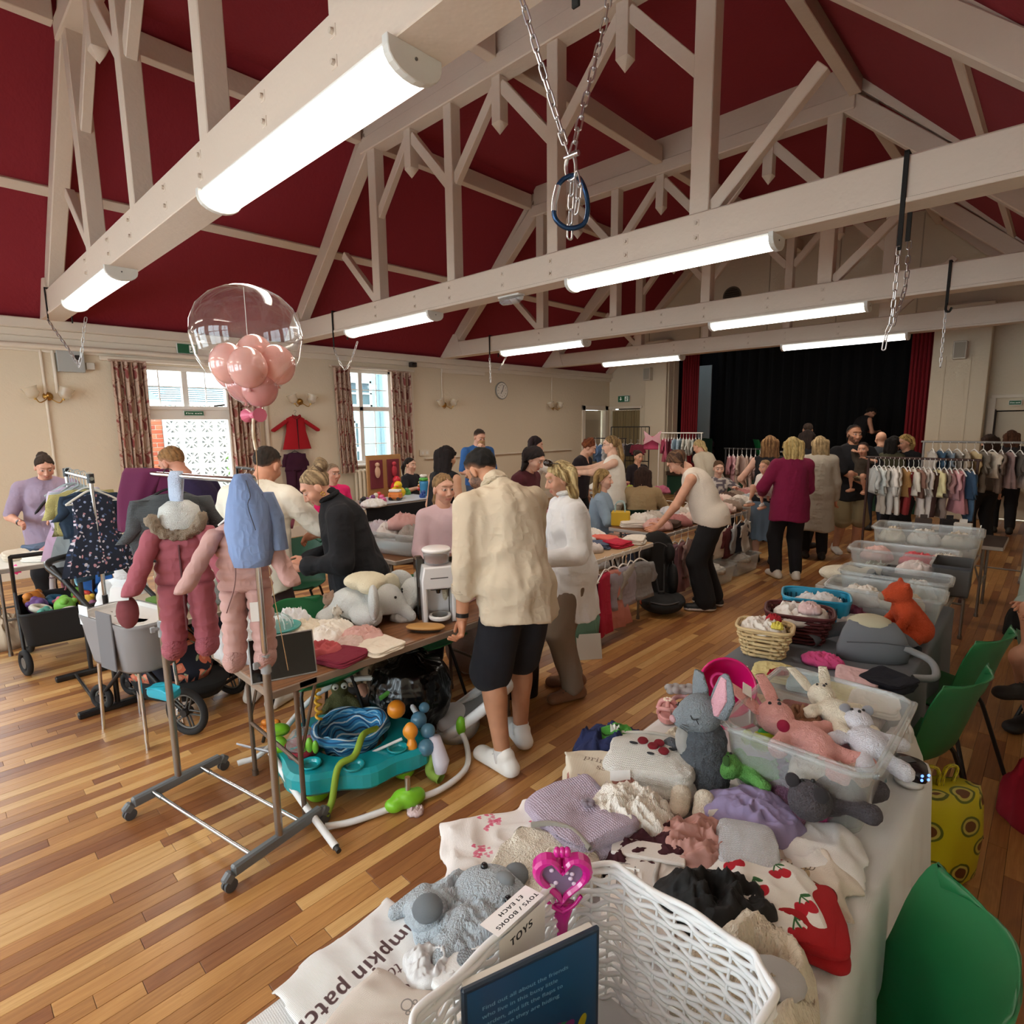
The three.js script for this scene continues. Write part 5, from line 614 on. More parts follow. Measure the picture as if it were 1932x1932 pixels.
{
const t=thing('clothes_rail','black clothes rail seen end-on at the left, hung with small clothes','clothes rail'),bk=M('#191a1c',.4),Y=1.55,xs=[-5.22,-4.43],z=-.79;
for(const x of xs){part(t,'base_foot',bx(x-.025,x+.025,.0,.04,z-.24,z+.22,.008),bk);part(t,'lower_pole',rod([x,.03,z],[x,.78,z],.016,.016,10),bk);part(t,'upper_pole',rod([x,.76,z],[x,Y,z],.012,.012,10),chrome);part(t,'pole_cap',rod([x,Y-.04,z],[x,Y+.02,z],.02,.02,12),bk);}
part(t,'cross_bar',rod([xs[0],.03,z+.1],[xs[1],.03,z+.1],.011),bk);part(t,'cross_bar',rod([xs[0],.03,z-.12],[xs[1],.03,z-.12],.011),bk);part(t,'hanging_bar',rod([xs[0]-.02,Y-.01,z],[xs[1]+.03,Y-.01,z],.0125,.0125,10),metal('#b9c4c8',.2));
const L=[['lilac tulle dress, farthest along the black end-on rail','#c9aecb','dress'],['pale lilac cardigan on the black end-on rail, next to the tulle dress','#cfc3dc','top'],['light blue baby top in the middle of the black end-on rail','#b7c7d6','top'],['grey dress with a large price card on the black end-on rail','#8f989c','dress'],['pale yellow knitted cardigan on the black end-on rail','#d8d08c','top'],['mid blue corduroy dungarees on the black end-on rail, behind the dark floral dress','#44647e','trousers'],['navy denim top with short sleeves on the black end-on rail','#26384c','top'],['dark navy floral dress nearest the camera on the black end-on rail','#1d2434','dress']];
const flor=M('#ffffff',.9,{map:paint(256,256,(x)=>{x.fillStyle='#1c2436';x.fillRect(0,0,256,256);const r=rng(3);for(let i=0;i<70;i++){x.fillStyle=['#8a9cc0','#b98a94','#38507c','#c9c4cf'][r()*4|0];x.beginPath();x.ellipse(r()*256,r()*256,4+r()*9,4+r()*6,r()*3,0,7);x.fill();}})});flor.map.repeat.set(5,5);
L.forEach(([l,c,k],i)=>{const x=mix(xs[0]+.08,xs[1]-.02,i/7);const g=hung('hung_garment',l,'clothes',k,c,[x,Y-.02,z],PI/2+.25*(i%3-1)+.25,i,null,{s:k==='top'?[1.05,1.05,1]:[1.15,1.25,1],fab:i===4||i===5?'knit':'crease',m:i===7?flor:undefined,tag:i===3,hm:i>5?M('#d9dcd6',.3):M('#a7b6bd',.3)});});
}
{
const ft=foldTable('small low wooden table on chrome legs behind the black rail, carrying the grey basket',-4.75,-3.9,-1.5,-.98,{y:.66,top:M('#b7a48c',.5),leg:chrome});
const gb=thing('basket','grey fabric storage basket with white rim, behind the silver rail pole','basket',[-3.95,.46,-.82],.25);part(gb,'basket_shell',tubGeo(.66,.34,.3,.12,.84,.01),fab('#8d8a8c'));part(gb,'lining',tubGeo(.62,.31,.05,.12,.98).translate(0,.25,0),fab('#e0dedb'));for(const[x,z]of[[-.22,-.1],[.22,-.1],[-.22,.1],[.22,.1]])part(gb,'basket_leg',rod([x,.01,z],[x*1.1,-.46,z*1.1],.011),chrome);part(gb,'side_strap',bx(-.02,.14,.02,.36,.168,.178),fab('#77767a'));part(gb,'price_card',bx(-.24,-.14,.24,.36,.16,.163,0),M('#dfe6ec',.5));
const wb=thing('basket','white pierced plastic basket on the low table behind the rails','basket',[-4.55,.662,-1.25]);part(wb,'basket_shell',tubGeo(.3,.24,.13,.04,.85),M('#e9eaea',.4));part(wb,'pierced_band',merge(Array.from({length:22},(q,i)=>{const a=i/22*6.28;return cbox(.014,.05,.012,.002).rotateY(-a).translate(cos(a)*.15,.07,sin(a)*.12);})),M('#c6cccb',.5));
const tb=tub('clear plastic tub of cream clothes on the low table behind the silver rail',[-4.2,.662,-1.28],0,.42,.32,.2);cloth('cream blanket heaped in the tub on the low table','#d8cfba','crumple',[-4.2,.80,-1.28],.4,[1.15,1.3,1],2);cloth('green plastic tray cloth on the edge of the low table','#6f9a4c','fold',[-4.4,.662,-1.07],.2,[.55,.6,.4],1,{name:'tray',cat:'tray'});
const pc=thing('pushchair','black pushchair with big spoked wheels and a peach print seat, behind the silver rail','pushchair',[-3.85,0,-1.16],.5);const bk=M('#141416',.5),tyre=M('#1b1b1d',.8);
const wheel=(p,r)=>{const w=new THREE.Group();w.name='wheel';w.position.set(...p);pc.add(w);part(w,'tyre',new THREE.TorusGeometry(r-.02,.02,10,32),tyre);part(w,'wheel_rim',new THREE.TorusGeometry(r-.045,.007,6,28),M('#5c5b58',.4));for(let i=0;i<5;i++){const a=i/5*2*PI;part(w,'spoke',merge([-.012,.012].map((d)=>rod([cos(a+PI/2)*d,sin(a+PI/2)*d,0],[cos(a)*(r-.045)+cos(a+PI/2)*d,sin(a)*(r-.045)+sin(a+PI/2)*d,0],.006,.006,6))),M('#4a4946',.4));}part(w,'hub',rod([0,0,-.03],[0,0,.03],.025),bk);};
wheel([.06,.15,.22],.15);wheel([-.08,.15,-.3],.15);wheel([-.75,.09,.1],.09);wheel([-.75,.09,-.12],.09);
part(pc,'frame',merge([rod([.0,.15,.2],[-.95,.98,.16],.016),rod([0,.15,-.28],[-.95,.98,-.24],.016),rod([-.75,.1,.1],[-.2,.6,.18],.014),rod([-.75,.1,-.12],[-.2,.6,-.26],.014),rod([0,.15,-.3],[0,.15,.22],.012),rod([-.45,.3,.15],[-.45,.3,-.22],.012)]),bk);part(pc,'handle',tube([[-.86,.9,.16],[-1.0,.99,.15],[-1.06,1.0,0],[-1.04,.99,-.16],[-.9,.93,-.24]],.022,26,8),M('#26211e',.35));
const peach=M('#ffffff',.9,{map:paint(256,256,(x)=>{x.fillStyle='#1b1f2e';x.fillRect(0,0,256,256);const r=rng(6);for(let i=0;i<11;i++){const X=r()*256,Y=r()*256;const g='#d9765c';x.fillStyle=g;x.beginPath();x.arc(X,Y,26,0,7);x.fill();x.fillStyle='#e79a7e';x.beginPath();x.arc(X-6,Y-6,13,0,7);x.fill();x.fillStyle='#9aa88a';x.beginPath();x.ellipse(X+30,Y-14,18,6,.8,0,7);x.fill();}})});peach.map.repeat.set(3.2,3.2);
part(pc,'seat',loft([[-.35,.22,-.05,.3,.17],[-.36,.3,-.05,.34,.19],[-.42,.46,-.05,.3,.18],[-.46,.58,-.05,.22,.15]],22),peach);part(pc,'basket_cloth',loft([[-.25,.14,-.04,.3,.18],[-.25,.24,-.04,.36,.2]],20),M('#101012',.9));
const wp=solo('wipes_packet','turquoise packet of wipes lying on the black pushchair','packet',folded(.2,.1,.05,1,4),M('#2ba6bf',.35),[-3.6,.33,-.86],.5);
const wg=thing('pushchair','black folding pushchair tray heaped with bright toys at the far left','pushchair',[-5.85,0,-.72],-.1);part(wg,'tray',tubGeo(.75,.5,.28,.06,.88,.01).translate(0,.2,0),M('#17181b',.7));for(const[x,z]of[[.28,.24],[.28,-.24],[-.3,.22],[-.3,-.22]]){const w=new THREE.Group();w.name='wheel';w.position.set(x+.05,.1,z);w.rotation.y=.3;wg.add(w);part(w,'tyre',new THREE.TorusGeometry(.08,.022,8,22),M('#1b1b1d',.8));part(w,'hub',new THREE.CylinderGeometry(.045,.045,.03,12).rotateX(PI/2),M('#5b5a58',.5));}part(wg,'frame',merge([rod([-.3,.3,.26],[.5,.95,.24],.013),rod([-.3,.3,-.26],[.5,.95,-.24],.013),rod([.3,.12,.24],[.1,.6,.25],.013),rod([.5,.95,.24],[.5,.95,-.24],.016)]),M('#141416',.5));
const tc=['#6fae3f','#c4402f','#d9b13b','#8d5a78','#3f86b0','#e07f9a','#7fc24a','#c9c4bb','#d98a3a','#6d4a8a','#d5d0c4','#4a9a8a'],r=rng(12);
const nm=['green ball toy','red ring toy','yellow cup toy','plum soft toy','blue rattle','pink rattle','lime frog toy','white teether','orange ball toy','purple block','cream soft toy','teal bear toy'];for(let i=0;i<12;i++){const q=r(),s=.045+q*.03,x=-6.12+(i%4)*.17+.04*r(),z=-.9+(i/4|0)*.15,y=.40+.05*r();const o=solo('toy',nm[i]+' in the black tray of toys at the far left','toy',i%3===1?new THREE.TorusGeometry(s*.8,s*.35,8,16).rotateX(1.2):merge([ball(0,0,0,s),ball(s*.8,s*.6,0,s*.45),ball(-s*.7,s*.65,0,s*.4),ball(0,s*.4,s*.8,s*.35)]),M(tc[i],.5),[x,y,z],r()*6);}
const ga=thing('play_gym','white ribbed play arch with hanging rings over a blue mat at the far left','toy',[-6.1,0,-.85],.2);part(ga,'arch',tube([[-.38,.25,0],[-.36,.5,0],[-.22,.7,0],[.05,.78,-.02],[.2,.72,-.02]],.024,40,8),M('#cfc6c6',.7));for(let i=0;i<8;i++){const c=curve([[-.38,.25,0],[-.36,.5,0],[-.22,.7,0],[.05,.78,-.02],[.2,.72,-.02]]).getPointAt((i+.5)/8);part(ga,'stripe',ball(c.x,c.y,c.z,.028,.012,.028),M('#7b6470',.7));}part(ga,'mat',sc(new THREE.SphereGeometry(.32,22,14),1,1,.12).translate(.22,.5,-.12),fab('#1f5aa0'));for(const[x,y,c]of[[-.12,.5,'#b06a78'],[.16,.58,'#8fc7d6'],[.2,.42,'#d5d9dc'],[.18,.34,'#c24a5a']])part(ga,'ring',new THREE.TorusGeometry(.04,.009,7,18).translate(x,y,.0),M(c,.4));
const wsuit=thing('pramsuit','white padded pramsuit hanging from the low table leg','snowsuit',[-4.95,.86,-1.02],.5);part(wsuit,'garment',quilt(.3,.66,.07,{n:6,out:.2}),fab('#dfe2e4','crease'));part(wsuit,'hood',ball(0,-.06,-.01,.1,.09,.07),fab('#e4e6e8','crease'));part(wsuit,'mitten',ball(-.2,-.44,.06,.04,.05,.035),fab('#c9ccd0','crease'));
const lt=foldTable('white table of folded clothes at the far left edge before the woman in lilac',-6.75,-6.0,-1.0,-.35,{y:.76,top:M('#d8d4cb',.5)});
const ll=[['cream folded baby clothes in a stack on the far left table','#d8cdbb','fold',[-6.4,.762,-.55]],['white folded vests beside the cream stack on the far left table','#e5e2da','fold',[-6.15,.762,-.7]],['rose pink crumpled cloth on the far left table','#c98a8c','crumple',[-6.35,.762,-.85]],['slate blue folded cloth on the far left table','#5c6f8a','fold',[-6.62,.762,-.75]],['bright red folded cloth on the far left table','#b53a3c','fold',[-6.6,.762,-.92]],['mauve jumper hanging off the far left table','#8d6a7a','crumple',[-6.1,.762,-.86]]];ll.forEach((a,i)=>cloth(a[0],a[1],a[2],a[3],i*.7,[.9,1.1,.8],i));
for(const[l,c,x,y]of[['orange star price label on the edge of the far left table','#ff7a2a',-6.43,-.344],['pink star price label on the edge of the far left table','#ff3f96',-6.06,-.5]]){const pts=[];for(let i=0;i<20;i++){const a=i/20*2*PI,q=i%2?.05:.065;pts.push([cos(a)*q,sin(a)*q*.7]);}solo('price_label',l,'label',extr(pts,.002,0),M(c,.6),[x,.73,y],x===-6.06?.9:.2);}
const lb=[['beige blanket stuffed in a bag under the far left table','#b7a793'],['cream paper bag of clothes under the far left table','#c4b79c'],['white cloth on the floor under the far left table','#d6d0c6']];lb.forEach((a,i)=>cloth(a[0],a[1],'crumple',[-6.5-i*.2,0,-.42+.1*i],i,[1.5,2.6,1.4],i+1));
}
// ---------- the wooden table, what is on it and under it ----------
{
const wood=new THREE.MeshStandardMaterial({map:tex(256,256,(u,v)=>{const n=tileN(u,v,4),f=.5+.5*sin(u*50+n*8),q=noise(u*80,v*6,2);return[0,1,2].map((i)=>mix([.42,.27,.16][i],[.60,.42,.28][i],clamp(.4*f+.3*q+.2,0,1)));},true),roughness:.4});wood.map.repeat.set(2,1);
foldTable('wooden folding table with plush toys and white baby clothes, left of the man in cream',-3.04,-2.36,-2.62,-.96,{top:wood,edge:M('#8b7a6c',.45),leg:M('#75675c',.35,{metalness:.6})});
part(scene.children[scene.children.length-1],'maker_plate',bx(.344,.346,.70,.725,.62,.7,0),M('#3a332c',.5));
const Y=.731;
const L=[['white fluffy towelling robe hanging over the near corner of the wooden table','#e6ebf0','c',[-2.84,Y,-1.06],.4,[1.05,1.9,1.0],'fleece'],['cream knitted blanket at the left end of the wooden table','#e2ddcd','c',[-2.97,Y,-1.14],1.2,[.8,1.6,.8],'knit'],['white lace edged cloth behind the teal cup on the wooden table','#e9ebee','c',[-3.0,Y,-1.36],2,[.8,1.3,.8],'crease'],['cream muslin cloth in the middle of the wooden table','#e0d6c2','c',[-2.86,Y,-1.36],.2,[1.0,.9,1.0],'crease'],['off white babygrow lying behind the tablet','#e8e2d6','c',[-2.8,Y,-1.5],2.6,[.9,.7,.9],'crease'],['pale pink ruffled top on the wooden table','#d5aaa2','c',[-2.6,Y,-1.56],1,[.85,.65,.75],'crease'],['pink and white striped cloth at the edge of the wooden table','#dcc4bb','c',[-2.55,Y,-1.44],2,[.8,.5,.7],'weave'],['cream quilted bib hanging off the front edge of the wooden table','#e3d9c8','f',[-2.42,Y,-1.55],.1,[.7,.5,.9],'crease'],['coral crumpled leggings beside the tablet','#b8565a','c',[-2.56,Y,-1.3],.8,[.75,.7,.7],'crease'],['crimson folded jumper at the front edge beside the tablet','#9c2c46','f',[-2.44,Y,-1.34],.3,[.7,.6,.9],'knit'],['grey printed cloth in front of the plush elephants','#cfc9c2','c',[-2.7,Y,-1.9],.5,[.45,.7,.5],'crease'],['white crumpled vest between the muslin and the pink top','#ebe7df','c',[-2.72,Y,-1.42],1.7,[.7,.7,.7],'crease']];
L.forEach((a,i)=>cloth(a[0],a[1],a[2]==='f'?'fold':'crumple',a[3],a[4],a[5],i+1,{fab:a[6]}));
const bowl=thing('drinking_cup','turquoise plastic lid with a clear ribbed dome, behind the tablet','cup',[-2.88,.80,-1.24]);part(bowl,'saucer',lathe([[0,0],[.1,.005],[.115,.02],[.11,.022],[.09,.012],[0,.01]],28),M('#3bb7b0',.25,{transmission:.4,thickness:0}));part(bowl,'dome',lathe([[.075,.015],[.072,.04],[.055,.07],[.025,.085],[0,.088]],24),clearPlastic);for(let i=0;i<10;i++){const a=i/10*2*PI;part(bowl,'rib',tube([[cos(a)*.074,.02,sin(a)*.074],[cos(a)*.066,.055,sin(a)*.066],[cos(a)*.03,.085,sin(a)*.03]],.003,8,5),M('#d7ecec',.3));}
const tab=thing('tablet','black tablet in a grey case leaning against the near rail pole on the wooden table','tablet',[-2.43,Y,-1.06],1.25);const tp=(z0,z1)=>bx(-.14,.14,0,.2,z0,z1,.006).rotateX(-.42);part(tab,'tablet_case',tp(-.012,0),M('#9c9894',.6));part(tab,'tablet_glass',bx(-.134,.134,.007,.193,.0005,.003,.002).rotateX(-.42),M('#0a0708',.12));part(tab,'sticker',bx(-.05,-.03,.18,.188,.003,.0035,0).rotateX(-.42),M('#e8e8e8',.5));
const el=(label,p,turn,c,lying)=>{const t=thing('plush_elephant',label,'soft toy',p,turn);plush(t,'plush_body',[ell([0,.1,-.05],[.13,.1,.17]),ell([.12,.06,.05],[.06,.06,.09]),ell([-.12,.06,.05],[.06,.06,.09]),ell([.11,.05,-.18],[.07,.05,.07]),ell([-.11,.05,-.18],[.07,.05,.07]),ell([0,.13,.12],[.1,.09,.1]),cap([0,.1,.2],[0,.035,.27],.045,.03)],c,.03,.01);for(const k of[-1,1])part(t,'ear',blob([ell([k*.13,.15,.1],[.09,.1,.03],[[.9,0,k*.4],[0,1,0],[-k*.4,0,.9]])],.009,.01),fab(k>0?'#e2dcc4':c,'fleece'));for(const k of[-1,1])part(t,'eye',ball(k*.055,.16,.2,.008),M('#111',.2));return t;};
el('big pale grey plush elephant slumped on the wooden table, cream ear up',[-2.84,Y,-1.74],2.2,'#c9ccca');el('second grey plush elephant lying behind, nearest the white machine',[-2.78,Y,-2.14],.4,'#c3c6c5');
const hl=thing('plush_head_pillow','cream plush pillow resting on top of the front grey elephant','soft toy',[-2.86,.93,-1.76],.5);plush(hl,'pillow',[ell([0,.03,0],[.13,.05,.11]),ell([.06,.015,.08],[.05,.035,.06])],'#e0d8bd',.03,.009);
const td=(label,p,turn,c,s)=>{const t=thing('teddy',label,'soft toy',p,turn);plush(t,'plush_body',[ell([0,.055*s,0],[.045*s,.055*s,.04*s]),ell([0,.135*s,.005],[.04*s,.037*s,.038*s]),ell([0,.125*s,.04*s],[.018*s,.015*s,.015*s]),ell([.033*s,.168*s,0],[.015*s,.015*s,.009*s]),ell([-.033*s,.168*s,0],[.015*s,.015*s,.009*s]),cap([.035*s,.085*s,.01],[.06*s,.05*s,.04*s],.015*s),cap([-.035*s,.085*s,.01],[-.06*s,.05*s,.04*s],.015*s),cap([.025*s,.02*s,.02*s],[.035*s,.018*s,.075*s],.019*s),cap([-.025*s,.02*s,.02*s],[-.035*s,.018*s,.075*s],.019*s)],c,.01*s,.006*s);part(t,'eye',merge([ball(.014*s,.142*s,.04*s,.004*s),ball(-.014*s,.142*s,.04*s,.004*s),ball(0,.13*s,.056*s,.005*s)]),M('#151210',.3));return t;};
td('small brown teddy at the left of the plush elephants on the wooden table',[-2.97,Y,-1.58],2.0,'#a48a78',1);td('tiny white plush rabbit in front of the brown teddy',[-2.86,Y,-1.56],2.3,'#d9d2c6',.7);td('white plush lamb behind the grey elephants, next to the pink hat',[-2.96,Y,-2.32],1.2,'#e4e0d8',1.3);
cloth('dusty pink woolly hat on top of a pink book beside the white machine','#c99a9a','crumple',[-2.74,.83,-2.36],0,[.55,.7,.8],4,{fab:'fleece',name:'hat',cat:'hat'});solo('book','pink card book under the pink woolly hat','book',merge([bx(-.1,.1,0,.1,-.08,.08,.003)]),M('#d8b0b4',.5),[-2.74,Y,-2.36],.3);
const mc=thing('formula_machine','white and black baby formula machine with a clear powder hopper','machine',[-2.57,Y,-2.05],1.05),wp=M('#e9eaec',.25,{clearcoat:.6}),bp=M('#0d0d10',.12,{clearcoat:1});
part(mc,'side_shell',extr([[-.1,0],[.02,0],[.03,.2],[.0,.36],[-.09,.36],[-.13,.3]],.035,.008).rotateY(-PI/2).translate(-.075,0,0),bp);part(mc,'side_shell',extr([[-.1,0],[.02,0],[.03,.2],[.0,.36],[-.09,.36],[-.13,.3]],.035,.008).rotateY(-PI/2).translate(.11,0,0),bp);
part(mc,'front_shell',merge([extr([[-.095,0],[-.07,0],[-.07,.2],[.07,.2],[.07,0],[.095,0],[.1,.25],[.085,.33],[-.085,.33],[-.1,.25]],.1,.008).translate(0,0,.0),bx(-.095,.095,0,.33,-.1,0,.02)]),wp);part(mc,'hopper',lathe([[.07,0],[.078,.07],[.076,.07],[.068,.005],[0,.005]],28).translate(0,.335,.02),clearPlastic);part(mc,'powder',lathe([[0,0],[.066,0],[.07,.03],[0,.036]],24).translate(0,.342,.02),M('#a04a2c',.8));part(mc,'hopper_lid',lathe([[0,.02],[.076,.02],[.084,.012],[.084,0],[.07,0]],28).translate(0,.405,.02),wp);part(mc,'nozzle',merge([rod([0,.2,.06],[0,.165,.06],.02,.012),cbox(.1,.03,.08).translate(0,.205,.05)]),bp);part(mc,'drip_tray',lathe([[0,.02],[.055,.02],[.062,.025],[.066,.012],[.06,0]],24).translate(0,.025,.09),wp);part(mc,'tray_hole',lathe([[0,.0],[.046,.0],[.046,.004],[0,.004]],20).translate(0,.046,.09),bp);part(mc,'control_strip',bx(-.05,.05,.262,.268,.106,.109,0),M('#555',.5));
const br=thing('brush','wooden backed brush lying near the edge in front of the machine','brush',[-2.44,Y,-1.86],.7);part(br,'brush_back',loft([[0,.018,0,.105,.05],[0,.026,0,.11,.055],[0,.034,0,.1,.048]],26,(a)=>1-.12*pow(sin(a),4)),M('#b98a4c',.45));part(br,'bristles',loft([[0,0,0,.08,.032],[0,.02,0,.09,.04]],22),M('#3a2a1c',.95));
// chairs pushed in on the far side
chair('green chair at the far side of the wooden table, behind the clothes pile',[-3.02,0,-1.5],PI/2+.1);chair('green chair under the wooden table, above the black bin bag',[-2.98,0,-2.22],PI/2);
// bin bag, bath seat, bags
const bag=thing('bin_bag','full black bin bag tied at the top under the wooden table','bag',[-2.78,0,-1.98]),bm=new THREE.MeshPhysicalMaterial({color:'#0b0b0c',roughness:.22,bumpMap:TX.crease,bumpScale:.006});part(bag,'bag_body',(()=>{const q=[];for(let i=0;i<=30;i++){const t=i/30;const r=t<.86?.25*pow(sin(PI*(.1+.86*t)),.5):mix(.1,.035,(t-.86)/.1>1?1:(t-.86)/.14);q.push([0,t*.5,0,max(.03,r),max(.03,r)]);}return loft(q,60,(a,t)=>1+.06*ridg(cos(a)*2.2,t*3.2,sin(a)*2.2)+(t>.45?.1*(t-.45)*sin(a*17+4*noise(a,t*3,1)):0)+.03*noise(a*4,t*12,5));})(),bm);part(bag,'bag_tie',merge([loft([[-.02,.48,0,.03,.02],[-.09,.53,.02,.05,.025],[-.14,.53,.03,.03,.02]],12),loft([[.02,.48,0,.03,.02],[.09,.52,-.02,.05,.025],[.13,.5,-.03,.03,.02]],12),ball(0,.49,0,.04)]),bm);
const bs=thing('baby_bath','white baby bath support with grey mesh, leaning behind the black bin bag','baby bath',[-2.42,0,-2.28],-.9);const bsf=(u,v)=>{const a=v*2-1,w=.17+.04*sin(u*PI);return[a*w,.05+.5*u*u*.9+.0,.25-.55*u+.03*a*a];};part(bs,'bath_frame',merge([tube([[-.16,.03,.22],[-.19,.1,.12],[-.2,.28,-.08],[-.15,.46,-.26],[0,.52,-.3],[.15,.46,-.26],[.2,.28,-.08],[.19,.1,.12],[.16,.03,.22],[0,.03,.27]],.032,70,10,true),loft([[0,0,.17,.22,.13],[0,.05,.19,.2,.11],[0,.085,.22,.14,.07]],26)]),M('#e9eaea',.3));part(bs,'mesh',shell(14,12,bsf,.004),M('#8b8d8c',.8));part(bs,'badge',merge([mv(new THREE.CylinderGeometry(.014,.014,.004,14),.05,.06,.29,PI/2),mv(new THREE.CylinderGeometry(.009,.009,.004,14),.085,.06,.282,PI/2)]),M('#3b3b3d',.5));
const pl=thing('plush_dog','large beige plush dog head in the bags behind the bin bag','soft toy',[-3.05,0,-2.75],.9);plush(pl,'plush_body',[ell([0,.22,0],[.2,.2,.2]),ell([.05,.42,.06],[.15,.13,.15]),ell([.08,.38,.2],[.07,.06,.06])],'#a58a80',.06,.016);part(pl,'ear',blob([ell([-.08,.42,.08],[.05,.1,.06])],.014,.01),fab('#8d7368','fleece'));part(pl,'eye',ball(.12,.44,.19,.022,.03,.015),M('#4a4a50',.15));plush(pl,'muzzle',[ell([.1,.36,.24],[.05,.045,.04])],'#c9b8ac',.03,.012);
cloth('mauve blanket under the wooden table beside the bin bag','#9a7f8c','crumple',[-3.18,0,-2.2],1,[1.4,3,1.4],3,{fab:'fleece'});
const sb=thing('shopping_bag','black shopping bag with white lettering standing behind the man in cream','bag',[-2.6,0,-2.72],.62),st=paint(256,256,(x)=>{x.fillStyle='#121213';x.fillRect(0,0,256,256);x.fillStyle='#bdbdbd';x.font='80px sans-serif';x.fillText('18',60,110);x.font='54px sans-serif';x.fillText('on',90,180);x.fillRect(80,16,60,26);});part(sb,'bag_body',loft([[0,0,0,.17,.1],[0,.18,0,.18,.11],[0,.36,0,.18,.09]],24),M('#121213',.6));part(sb,'print',bx(-.13,.13,.08,.3,.115,.117,0),M('#ffffff',.6,{map:st}));sb.children[1].geometry=new THREE.PlaneGeometry(.24,.24).translate(0,.2,.122);
}
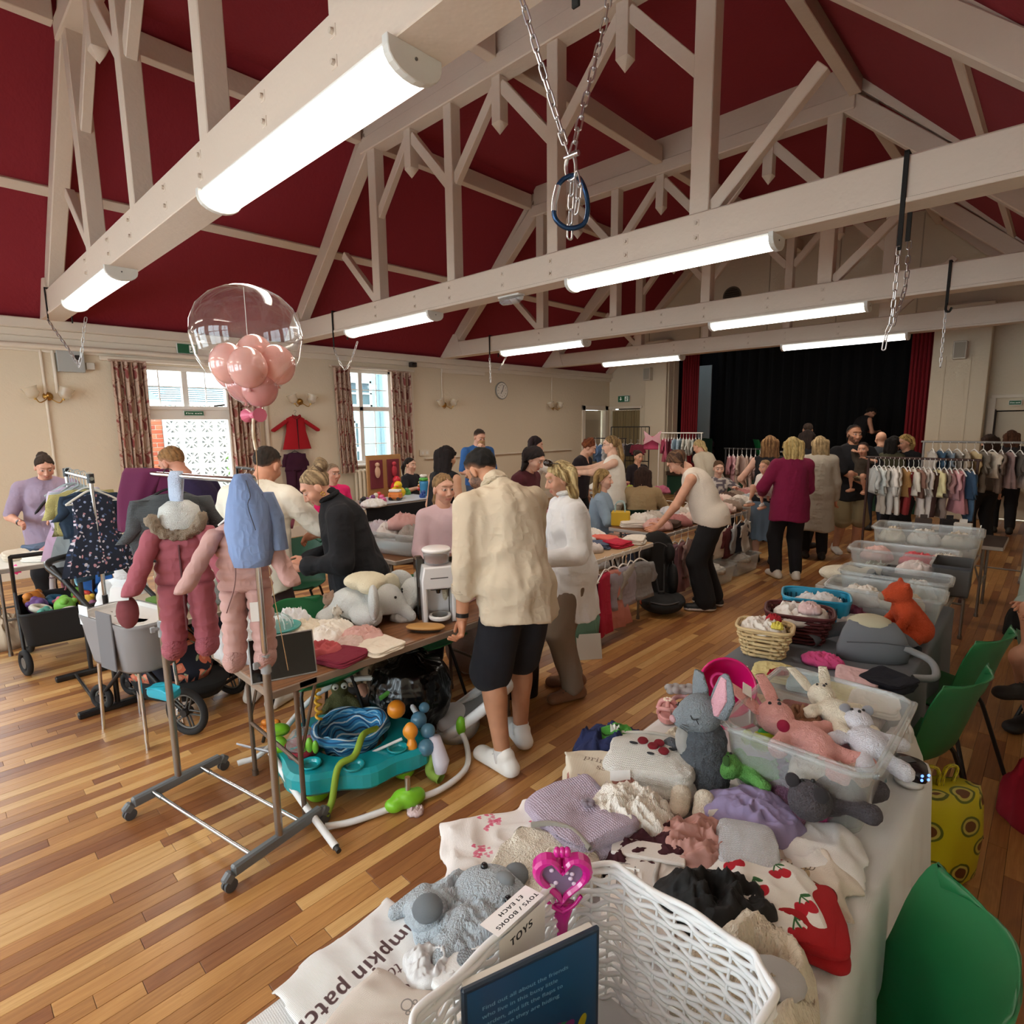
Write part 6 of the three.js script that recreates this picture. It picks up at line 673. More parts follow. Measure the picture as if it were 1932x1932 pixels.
{
const t=thing('baby_jumper','turquoise baby activity jumper with blue seat and white tubes lying on the floor','toy',[-2.62,0,-1.47],.72),teal=M('#1aa2ab',.25,{clearcoat:.5}),wt=M('#e4e6e6',.3),lime=M('#7cc22c',.35);
const lobe=[];for(let i=0;i<60;i++){const a=i/60*2*PI,r=.36+.03*cos(a*3)+.02*cos(a*7+1);lobe.push([cos(a)*r*1.08,sin(a)*r*.92]);}const hole=[];for(let i=0;i<36;i++){const a=-i/36*2*PI;hole.push([cos(a)*.17,sin(a)*.17+.02]);}
part(t,'tray',extr(lobe,.07,.022,[hole]).rotateX(-PI/2).translate(0,.1,0),teal);for(const[x,z]of[[-.12,.25],[.1,.26],[.28,.1],[-.28,.08]])part(t,'cup_holder',lathe([[.028,-.0],[.05,.004],[.056,.016],[.05,.02],[.036,.012],[.026,-.01]],20).translate(x,.19,z),teal);
for(const a of[1.9,4.0,.2])part(t,'tray_foot',ball(cos(a)*.3,.05,sin(a)*.26,.06,.05,.05),lime);
const wave=M('#ffffff',.85,{map:paint(256,128,(x)=>{x.fillStyle='#2f7fb0';x.fillRect(0,0,256,128);for(let i=0;i<9;i++){x.strokeStyle=['#7fb7d2','#174f7e','#d8e6ea','#1f3a56'][i%4];x.lineWidth=7;x.beginPath();for(let k=0;k<=256;k+=8)x.lineTo(k,i*15+8*sin(k/20+i));x.stroke();}})});wave.map.repeat.set(3,1);
part(t,'seat',shell(40,8,(u,v)=>{const a=u*2*PI,r=.165-.06*v*v+.012*sin(a*9)*v;return[cos(a)*r,.26-.16*v+.012*sin(a*7),sin(a)*r-.02];},.006),wave);part(t,'seat_ring',tube(Array.from({length:16},(q,i)=>{const a=i/16*2*PI;return[cos(a)*.185,.25+.012*sin(a*5),sin(a)*.18-.02];}),.024,70,8,true),wave);
part(t,'tube_arch',tube([[-.62,.05,.02],[-.5,.08,-.06],[-.28,.3,-.3],[0,.36,-.38],[.2,.3,-.32],[.34,.2,-.2]],.016,50,8),wt);part(t,'tube_leg',tube([[-.36,.2,.16],[-.14,.1,.36],[.12,.03,.6]],.017,20,8),wt);part(t,'tube_end',rod([.12,.03,.6],[.14,.026,.62],.012),M('#333',.4));
part(t,'base_tube',tube([[.02,.02,.46],[.14,.02,.42],[.34,.025,.3],[.52,.03,.18],[.62,.03,0],[.6,.04,-.2],[.55,.1,-.28]],.016,50,8),wt);part(t,'base_foot',blob([ell([.36,.05,.29],[.07,.05,.045]),ell([.31,.04,.33],[.045,.035,.035]),ell([.41,.045,.26],[.04,.04,.04])],.008,.02),lime);part(t,'tube_stub',rod([.37,.08,.29],[.37,.16,.285],.014),metal('#c9cccc',.3));part(t,'green_joint',ball(.56,.12,-.27,.03,.06,.03),lime);
part(t,'strap',tube([[.16,.28,.05],[.12,.3,.15],[.1,.24,.24],[.04,.22,.3],[.02,.08,.36],[0,.03,.4]],.017,40,6),M('#8fae35',.7));part(t,'strap',tube([[.1,.3,-.24],[.16,.32,-.3],[.2,.28,-.34]],.015,16,6),M('#5fae4a',.7));part(t,'frill',tube([[.46,.14,.02],[.44,.05,.06],[.5,.03,.1]],.03,18,8),M('#8fae4a',.8));
part(t,'flower_toy',merge([...Array.from({length:8},(q,i)=>ball(-.42+cos(i*.785)*.04,.26+sin(i*.785)*.04,.02,.025,.02,.02)),ball(-.42,.26,.04,.03)]),M('#e08a2c',.4));part(t,'leaf_toy',merge([ball(-.36,.27,.06,.06,.03,.05),ball(-.33,.22,.12,.04,.05,.03)]),lime);part(t,'spiral_toy',tube(Array.from({length:30},(q,i)=>{const a=i*.9;return[-.18+cos(a)*.014,.28+i*.006,-.04+sin(a)*.014];}),.008,90,6),M('#d8a52c',.45));part(t,'toy_bowl',lathe([[0,0],[.075,0],[.09,.05],[.085,.05],[.07,.012],[0,.012]],24).translate(-.2,.19,.14),M('#b5263c',.35));part(t,'toy_dome',lathe([[.082,.05],[.078,.08],[.05,.12],[0,.135]],24).translate(-.2,.19,.14),clearPlastic);part(t,'toy_coral',merge([ball(-.14,.27,.2,.018,.04,.018),ball(-.11,.26,.2,.016,.035,.016),ball(-.17,.26,.2,.016,.03,.016)]),M('#7cc23c',.4));part(t,'toy_ball',ball(.24,.33,-.06,.05),M('#e08c24',.3));part(t,'seahorse_toy',blob([ell([.34,.27,.06],[.04,.04,.035]),ell([.35,.2,.08],[.028,.04,.026]),ell([.36,.14,.1],[.022,.035,.022]),ell([.34,.3,.06],[.02,.02,.02])],.007,.015),M('#e8962e',.35));part(t,'bubble_toy',merge([ball(.36,.27,-.06,.045),ball(.42,.24,0,.04),ball(.42,.18,.06,.045),ball(.38,.31,-.12,.03)]),M('#6fa7c4',.15,{transmission:.5,thickness:0}));part(t,'toy_arm',rod([.14,.18,.12],[.3,.24,.08],.008),wt);part(t,'rattle_handle',loft([[.5,.07,.1,.03,.03],[.5,.12,.08,.045,.04],[.46,.22,.02,.03,.03]],16),M('#c9c6d2',.4));
const tt=thing('plush_turtle','olive plush turtle dangling above the turquoise jumper under the table','soft toy',[-2.98,.12,-1.62],1.1);plush(tt,'plush_body',[ell([0,.1,0],[.07,.08,.05]),ell([0,.2,.02],[.05,.05,.045]),cap([.06,.12,.02],[.13,.04,.05],.025,.018),cap([-.06,.12,.02],[-.12,.04,.05],.025,.018),cap([.03,.03,.02],[.05,-.04,.04],.022),cap([-.03,.03,.02],[-.05,-.04,.04],.022)],'#5c5a34',.02,.008);for(const k of[-1,1])part(tt,'eye',merge([ball(k*.025,.225,.058,.019)]),M('#e4e4dc',.3));for(const k of[-1,1])part(tt,'pupil',ball(k*.025,.225,.074,.007),M('#111',.2));
const fs=thing('plush_fish','small blue plush fish beside the jumper under the table','soft toy',[-2.92,.2,-1.92],.4);plush(fs,'plush_body',[ell([0,0,0],[.05,.075,.05]),ell([0,.09,0],[.03,.04,.015]),ell([.06,0,.0],[.03,.03,.015]),ell([0,-.1,.03],[.04,.04,.02])],'#4a7fb4',.02,.008);part(fs,'string',rod([0,.12,0],[0,.5,0],.003),M('#ddd',.5));
cloth('pale pink sock lying on the floor by the green foot of the jumper','#d8c2c4','crumple',[-2.1,0,-1.5],.4,[.28,.3,.35],2,{name:'sock',cat:'sock'});
const vs=thing('bouncer_base','grey plastic bouncer base on the floor under the left end of the wooden table','toy',[-3.02,0,-1.28],.4);part(vs,'base_shell',shell(12,10,(u,v)=>[(v-.5)*.3,.02+.14*u*u,-.1+.28*u],.008),M('#a9adb5',.4));part(vs,'base_lip',tube([[-.15,.02,-.1],[0,.025,-.12],[.15,.02,-.1]],.012,14,6),M('#d6d8da',.4));
}
// ---------- front table: white cloth, baby clothes, toy basket ----------
const FY=.742;
foldTable('long folding table under the white cloth, nearest the camera',-1.02,-.26,-2.2,-.37,{top:M('#8a6238',.45),edge:M('#6b4a2c',.5)});
{
const cm=fab('#dfe1e3');const f=(u,v)=>{const z=mix(-2.2,-.30,v),s=u*1.33,wv=.01*sin(z*17)+.006*sin(z*41+2);if(s<.79)return[-1.015+s,.7345+.0025*noise(s*9,z*9,1),z];const d=s-.79;return[-.225+.02*(1-exp(-d*40))+wv*d*3+.03*d,.7345-max(0,d-.008)-.004,z];};
solo('tablecloth','white fluffy cloth over the nearest table, hanging down its right side','tablecloth',shell(60,90,f,-.002),cm);
}
const printed=(draw,base,size=.6,bump='weave')=>{const t=paint(512,512,(x)=>{x.fillStyle=base;x.fillRect(0,0,512,512);x.translate(256,256);const k=512/size;draw(x,k);});t.repeat.set(1/size,1/size);t.offset.set(.5,.5);return new THREE.MeshStandardMaterial({map:t,roughness:.95,bumpMap:TX[bump],bumpScale:.0008});};
const lay=(name,label,cat,geo,m,p,turn,s)=>{const t=solo(name,label,cat,geo,m,p,turn);if(s)t.scale.set(...s);return t;};
const flipV=(g)=>{const u=g.attributes.uv;for(let i=0;i<u.count;i++)u.setY(i,-u.getY(i));return g;};
{
// lettered tee
const tee=printed((x,k)=>{x.textAlign='center';x.fillStyle='#5a4244';x.font='600 42px sans-serif';x.fillText('take me',0,-70);x.font='italic 36px serif';x.fillText('to the',0,-18);x.font='600 46px sans-serif';x.fillText('pumpkin patch',0,40);},'#eeeeee',.5);
lay('t_shirt','white baby T-shirt lettered pumpkin patch at the near left corner of the table','T-shirt',flipV(flatGarment(TSHIRT(.3,.28,.045),.006,3,{lift:.008,cell:.008})),tee,[-.905,FY,-.53],-PI/2+.1);
lay('collar_roll','white rolled collar of the lettered T-shirt, folded over','T-shirt',vCr(2),fab('#e9e9ea'),[-.82,FY,-.62],.5,[.45,.55,.45]);
const one=printed((x,k)=>{x.strokeStyle='#8d8680';x.lineWidth=3;for(const[a,b]of[[-60,-70],[40,-90],[-20,0],[70,10],[-90,40],[10,90],[90,90]]){x.beginPath();x.arc(a,b,13,0,7);x.moveTo(a-12,b-12);x.arc(a-14,b-14,5,0,7);x.moveTo(a+18,b-14);x.arc(a+14,b-14,5,0,7);x.stroke();}},'#d9cec4',.4);
lay('babygrow','cream babygrow with grey bear faces at the near left of the table','babygrow',flipV(flatGarment(TSHIRT(.24,.3,.04),.012,7,{lift:.02,cell:.008})),one,[-.74,FY,-.47],-PI/2+.3);
// grey suit with a face
const g=thing('animal_suit','soft grey animal suit with button eyes, lying left of the wicker basket','romper',[-.875,FY,-.74],.5),gm=fab('#a9b3bb','fleece');part(g,'garment',vCr(0).clone().scale(.95,.75,1.0),gm);part(g,'hood',blob([ell([.05,.045,-.05],[.085,.045,.07]),ell([-.07,.04,.03],[.05,.04,.045]),cap([.02,.05,.04],[.0,.03,.12],.03,.022),cap([-.1,.03,-.02],[-.15,.02,.03],.026,.016)],.007,.02),gm);part(g,'ear',ball(-.06,.07,.05,.034,.024,.034),gm);part(g,'ear',ball(.1,.06,-.1,.03,.022,.03),gm);part(g,'button_eye',ball(.03,.088,-.075,.009),M('#14161a',.15));part(g,'button_eye',ball(.105,.075,-.01,.009),M('#14161a',.15));part(g,'nose',ball(.085,.083,-.055,.024,.014,.018),fab('#c3cad0','fleece'));part(g,'stripe_lining',folded(.13,.09,.03,5,3,.7).translate(.09,.01,.1),fab('#9aa2a8','knit'));
const tw=printed((x)=>{x.fillStyle='#aab0b4';x.beginPath();x.ellipse(20,-20,40,34,0,0,7);x.fill();x.fillStyle='#4a4f55';x.beginPath();x.arc(20,-20,9,0,7);x.fill();},'#e4e6e6',.4,'fleece');lay('towel','white towel with a grey spot between the grey suit and the wicker basket','towel',folded(.2,.16,.035,2,5),tw,[-.735,FY,-.68],.3);
lay('grey_card','grey folded price card standing at the left table edge','card',merge([bx(-.035,.035,0,.04,-.0005,.0005,0).rotateX(.5),bx(-.035,.035,0,.04,-.0005,.0005,0).rotateX(-.5).translate(0,0,.038)]),M('#a5a7b4',.6),[-.975,FY,-.78],.9);
// fleece jacket with collar
const fl=thing('fleece_jacket','folded cream fleece with a round button, behind the left rim of the basket','jacket',[-.82,FY,-.95],.25);part(fl,'garment',folded(.24,.25,.045,2,9,1.4),fab('#ddd7ca','fleece'));part(fl,'button',new THREE.TorusGeometry(.017,.0045,7,18).rotateX(PI/2).translate(.02,.066,-.03),M('#d6d0c2',.5));part(fl,'collar',tube([[-.08,.06,-.1],[-.03,.068,-.12],[.03,.07,-.12],[.09,.062,-.09]],.007,18,7),fab('#e2dccf','fleece'));
const he=printed((x,k)=>{const r=rng(9);x.fillStyle='#d9607f';for(const[cx,cy]of[[-70,-110],[60,-60],[-90,60],[40,90],[110,-150]])for(let i=0;i<16;i++){const a=r()*6.28,d=r()*40,X=cx+cos(a)*d,Y=cy+sin(a)*d,s=6+r()*5;x.globalAlpha=.6+r()*.4;x.beginPath();x.moveTo(X,Y+s);x.bezierCurveTo(X-s*1.6,Y-s*.3,X-s*.6,Y-s*1.5,X,Y-s*.4);x.bezierCurveTo(X+s*.6,Y-s*1.5,X+s*1.6,Y-s*.3,X,Y+s);x.fill();}x.globalAlpha=1;},'#ebe6e3',.42);
lay('romper','white romper printed with clusters of pink hearts at the left table edge','romper',flipV(flatGarment(TSHIRT(.24,.36,.05),.012,11,{lift:.02,cell:.008})),he,[-.955,FY,-.98],-PI/2+.9);
lay('neckband','white romper neckband with a printed size label, beside the pink hearts','romper',merge([new THREE.TorusGeometry(.05,.007,8,24).rotateX(PI/2).scale(1.3,.5,.8),bx(-.02,.02,-.002,.004,.03,.05,0)]),fab('#cfccca'),[-.9,FY+.02,-.9],.6);
// lilac knit
const lk=thing('knitted_cardigan','folded lilac knitted cardigan with a knitted flower at the left edge','cardigan',[-.865,FY,-1.16],-.3);part(lk,'garment',folded(.29,.25,.06,2,12,1.4),fab('#c3b4c8','knit'));part(lk,'flower',merge(Array.from({length:5},(q,i)=>ball(cos(i*1.257)*.011,.072,sin(i*1.257)*.011-.03,.009,.006,.009))),fab('#d3c4d6','knit'));part(lk,'edge_stitching',tube([[-.13,.06,-.09],[-.05,.068,-.1],[.06,.068,-.1],[.13,.06,-.08]],.005,24,5),fab('#d2c5d6','knit'));
const pr=printed((x)=>{x.fillStyle='#7b6a5e';x.font='44px serif';x.save();x.rotate(.3);x.fillText('prince',-70,-30);x.fillText('ss',-10,10);x.restore();x.fillStyle='#a9756a';x.beginPath();x.ellipse(90,60,50,60,.4,0,7);x.fill();x.fillStyle='#8d5a50';for(let i=0;i<5;i++)x.fillRect(60+i*14,20,5,80);},'#d8cebb',.4);lay('t_shirt','cream T-shirt lettered princess with a brown patch, behind the lilac cardigan','T-shirt',flipV(folded(.22,.2,.06,2,15,1.3)),pr,[-.94,FY,-1.36],.7);
const nv=printed((x)=>{x.fillStyle='#4f9a3c';x.fillRect(-60,-50,130,90);x.fillStyle='#2c4f24';for(let i=0;i<20;i++)x.fillRect(-60+(i*37)%120,-50+(i*53)%80,14,9);x.fillStyle='#d8d8cf';x.fillRect(-20,-20,40,18);},'#1f2750',.4);lay('jumper','navy jumper with a green print at the left edge, farthest along the row','jumper',flipV(vCr(3).clone()),nv,[-1.0,FY,-1.54],.8,[1.0,1.0,.75]);
// white knit with roses
const wk=thing('knitted_cardigan','white chunky knitted cardigan with red embroidered roses','cardigan',[-.835,FY,-1.5],.35);part(wk,'garment',folded(.29,.25,.085,2,21,1.4),fab('#e3e1dc','knit'));const rs=[];for(const[x,z]of[[-.035,-.02],[.0,.0],[.035,.015],[.015,-.025]]){rs.push(new THREE.TorusGeometry(.011,.006,6,14).rotateX(PI/2).translate(x,.112,z),ball(x,.114,z,.007));}part(wk,'rose',merge(rs),fab('#c0283c','knit'));part(wk,'leaf',merge([ball(-.06,.11,.0,.014,.003,.006),ball(.06,.11,-.01,.014,.003,.006),ball(.0,.11,.04,.012,.003,.006)]),fab('#30343a'));part(wk,'piping',tube([[-.12,.08,-.1],[0,.094,-.11],[.12,.08,-.09],[.14,.04,.02]],.006,26,5),fab('#d5d0c6'));
lay('fluffy_jacket','white fluffy cloth with a tag, between the knitted cardigans','jacket',vCr(1),fab('#e6e0d6','fleece'),[-.76,FY,-1.28],.4,[.85,1.0,.8]);lay('velvet_dress','dark maroon velvet dress crumpled in the middle of the nearest table','dress',vCr(4),fab('#3a0f1a','crease'),[-.67,FY,-1.22],.9,[1.0,.6,.75]);
const bo=thing('booties','pair of small cream fleece booties with red striped soles','booties',[-.665,FY,-1.42],.3);bo.scale.set(.85,.72,.85);for(const k of[-1,1]){part(bo,'bootie',blob([ell([k*.038,.03,0],[.034,.03,.055]),ell([k*.038,.065,-.025],[.034,.04,.032])],.007,.02),fab('#d9cfbf','fleece'));}part(bo,'striped_sole',merge([0,1,2,3].map((i)=>bx(.01+i*.017,.018+i*.017,.002,.045,.052,.057,0))),M('#8f2430',.8));
lay('price_card','small folded price card standing by the cream booties','card',merge([bx(-.022,.022,0,.06,-.001,.001,0).rotateX(.28),bx(-.022,.022,0,.06,-.001,.001,0).rotateX(-.28).translate(0,0,.033)]),M('#efefec',.6,{map:paint(64,64,(x)=>{x.fillStyle='#f1f1ee';x.fillRect(0,0,64,64);x.fillStyle='#222';x.font='bold 40px sans-serif';x.fillText('£3',8,46);})}),[-.605,FY,-1.43],.9);
lay('price_card','blank white folded card between the lilac cardigan and the white dungarees','card',merge([bx(-.035,.035,0,.05,-.001,.001,0).rotateX(.7),bx(-.035,.035,0,.05,-.001,.001,0).rotateX(-.7).translate(0,0,.064)]),M('#f0f0ee',.6),[-.69,FY,-1.12],.5);lay('price_card','small white folded card at the far rim of the wicker basket','card',merge([bx(-.03,.03,0,.05,-.001,.001,0).rotateX(.5),bx(-.03,.03,0,.05,-.001,.001,0).rotateX(-.5).translate(0,0,.046)]),M('#e6e6e4',.6),[-.475,FY,-.98],.9);
lay('price_card','tall white price card propped against the white knitted cardigan','card',bx(-.03,.03,0,.09,-.001,.001,0).rotateX(-.25),M('#e9e9e9',.6),[-.845,FY,-1.34],.8);
// middle and right heap
lay('dress','lavender gathered dress with pale stitching, right of the booties','dress',vCr(5),fab('#8d82a8','crease'),[-.52,FY,-1.5],.2,[1.0,.8,.85]);lay('dress','dusty pink crumpled muslin dress in the middle of the heap','dress',vCr(6),fab('#b58880','crease'),[-.575,FY,-1.3],.9,[.95,.75,.8]);lay('knitted_pants','pale grey knitted baby pants in the heap, right of the dusty pink dress','pants',folded(.15,.17,.05,2,31),fab('#d3d5dc','knit'),[-.485,FY+.01,-1.345],.5);lay('bodysuit','white sleeveless bodysuit at the right edge beside the clear toy tub','bodysuit',flatGarment(TSHIRT(.18,.24,.02),.008,5,{lift:.03,cell:.0075}),fab('#ebebeb'),[-.36,FY,-1.52],.4);
const an=printed((x)=>{x.fillStyle='#b8a37e';x.beginPath();x.ellipse(0,0,34,44,.3,0,7);x.fill();x.fillStyle='#8d4f3a';x.beginPath();x.ellipse(20,60,40,24,0,0,7);x.fill();x.fillStyle='#5b5a40';x.beginPath();x.ellipse(-40,40,24,34,0,0,7);x.fill();x.strokeStyle='#6d6252';x.lineWidth=3;for(let i=0;i<6;i++){x.beginPath();x.arc(-30+i*14,-30,16,0,4);x.stroke();}},'#e2d9cd',.36);lay('babygrow','cream babygrow printed with woodland animals at the right of the heap','babygrow',flipV(flatGarment(TSHIRT(.18,.22,.05),.01,13,{lift:.03,cell:.0075})),an,[-.365,FY,-1.38],.5);
lay('sleepsuit','pale grey folded sleepsuit sleeve lying across the heap in front of the knitted pants','sleepsuit',flatGarment([[-.1,-.03],[.08,-.045],[.12,0],[.08,.045],[-.09,.04]],.012,17,{lift:.014}),fab('#dfe2e8'),[-.46,FY+.012,-1.235],-.5);
const ch=printed((x)=>{for(const[a,b]of[[-70,-100],[50,-60],[-40,0],[70,60],[-80,90],[20,130],[100,-150]]){x.fillStyle='#b9192c';for(const q of[-14,14]){x.beginPath();x.ellipse(a+q,b+14,17,20,0,0,7);x.fill();}x.strokeStyle='#34663a';x.lineWidth=4;x.beginPath();x.moveTo(a-12,b);x.quadraticCurveTo(a-2,b-20,a+4,b-26);x.lineTo(a+14,b);x.stroke();x.fillStyle='#34663a';x.beginPath();x.ellipse(a+16,b-24,14,6,.5,0,7);x.fill();}},'#efeeea',.4);lay('bodysuit','white bodysuit printed with red cherries over the red garment','bodysuit',flipV(flatGarment(TSHIRT(.19,.24,.04),.01,19,{lift:.03,cell:.0075})),ch,[-.385,FY+.03,-1.235],.75);
lay('trousers','bright red folded trousers at the right edge under the cherry bodysuit','trousers',folded(.17,.2,.045,2,23),fab('#a3131c','weave'),[-.315,FY,-1.24],.35);lay('velvet_bag','black velvet crumpled garment with a strap in front of the cherry bodysuit','jacket',(()=>{const g2=vCr(2).clone();return g2;})(),M('#08080a',.75,{bumpMap:TX.crease,bumpScale:.006,sheen:.5,sheenColor:new THREE.Color('#33333a')}),[-.46,FY,-1.13],.5,[.85,1.15,.7]);
const du=thing('dungarees','off white folded cotton dungarees with pocket stitching','dungarees',[-.605,FY,-1.075],.5);part(du,'garment',folded(.2,.3,.03,2,27,1.4),fab('#d9d1cb','weave'));part(du,'strap',tube([[.05,.034,.12],[.07,.037,.03],[.02,.038,-.01],[.03,.036,-.1]],.006,22,6),fab('#ddd6d0'));part(du,'pocket_stitching',merge([bx(-.07,-.067,.042,.046,-.06,.02,0),bx(-.03,-.027,.042,.046,-.06,.02,0),bx(-.07,-.027,.042,.046,-.062,-.059,0)].map((g2)=>g2.translate(0,-.008,0))),M('#8b8480',.8));part(du,'bib',bx(-.09,.09,.038,.048,-.14,-.08,.004),fab('#e0d9d3'));
const fj=thing('fleece_jacket','cream fluffy fleece jacket heaped at the right end by the wicker basket','jacket',[-.33,FY,-.98],.3);part(fj,'garment',crumple(.26,.36,.13,41,1.6),fab('#d6cdbb','fleece'));part(fj,'lining',ball(.045,.115,.02,.05,.012,.045),fab('#e9e9e9'));
lay('fluffy_scarf','cream fluffy collar behind the white knitted cardigan and the plush mouse','scarf',vCr(0),fab('#d8d0bf','fleece'),[-.83,FY,-1.72],.7,[.8,.7,.7]);
}
{
const t=thing('plush_mouse','grey plush mouse with closed eyes and a pink ear standing beside the clear tub','soft toy',[-.705,FY,-1.575],-.55);plush(t,'plush_body',[cap([0,.075,0],[0,.15,0],.075,.066),ell([0,.03,0],[.08,.035,.075])],'#4d535a',.03,.007,{fur:.006});plush(t,'plush_head',[ell([-.01,.235,.01],[.062,.058,.06]),ell([-.02,.222,.06],[.034,.03,.034])],'#7c858c',.03,.006,{fur:.002});
part(t,'ear',loft([[.03,.25,-.02,.045,.02],[.045,.31,-.03,.05,.014],[.05,.36,-.03,.03,.01],[.052,.38,-.03,.01,.006]],18),fab('#7c858c','fleece'));part(t,'ear',loft([[-.055,.25,-.02,.034,.02],[-.075,.29,-.03,.04,.014],[-.085,.33,-.03,.022,.01]],18),fab('#7c858c','fleece'));part(t,'ear_lining',loft([[.032,.255,-.006,.026,.012],[.046,.31,-.018,.03,.008],[.051,.37,-.022,.012,.006]],16),fab('#d8a3b0','fleece'));part(t,'nose',ball(-.024,.222,.094,.014,.011,.009),fab('#e2b4bd'));part(t,'eyelash',merge([-1,1].flatMap((k)=>[tube([[k*.03-.01,.25,.062],[k*.03-.01+k*.012,.243,.062],[k*.03-.01+k*.024,.25,.052]],.002,8,4),rod([k*.03-.01+k*.02,.246,.056],[k*.03-.01+k*.032,.238,.056],.0015)])),M('#16181c',.5));part(t,'whisker',merge([-1,1].flatMap((k)=>[0,1,2].map((i)=>rod([-.02+k*.02,.218-i*.005,.085],[-.02+k*.05,.222-i*.01,.075],.001)))),M('#333',.5));plush(t,'paw',[ell([-.075,.085,.06],[.042,.035,.03]),ell([-.1,.07,.075],[.02,.02,.018]),ell([-.08,.055,.085],[.02,.02,.018])],'#4a4f55',.012,.006);part(t,'white_chest',ball(-.02,.15,.06,.03,.05,.02),fab('#d9d7d2','fleece'));part(t,'bow',ball(.03,.03,.075,.02,.012,.01),fab('#8d2c2c'));
}
{
const t=tub('big clear plastic tub of soft toys at the far end of the nearest table',[-.465,FY-.004,-1.86],0,.4,.56,.23,clearPlastic,{r:.06,taper:.86});
part(t,'price_card',merge([bx(-.04,.04,-.09,.0,-.001,.001,0),bx(-.04,.04,-.0,.03,-.001,.001,0).rotateX(1.1)]).rotateY(-1.2).translate(-.2,.23,.03),M('#e8e8e6',.6));
const bun=(label,p,turn,c,s,o={})=>{const q=thing('soft_toy',label,'soft toy',p,turn);plush(q,'plush_body',[ell([0,.04*s,0],[.05*s,.045*s,.07*s]),ell([0,.06*s,-.095*s],[.045*s,.042*s,.045*s]),cap([.04*s,.05*s,-.03*s],[.095*s,.04*s,-.02*s],.018*s,.022*s),cap([-.04*s,.05*s,-.03*s],[-.09*s,.045*s,-.01*s],.018*s,.022*s),cap([.03*s,.03*s,.06*s],[.05*s,.03*s,.11*s],.022*s,.026*s),cap([-.03*s,.03*s,.06*s],[-.045*s,.03*s,.11*s],.022*s,.026*s)],c,.014*s,.0065);for(const k of[-1,1])part(q,'ear',o.long?loft([[k*.03*s,.07*s,-.12*s,.018*s,.012*s],[k*.045*s,.1*s,-.16*s,.022*s,.01*s],[k*.06*s,.12*s,-.2*s,.016*s,.008*s]],12):ball(k*.032*s,.095*s,-.11*s,.017*s,.017*s,.012*s),fab(c,'fleece'));part(q,'face',merge([ball(.016*s,.1*s,-.1*s,.0045*s),ball(-.016*s,.1*s,-.1*s,.0045*s),ball(0,.102*s,-.085*s,.005*s)]),M('#17181b',.3));if(o.dress)part(q,'striped_dress',merge([0,1,2,3,4].map((i)=>loft([[0,.04*s,(-.06+i*.026)*s,.055*s,.05*s],[0,.041*s,(-.048+i*.026)*s,.055*s,.05*s]].map(([x,y,z,a,b])=>[x,z+.06*s,y,a,b]),20).rotateX(PI/2).translate(0,.0,-.06*s))),fab(o.dress));return q;};
bun('cream plush rabbit in a pink striped dress leaning in the clear tub',[-.44,FY+.14,-1.96],.8,'#e2dccb',.95,{long:1,dress:'#d391ab'});bun('white plush cat with whiskers at the right side of the clear tub',[-.33,FY+.12,-1.86],.55,'#d5d7e2',1.0);bun('pink fluffy plush rabbit with a crimson nose in the middle of the tub',[-.47,FY+.10,-1.77],1.2,'#dfa5a0',1.25,{long:1});
const pn=solo('plush_nose','round crimson nose of the pink plush rabbit in the tub','soft toy',ball(0,0,0,.018),fab('#d31650','fleece'),[-.52,FY+.215,-1.7]);
bun('green plush crocodile pressed against the near side of the tub',[-.57,FY+.04,-1.64],2.3,'#5e9a4c',.9);bun('dark grey plush bear low in the near right corner of the tub',[-.37,FY+.04,-1.66],2.9,'#4a464c',1.2);bun('plum plush toy at the bottom front of the tub',[-.48,FY+.02,-1.63],.2,'#6d4a62',.8);
const ft=thing('fish_toy','lime and yellow plastic fish toy in the left of the tub','toy',[-.6,FY+.1,-1.78],.6);part(ft,'fish_body',merge([ball(0,0,0,.045,.034,.026),ball(-.05,.01,0,.02,.026,.01)]),M('#b7c92c',.3));part(ft,'fin',ball(.0,.03,0,.02,.016,.008),M('#3c9a4a',.3));
const bl=[['rose brown soft blanket folded in the back of the tub','#a6706a',[-.56,FY+.1,-2.0],'fold'],['beige knitted muslin at the back left of the tub','#b89a84',[-.6,FY+.09,-1.93],'crumple'],['cream blanket along the right side of the tub','#d7b6a6',[-.36,FY+.08,-1.76],'crumple'],['pale blue cloth at the bottom right of the tub','#8fb2bd',[-.36,FY+.02,-1.95],'crumple'],['hot pink doll dress low in the front of the tub','#d8458a',[-.43,FY+.02,-1.66],'crumple'],['cream fluffy plush pillow in the front of the tub','#ddcfbf',[-.43,FY+.09,-1.68],'crumple'],['tan fringed shawl in the middle of the tub','#9c7358',[-.53,FY+.12,-1.9],'crumple']];bl.forEach((b,i)=>cloth(b[0],b[1],b[3],b[2],i*.9,[.5,.7,.5],i,{fab:'fleece'}));
}
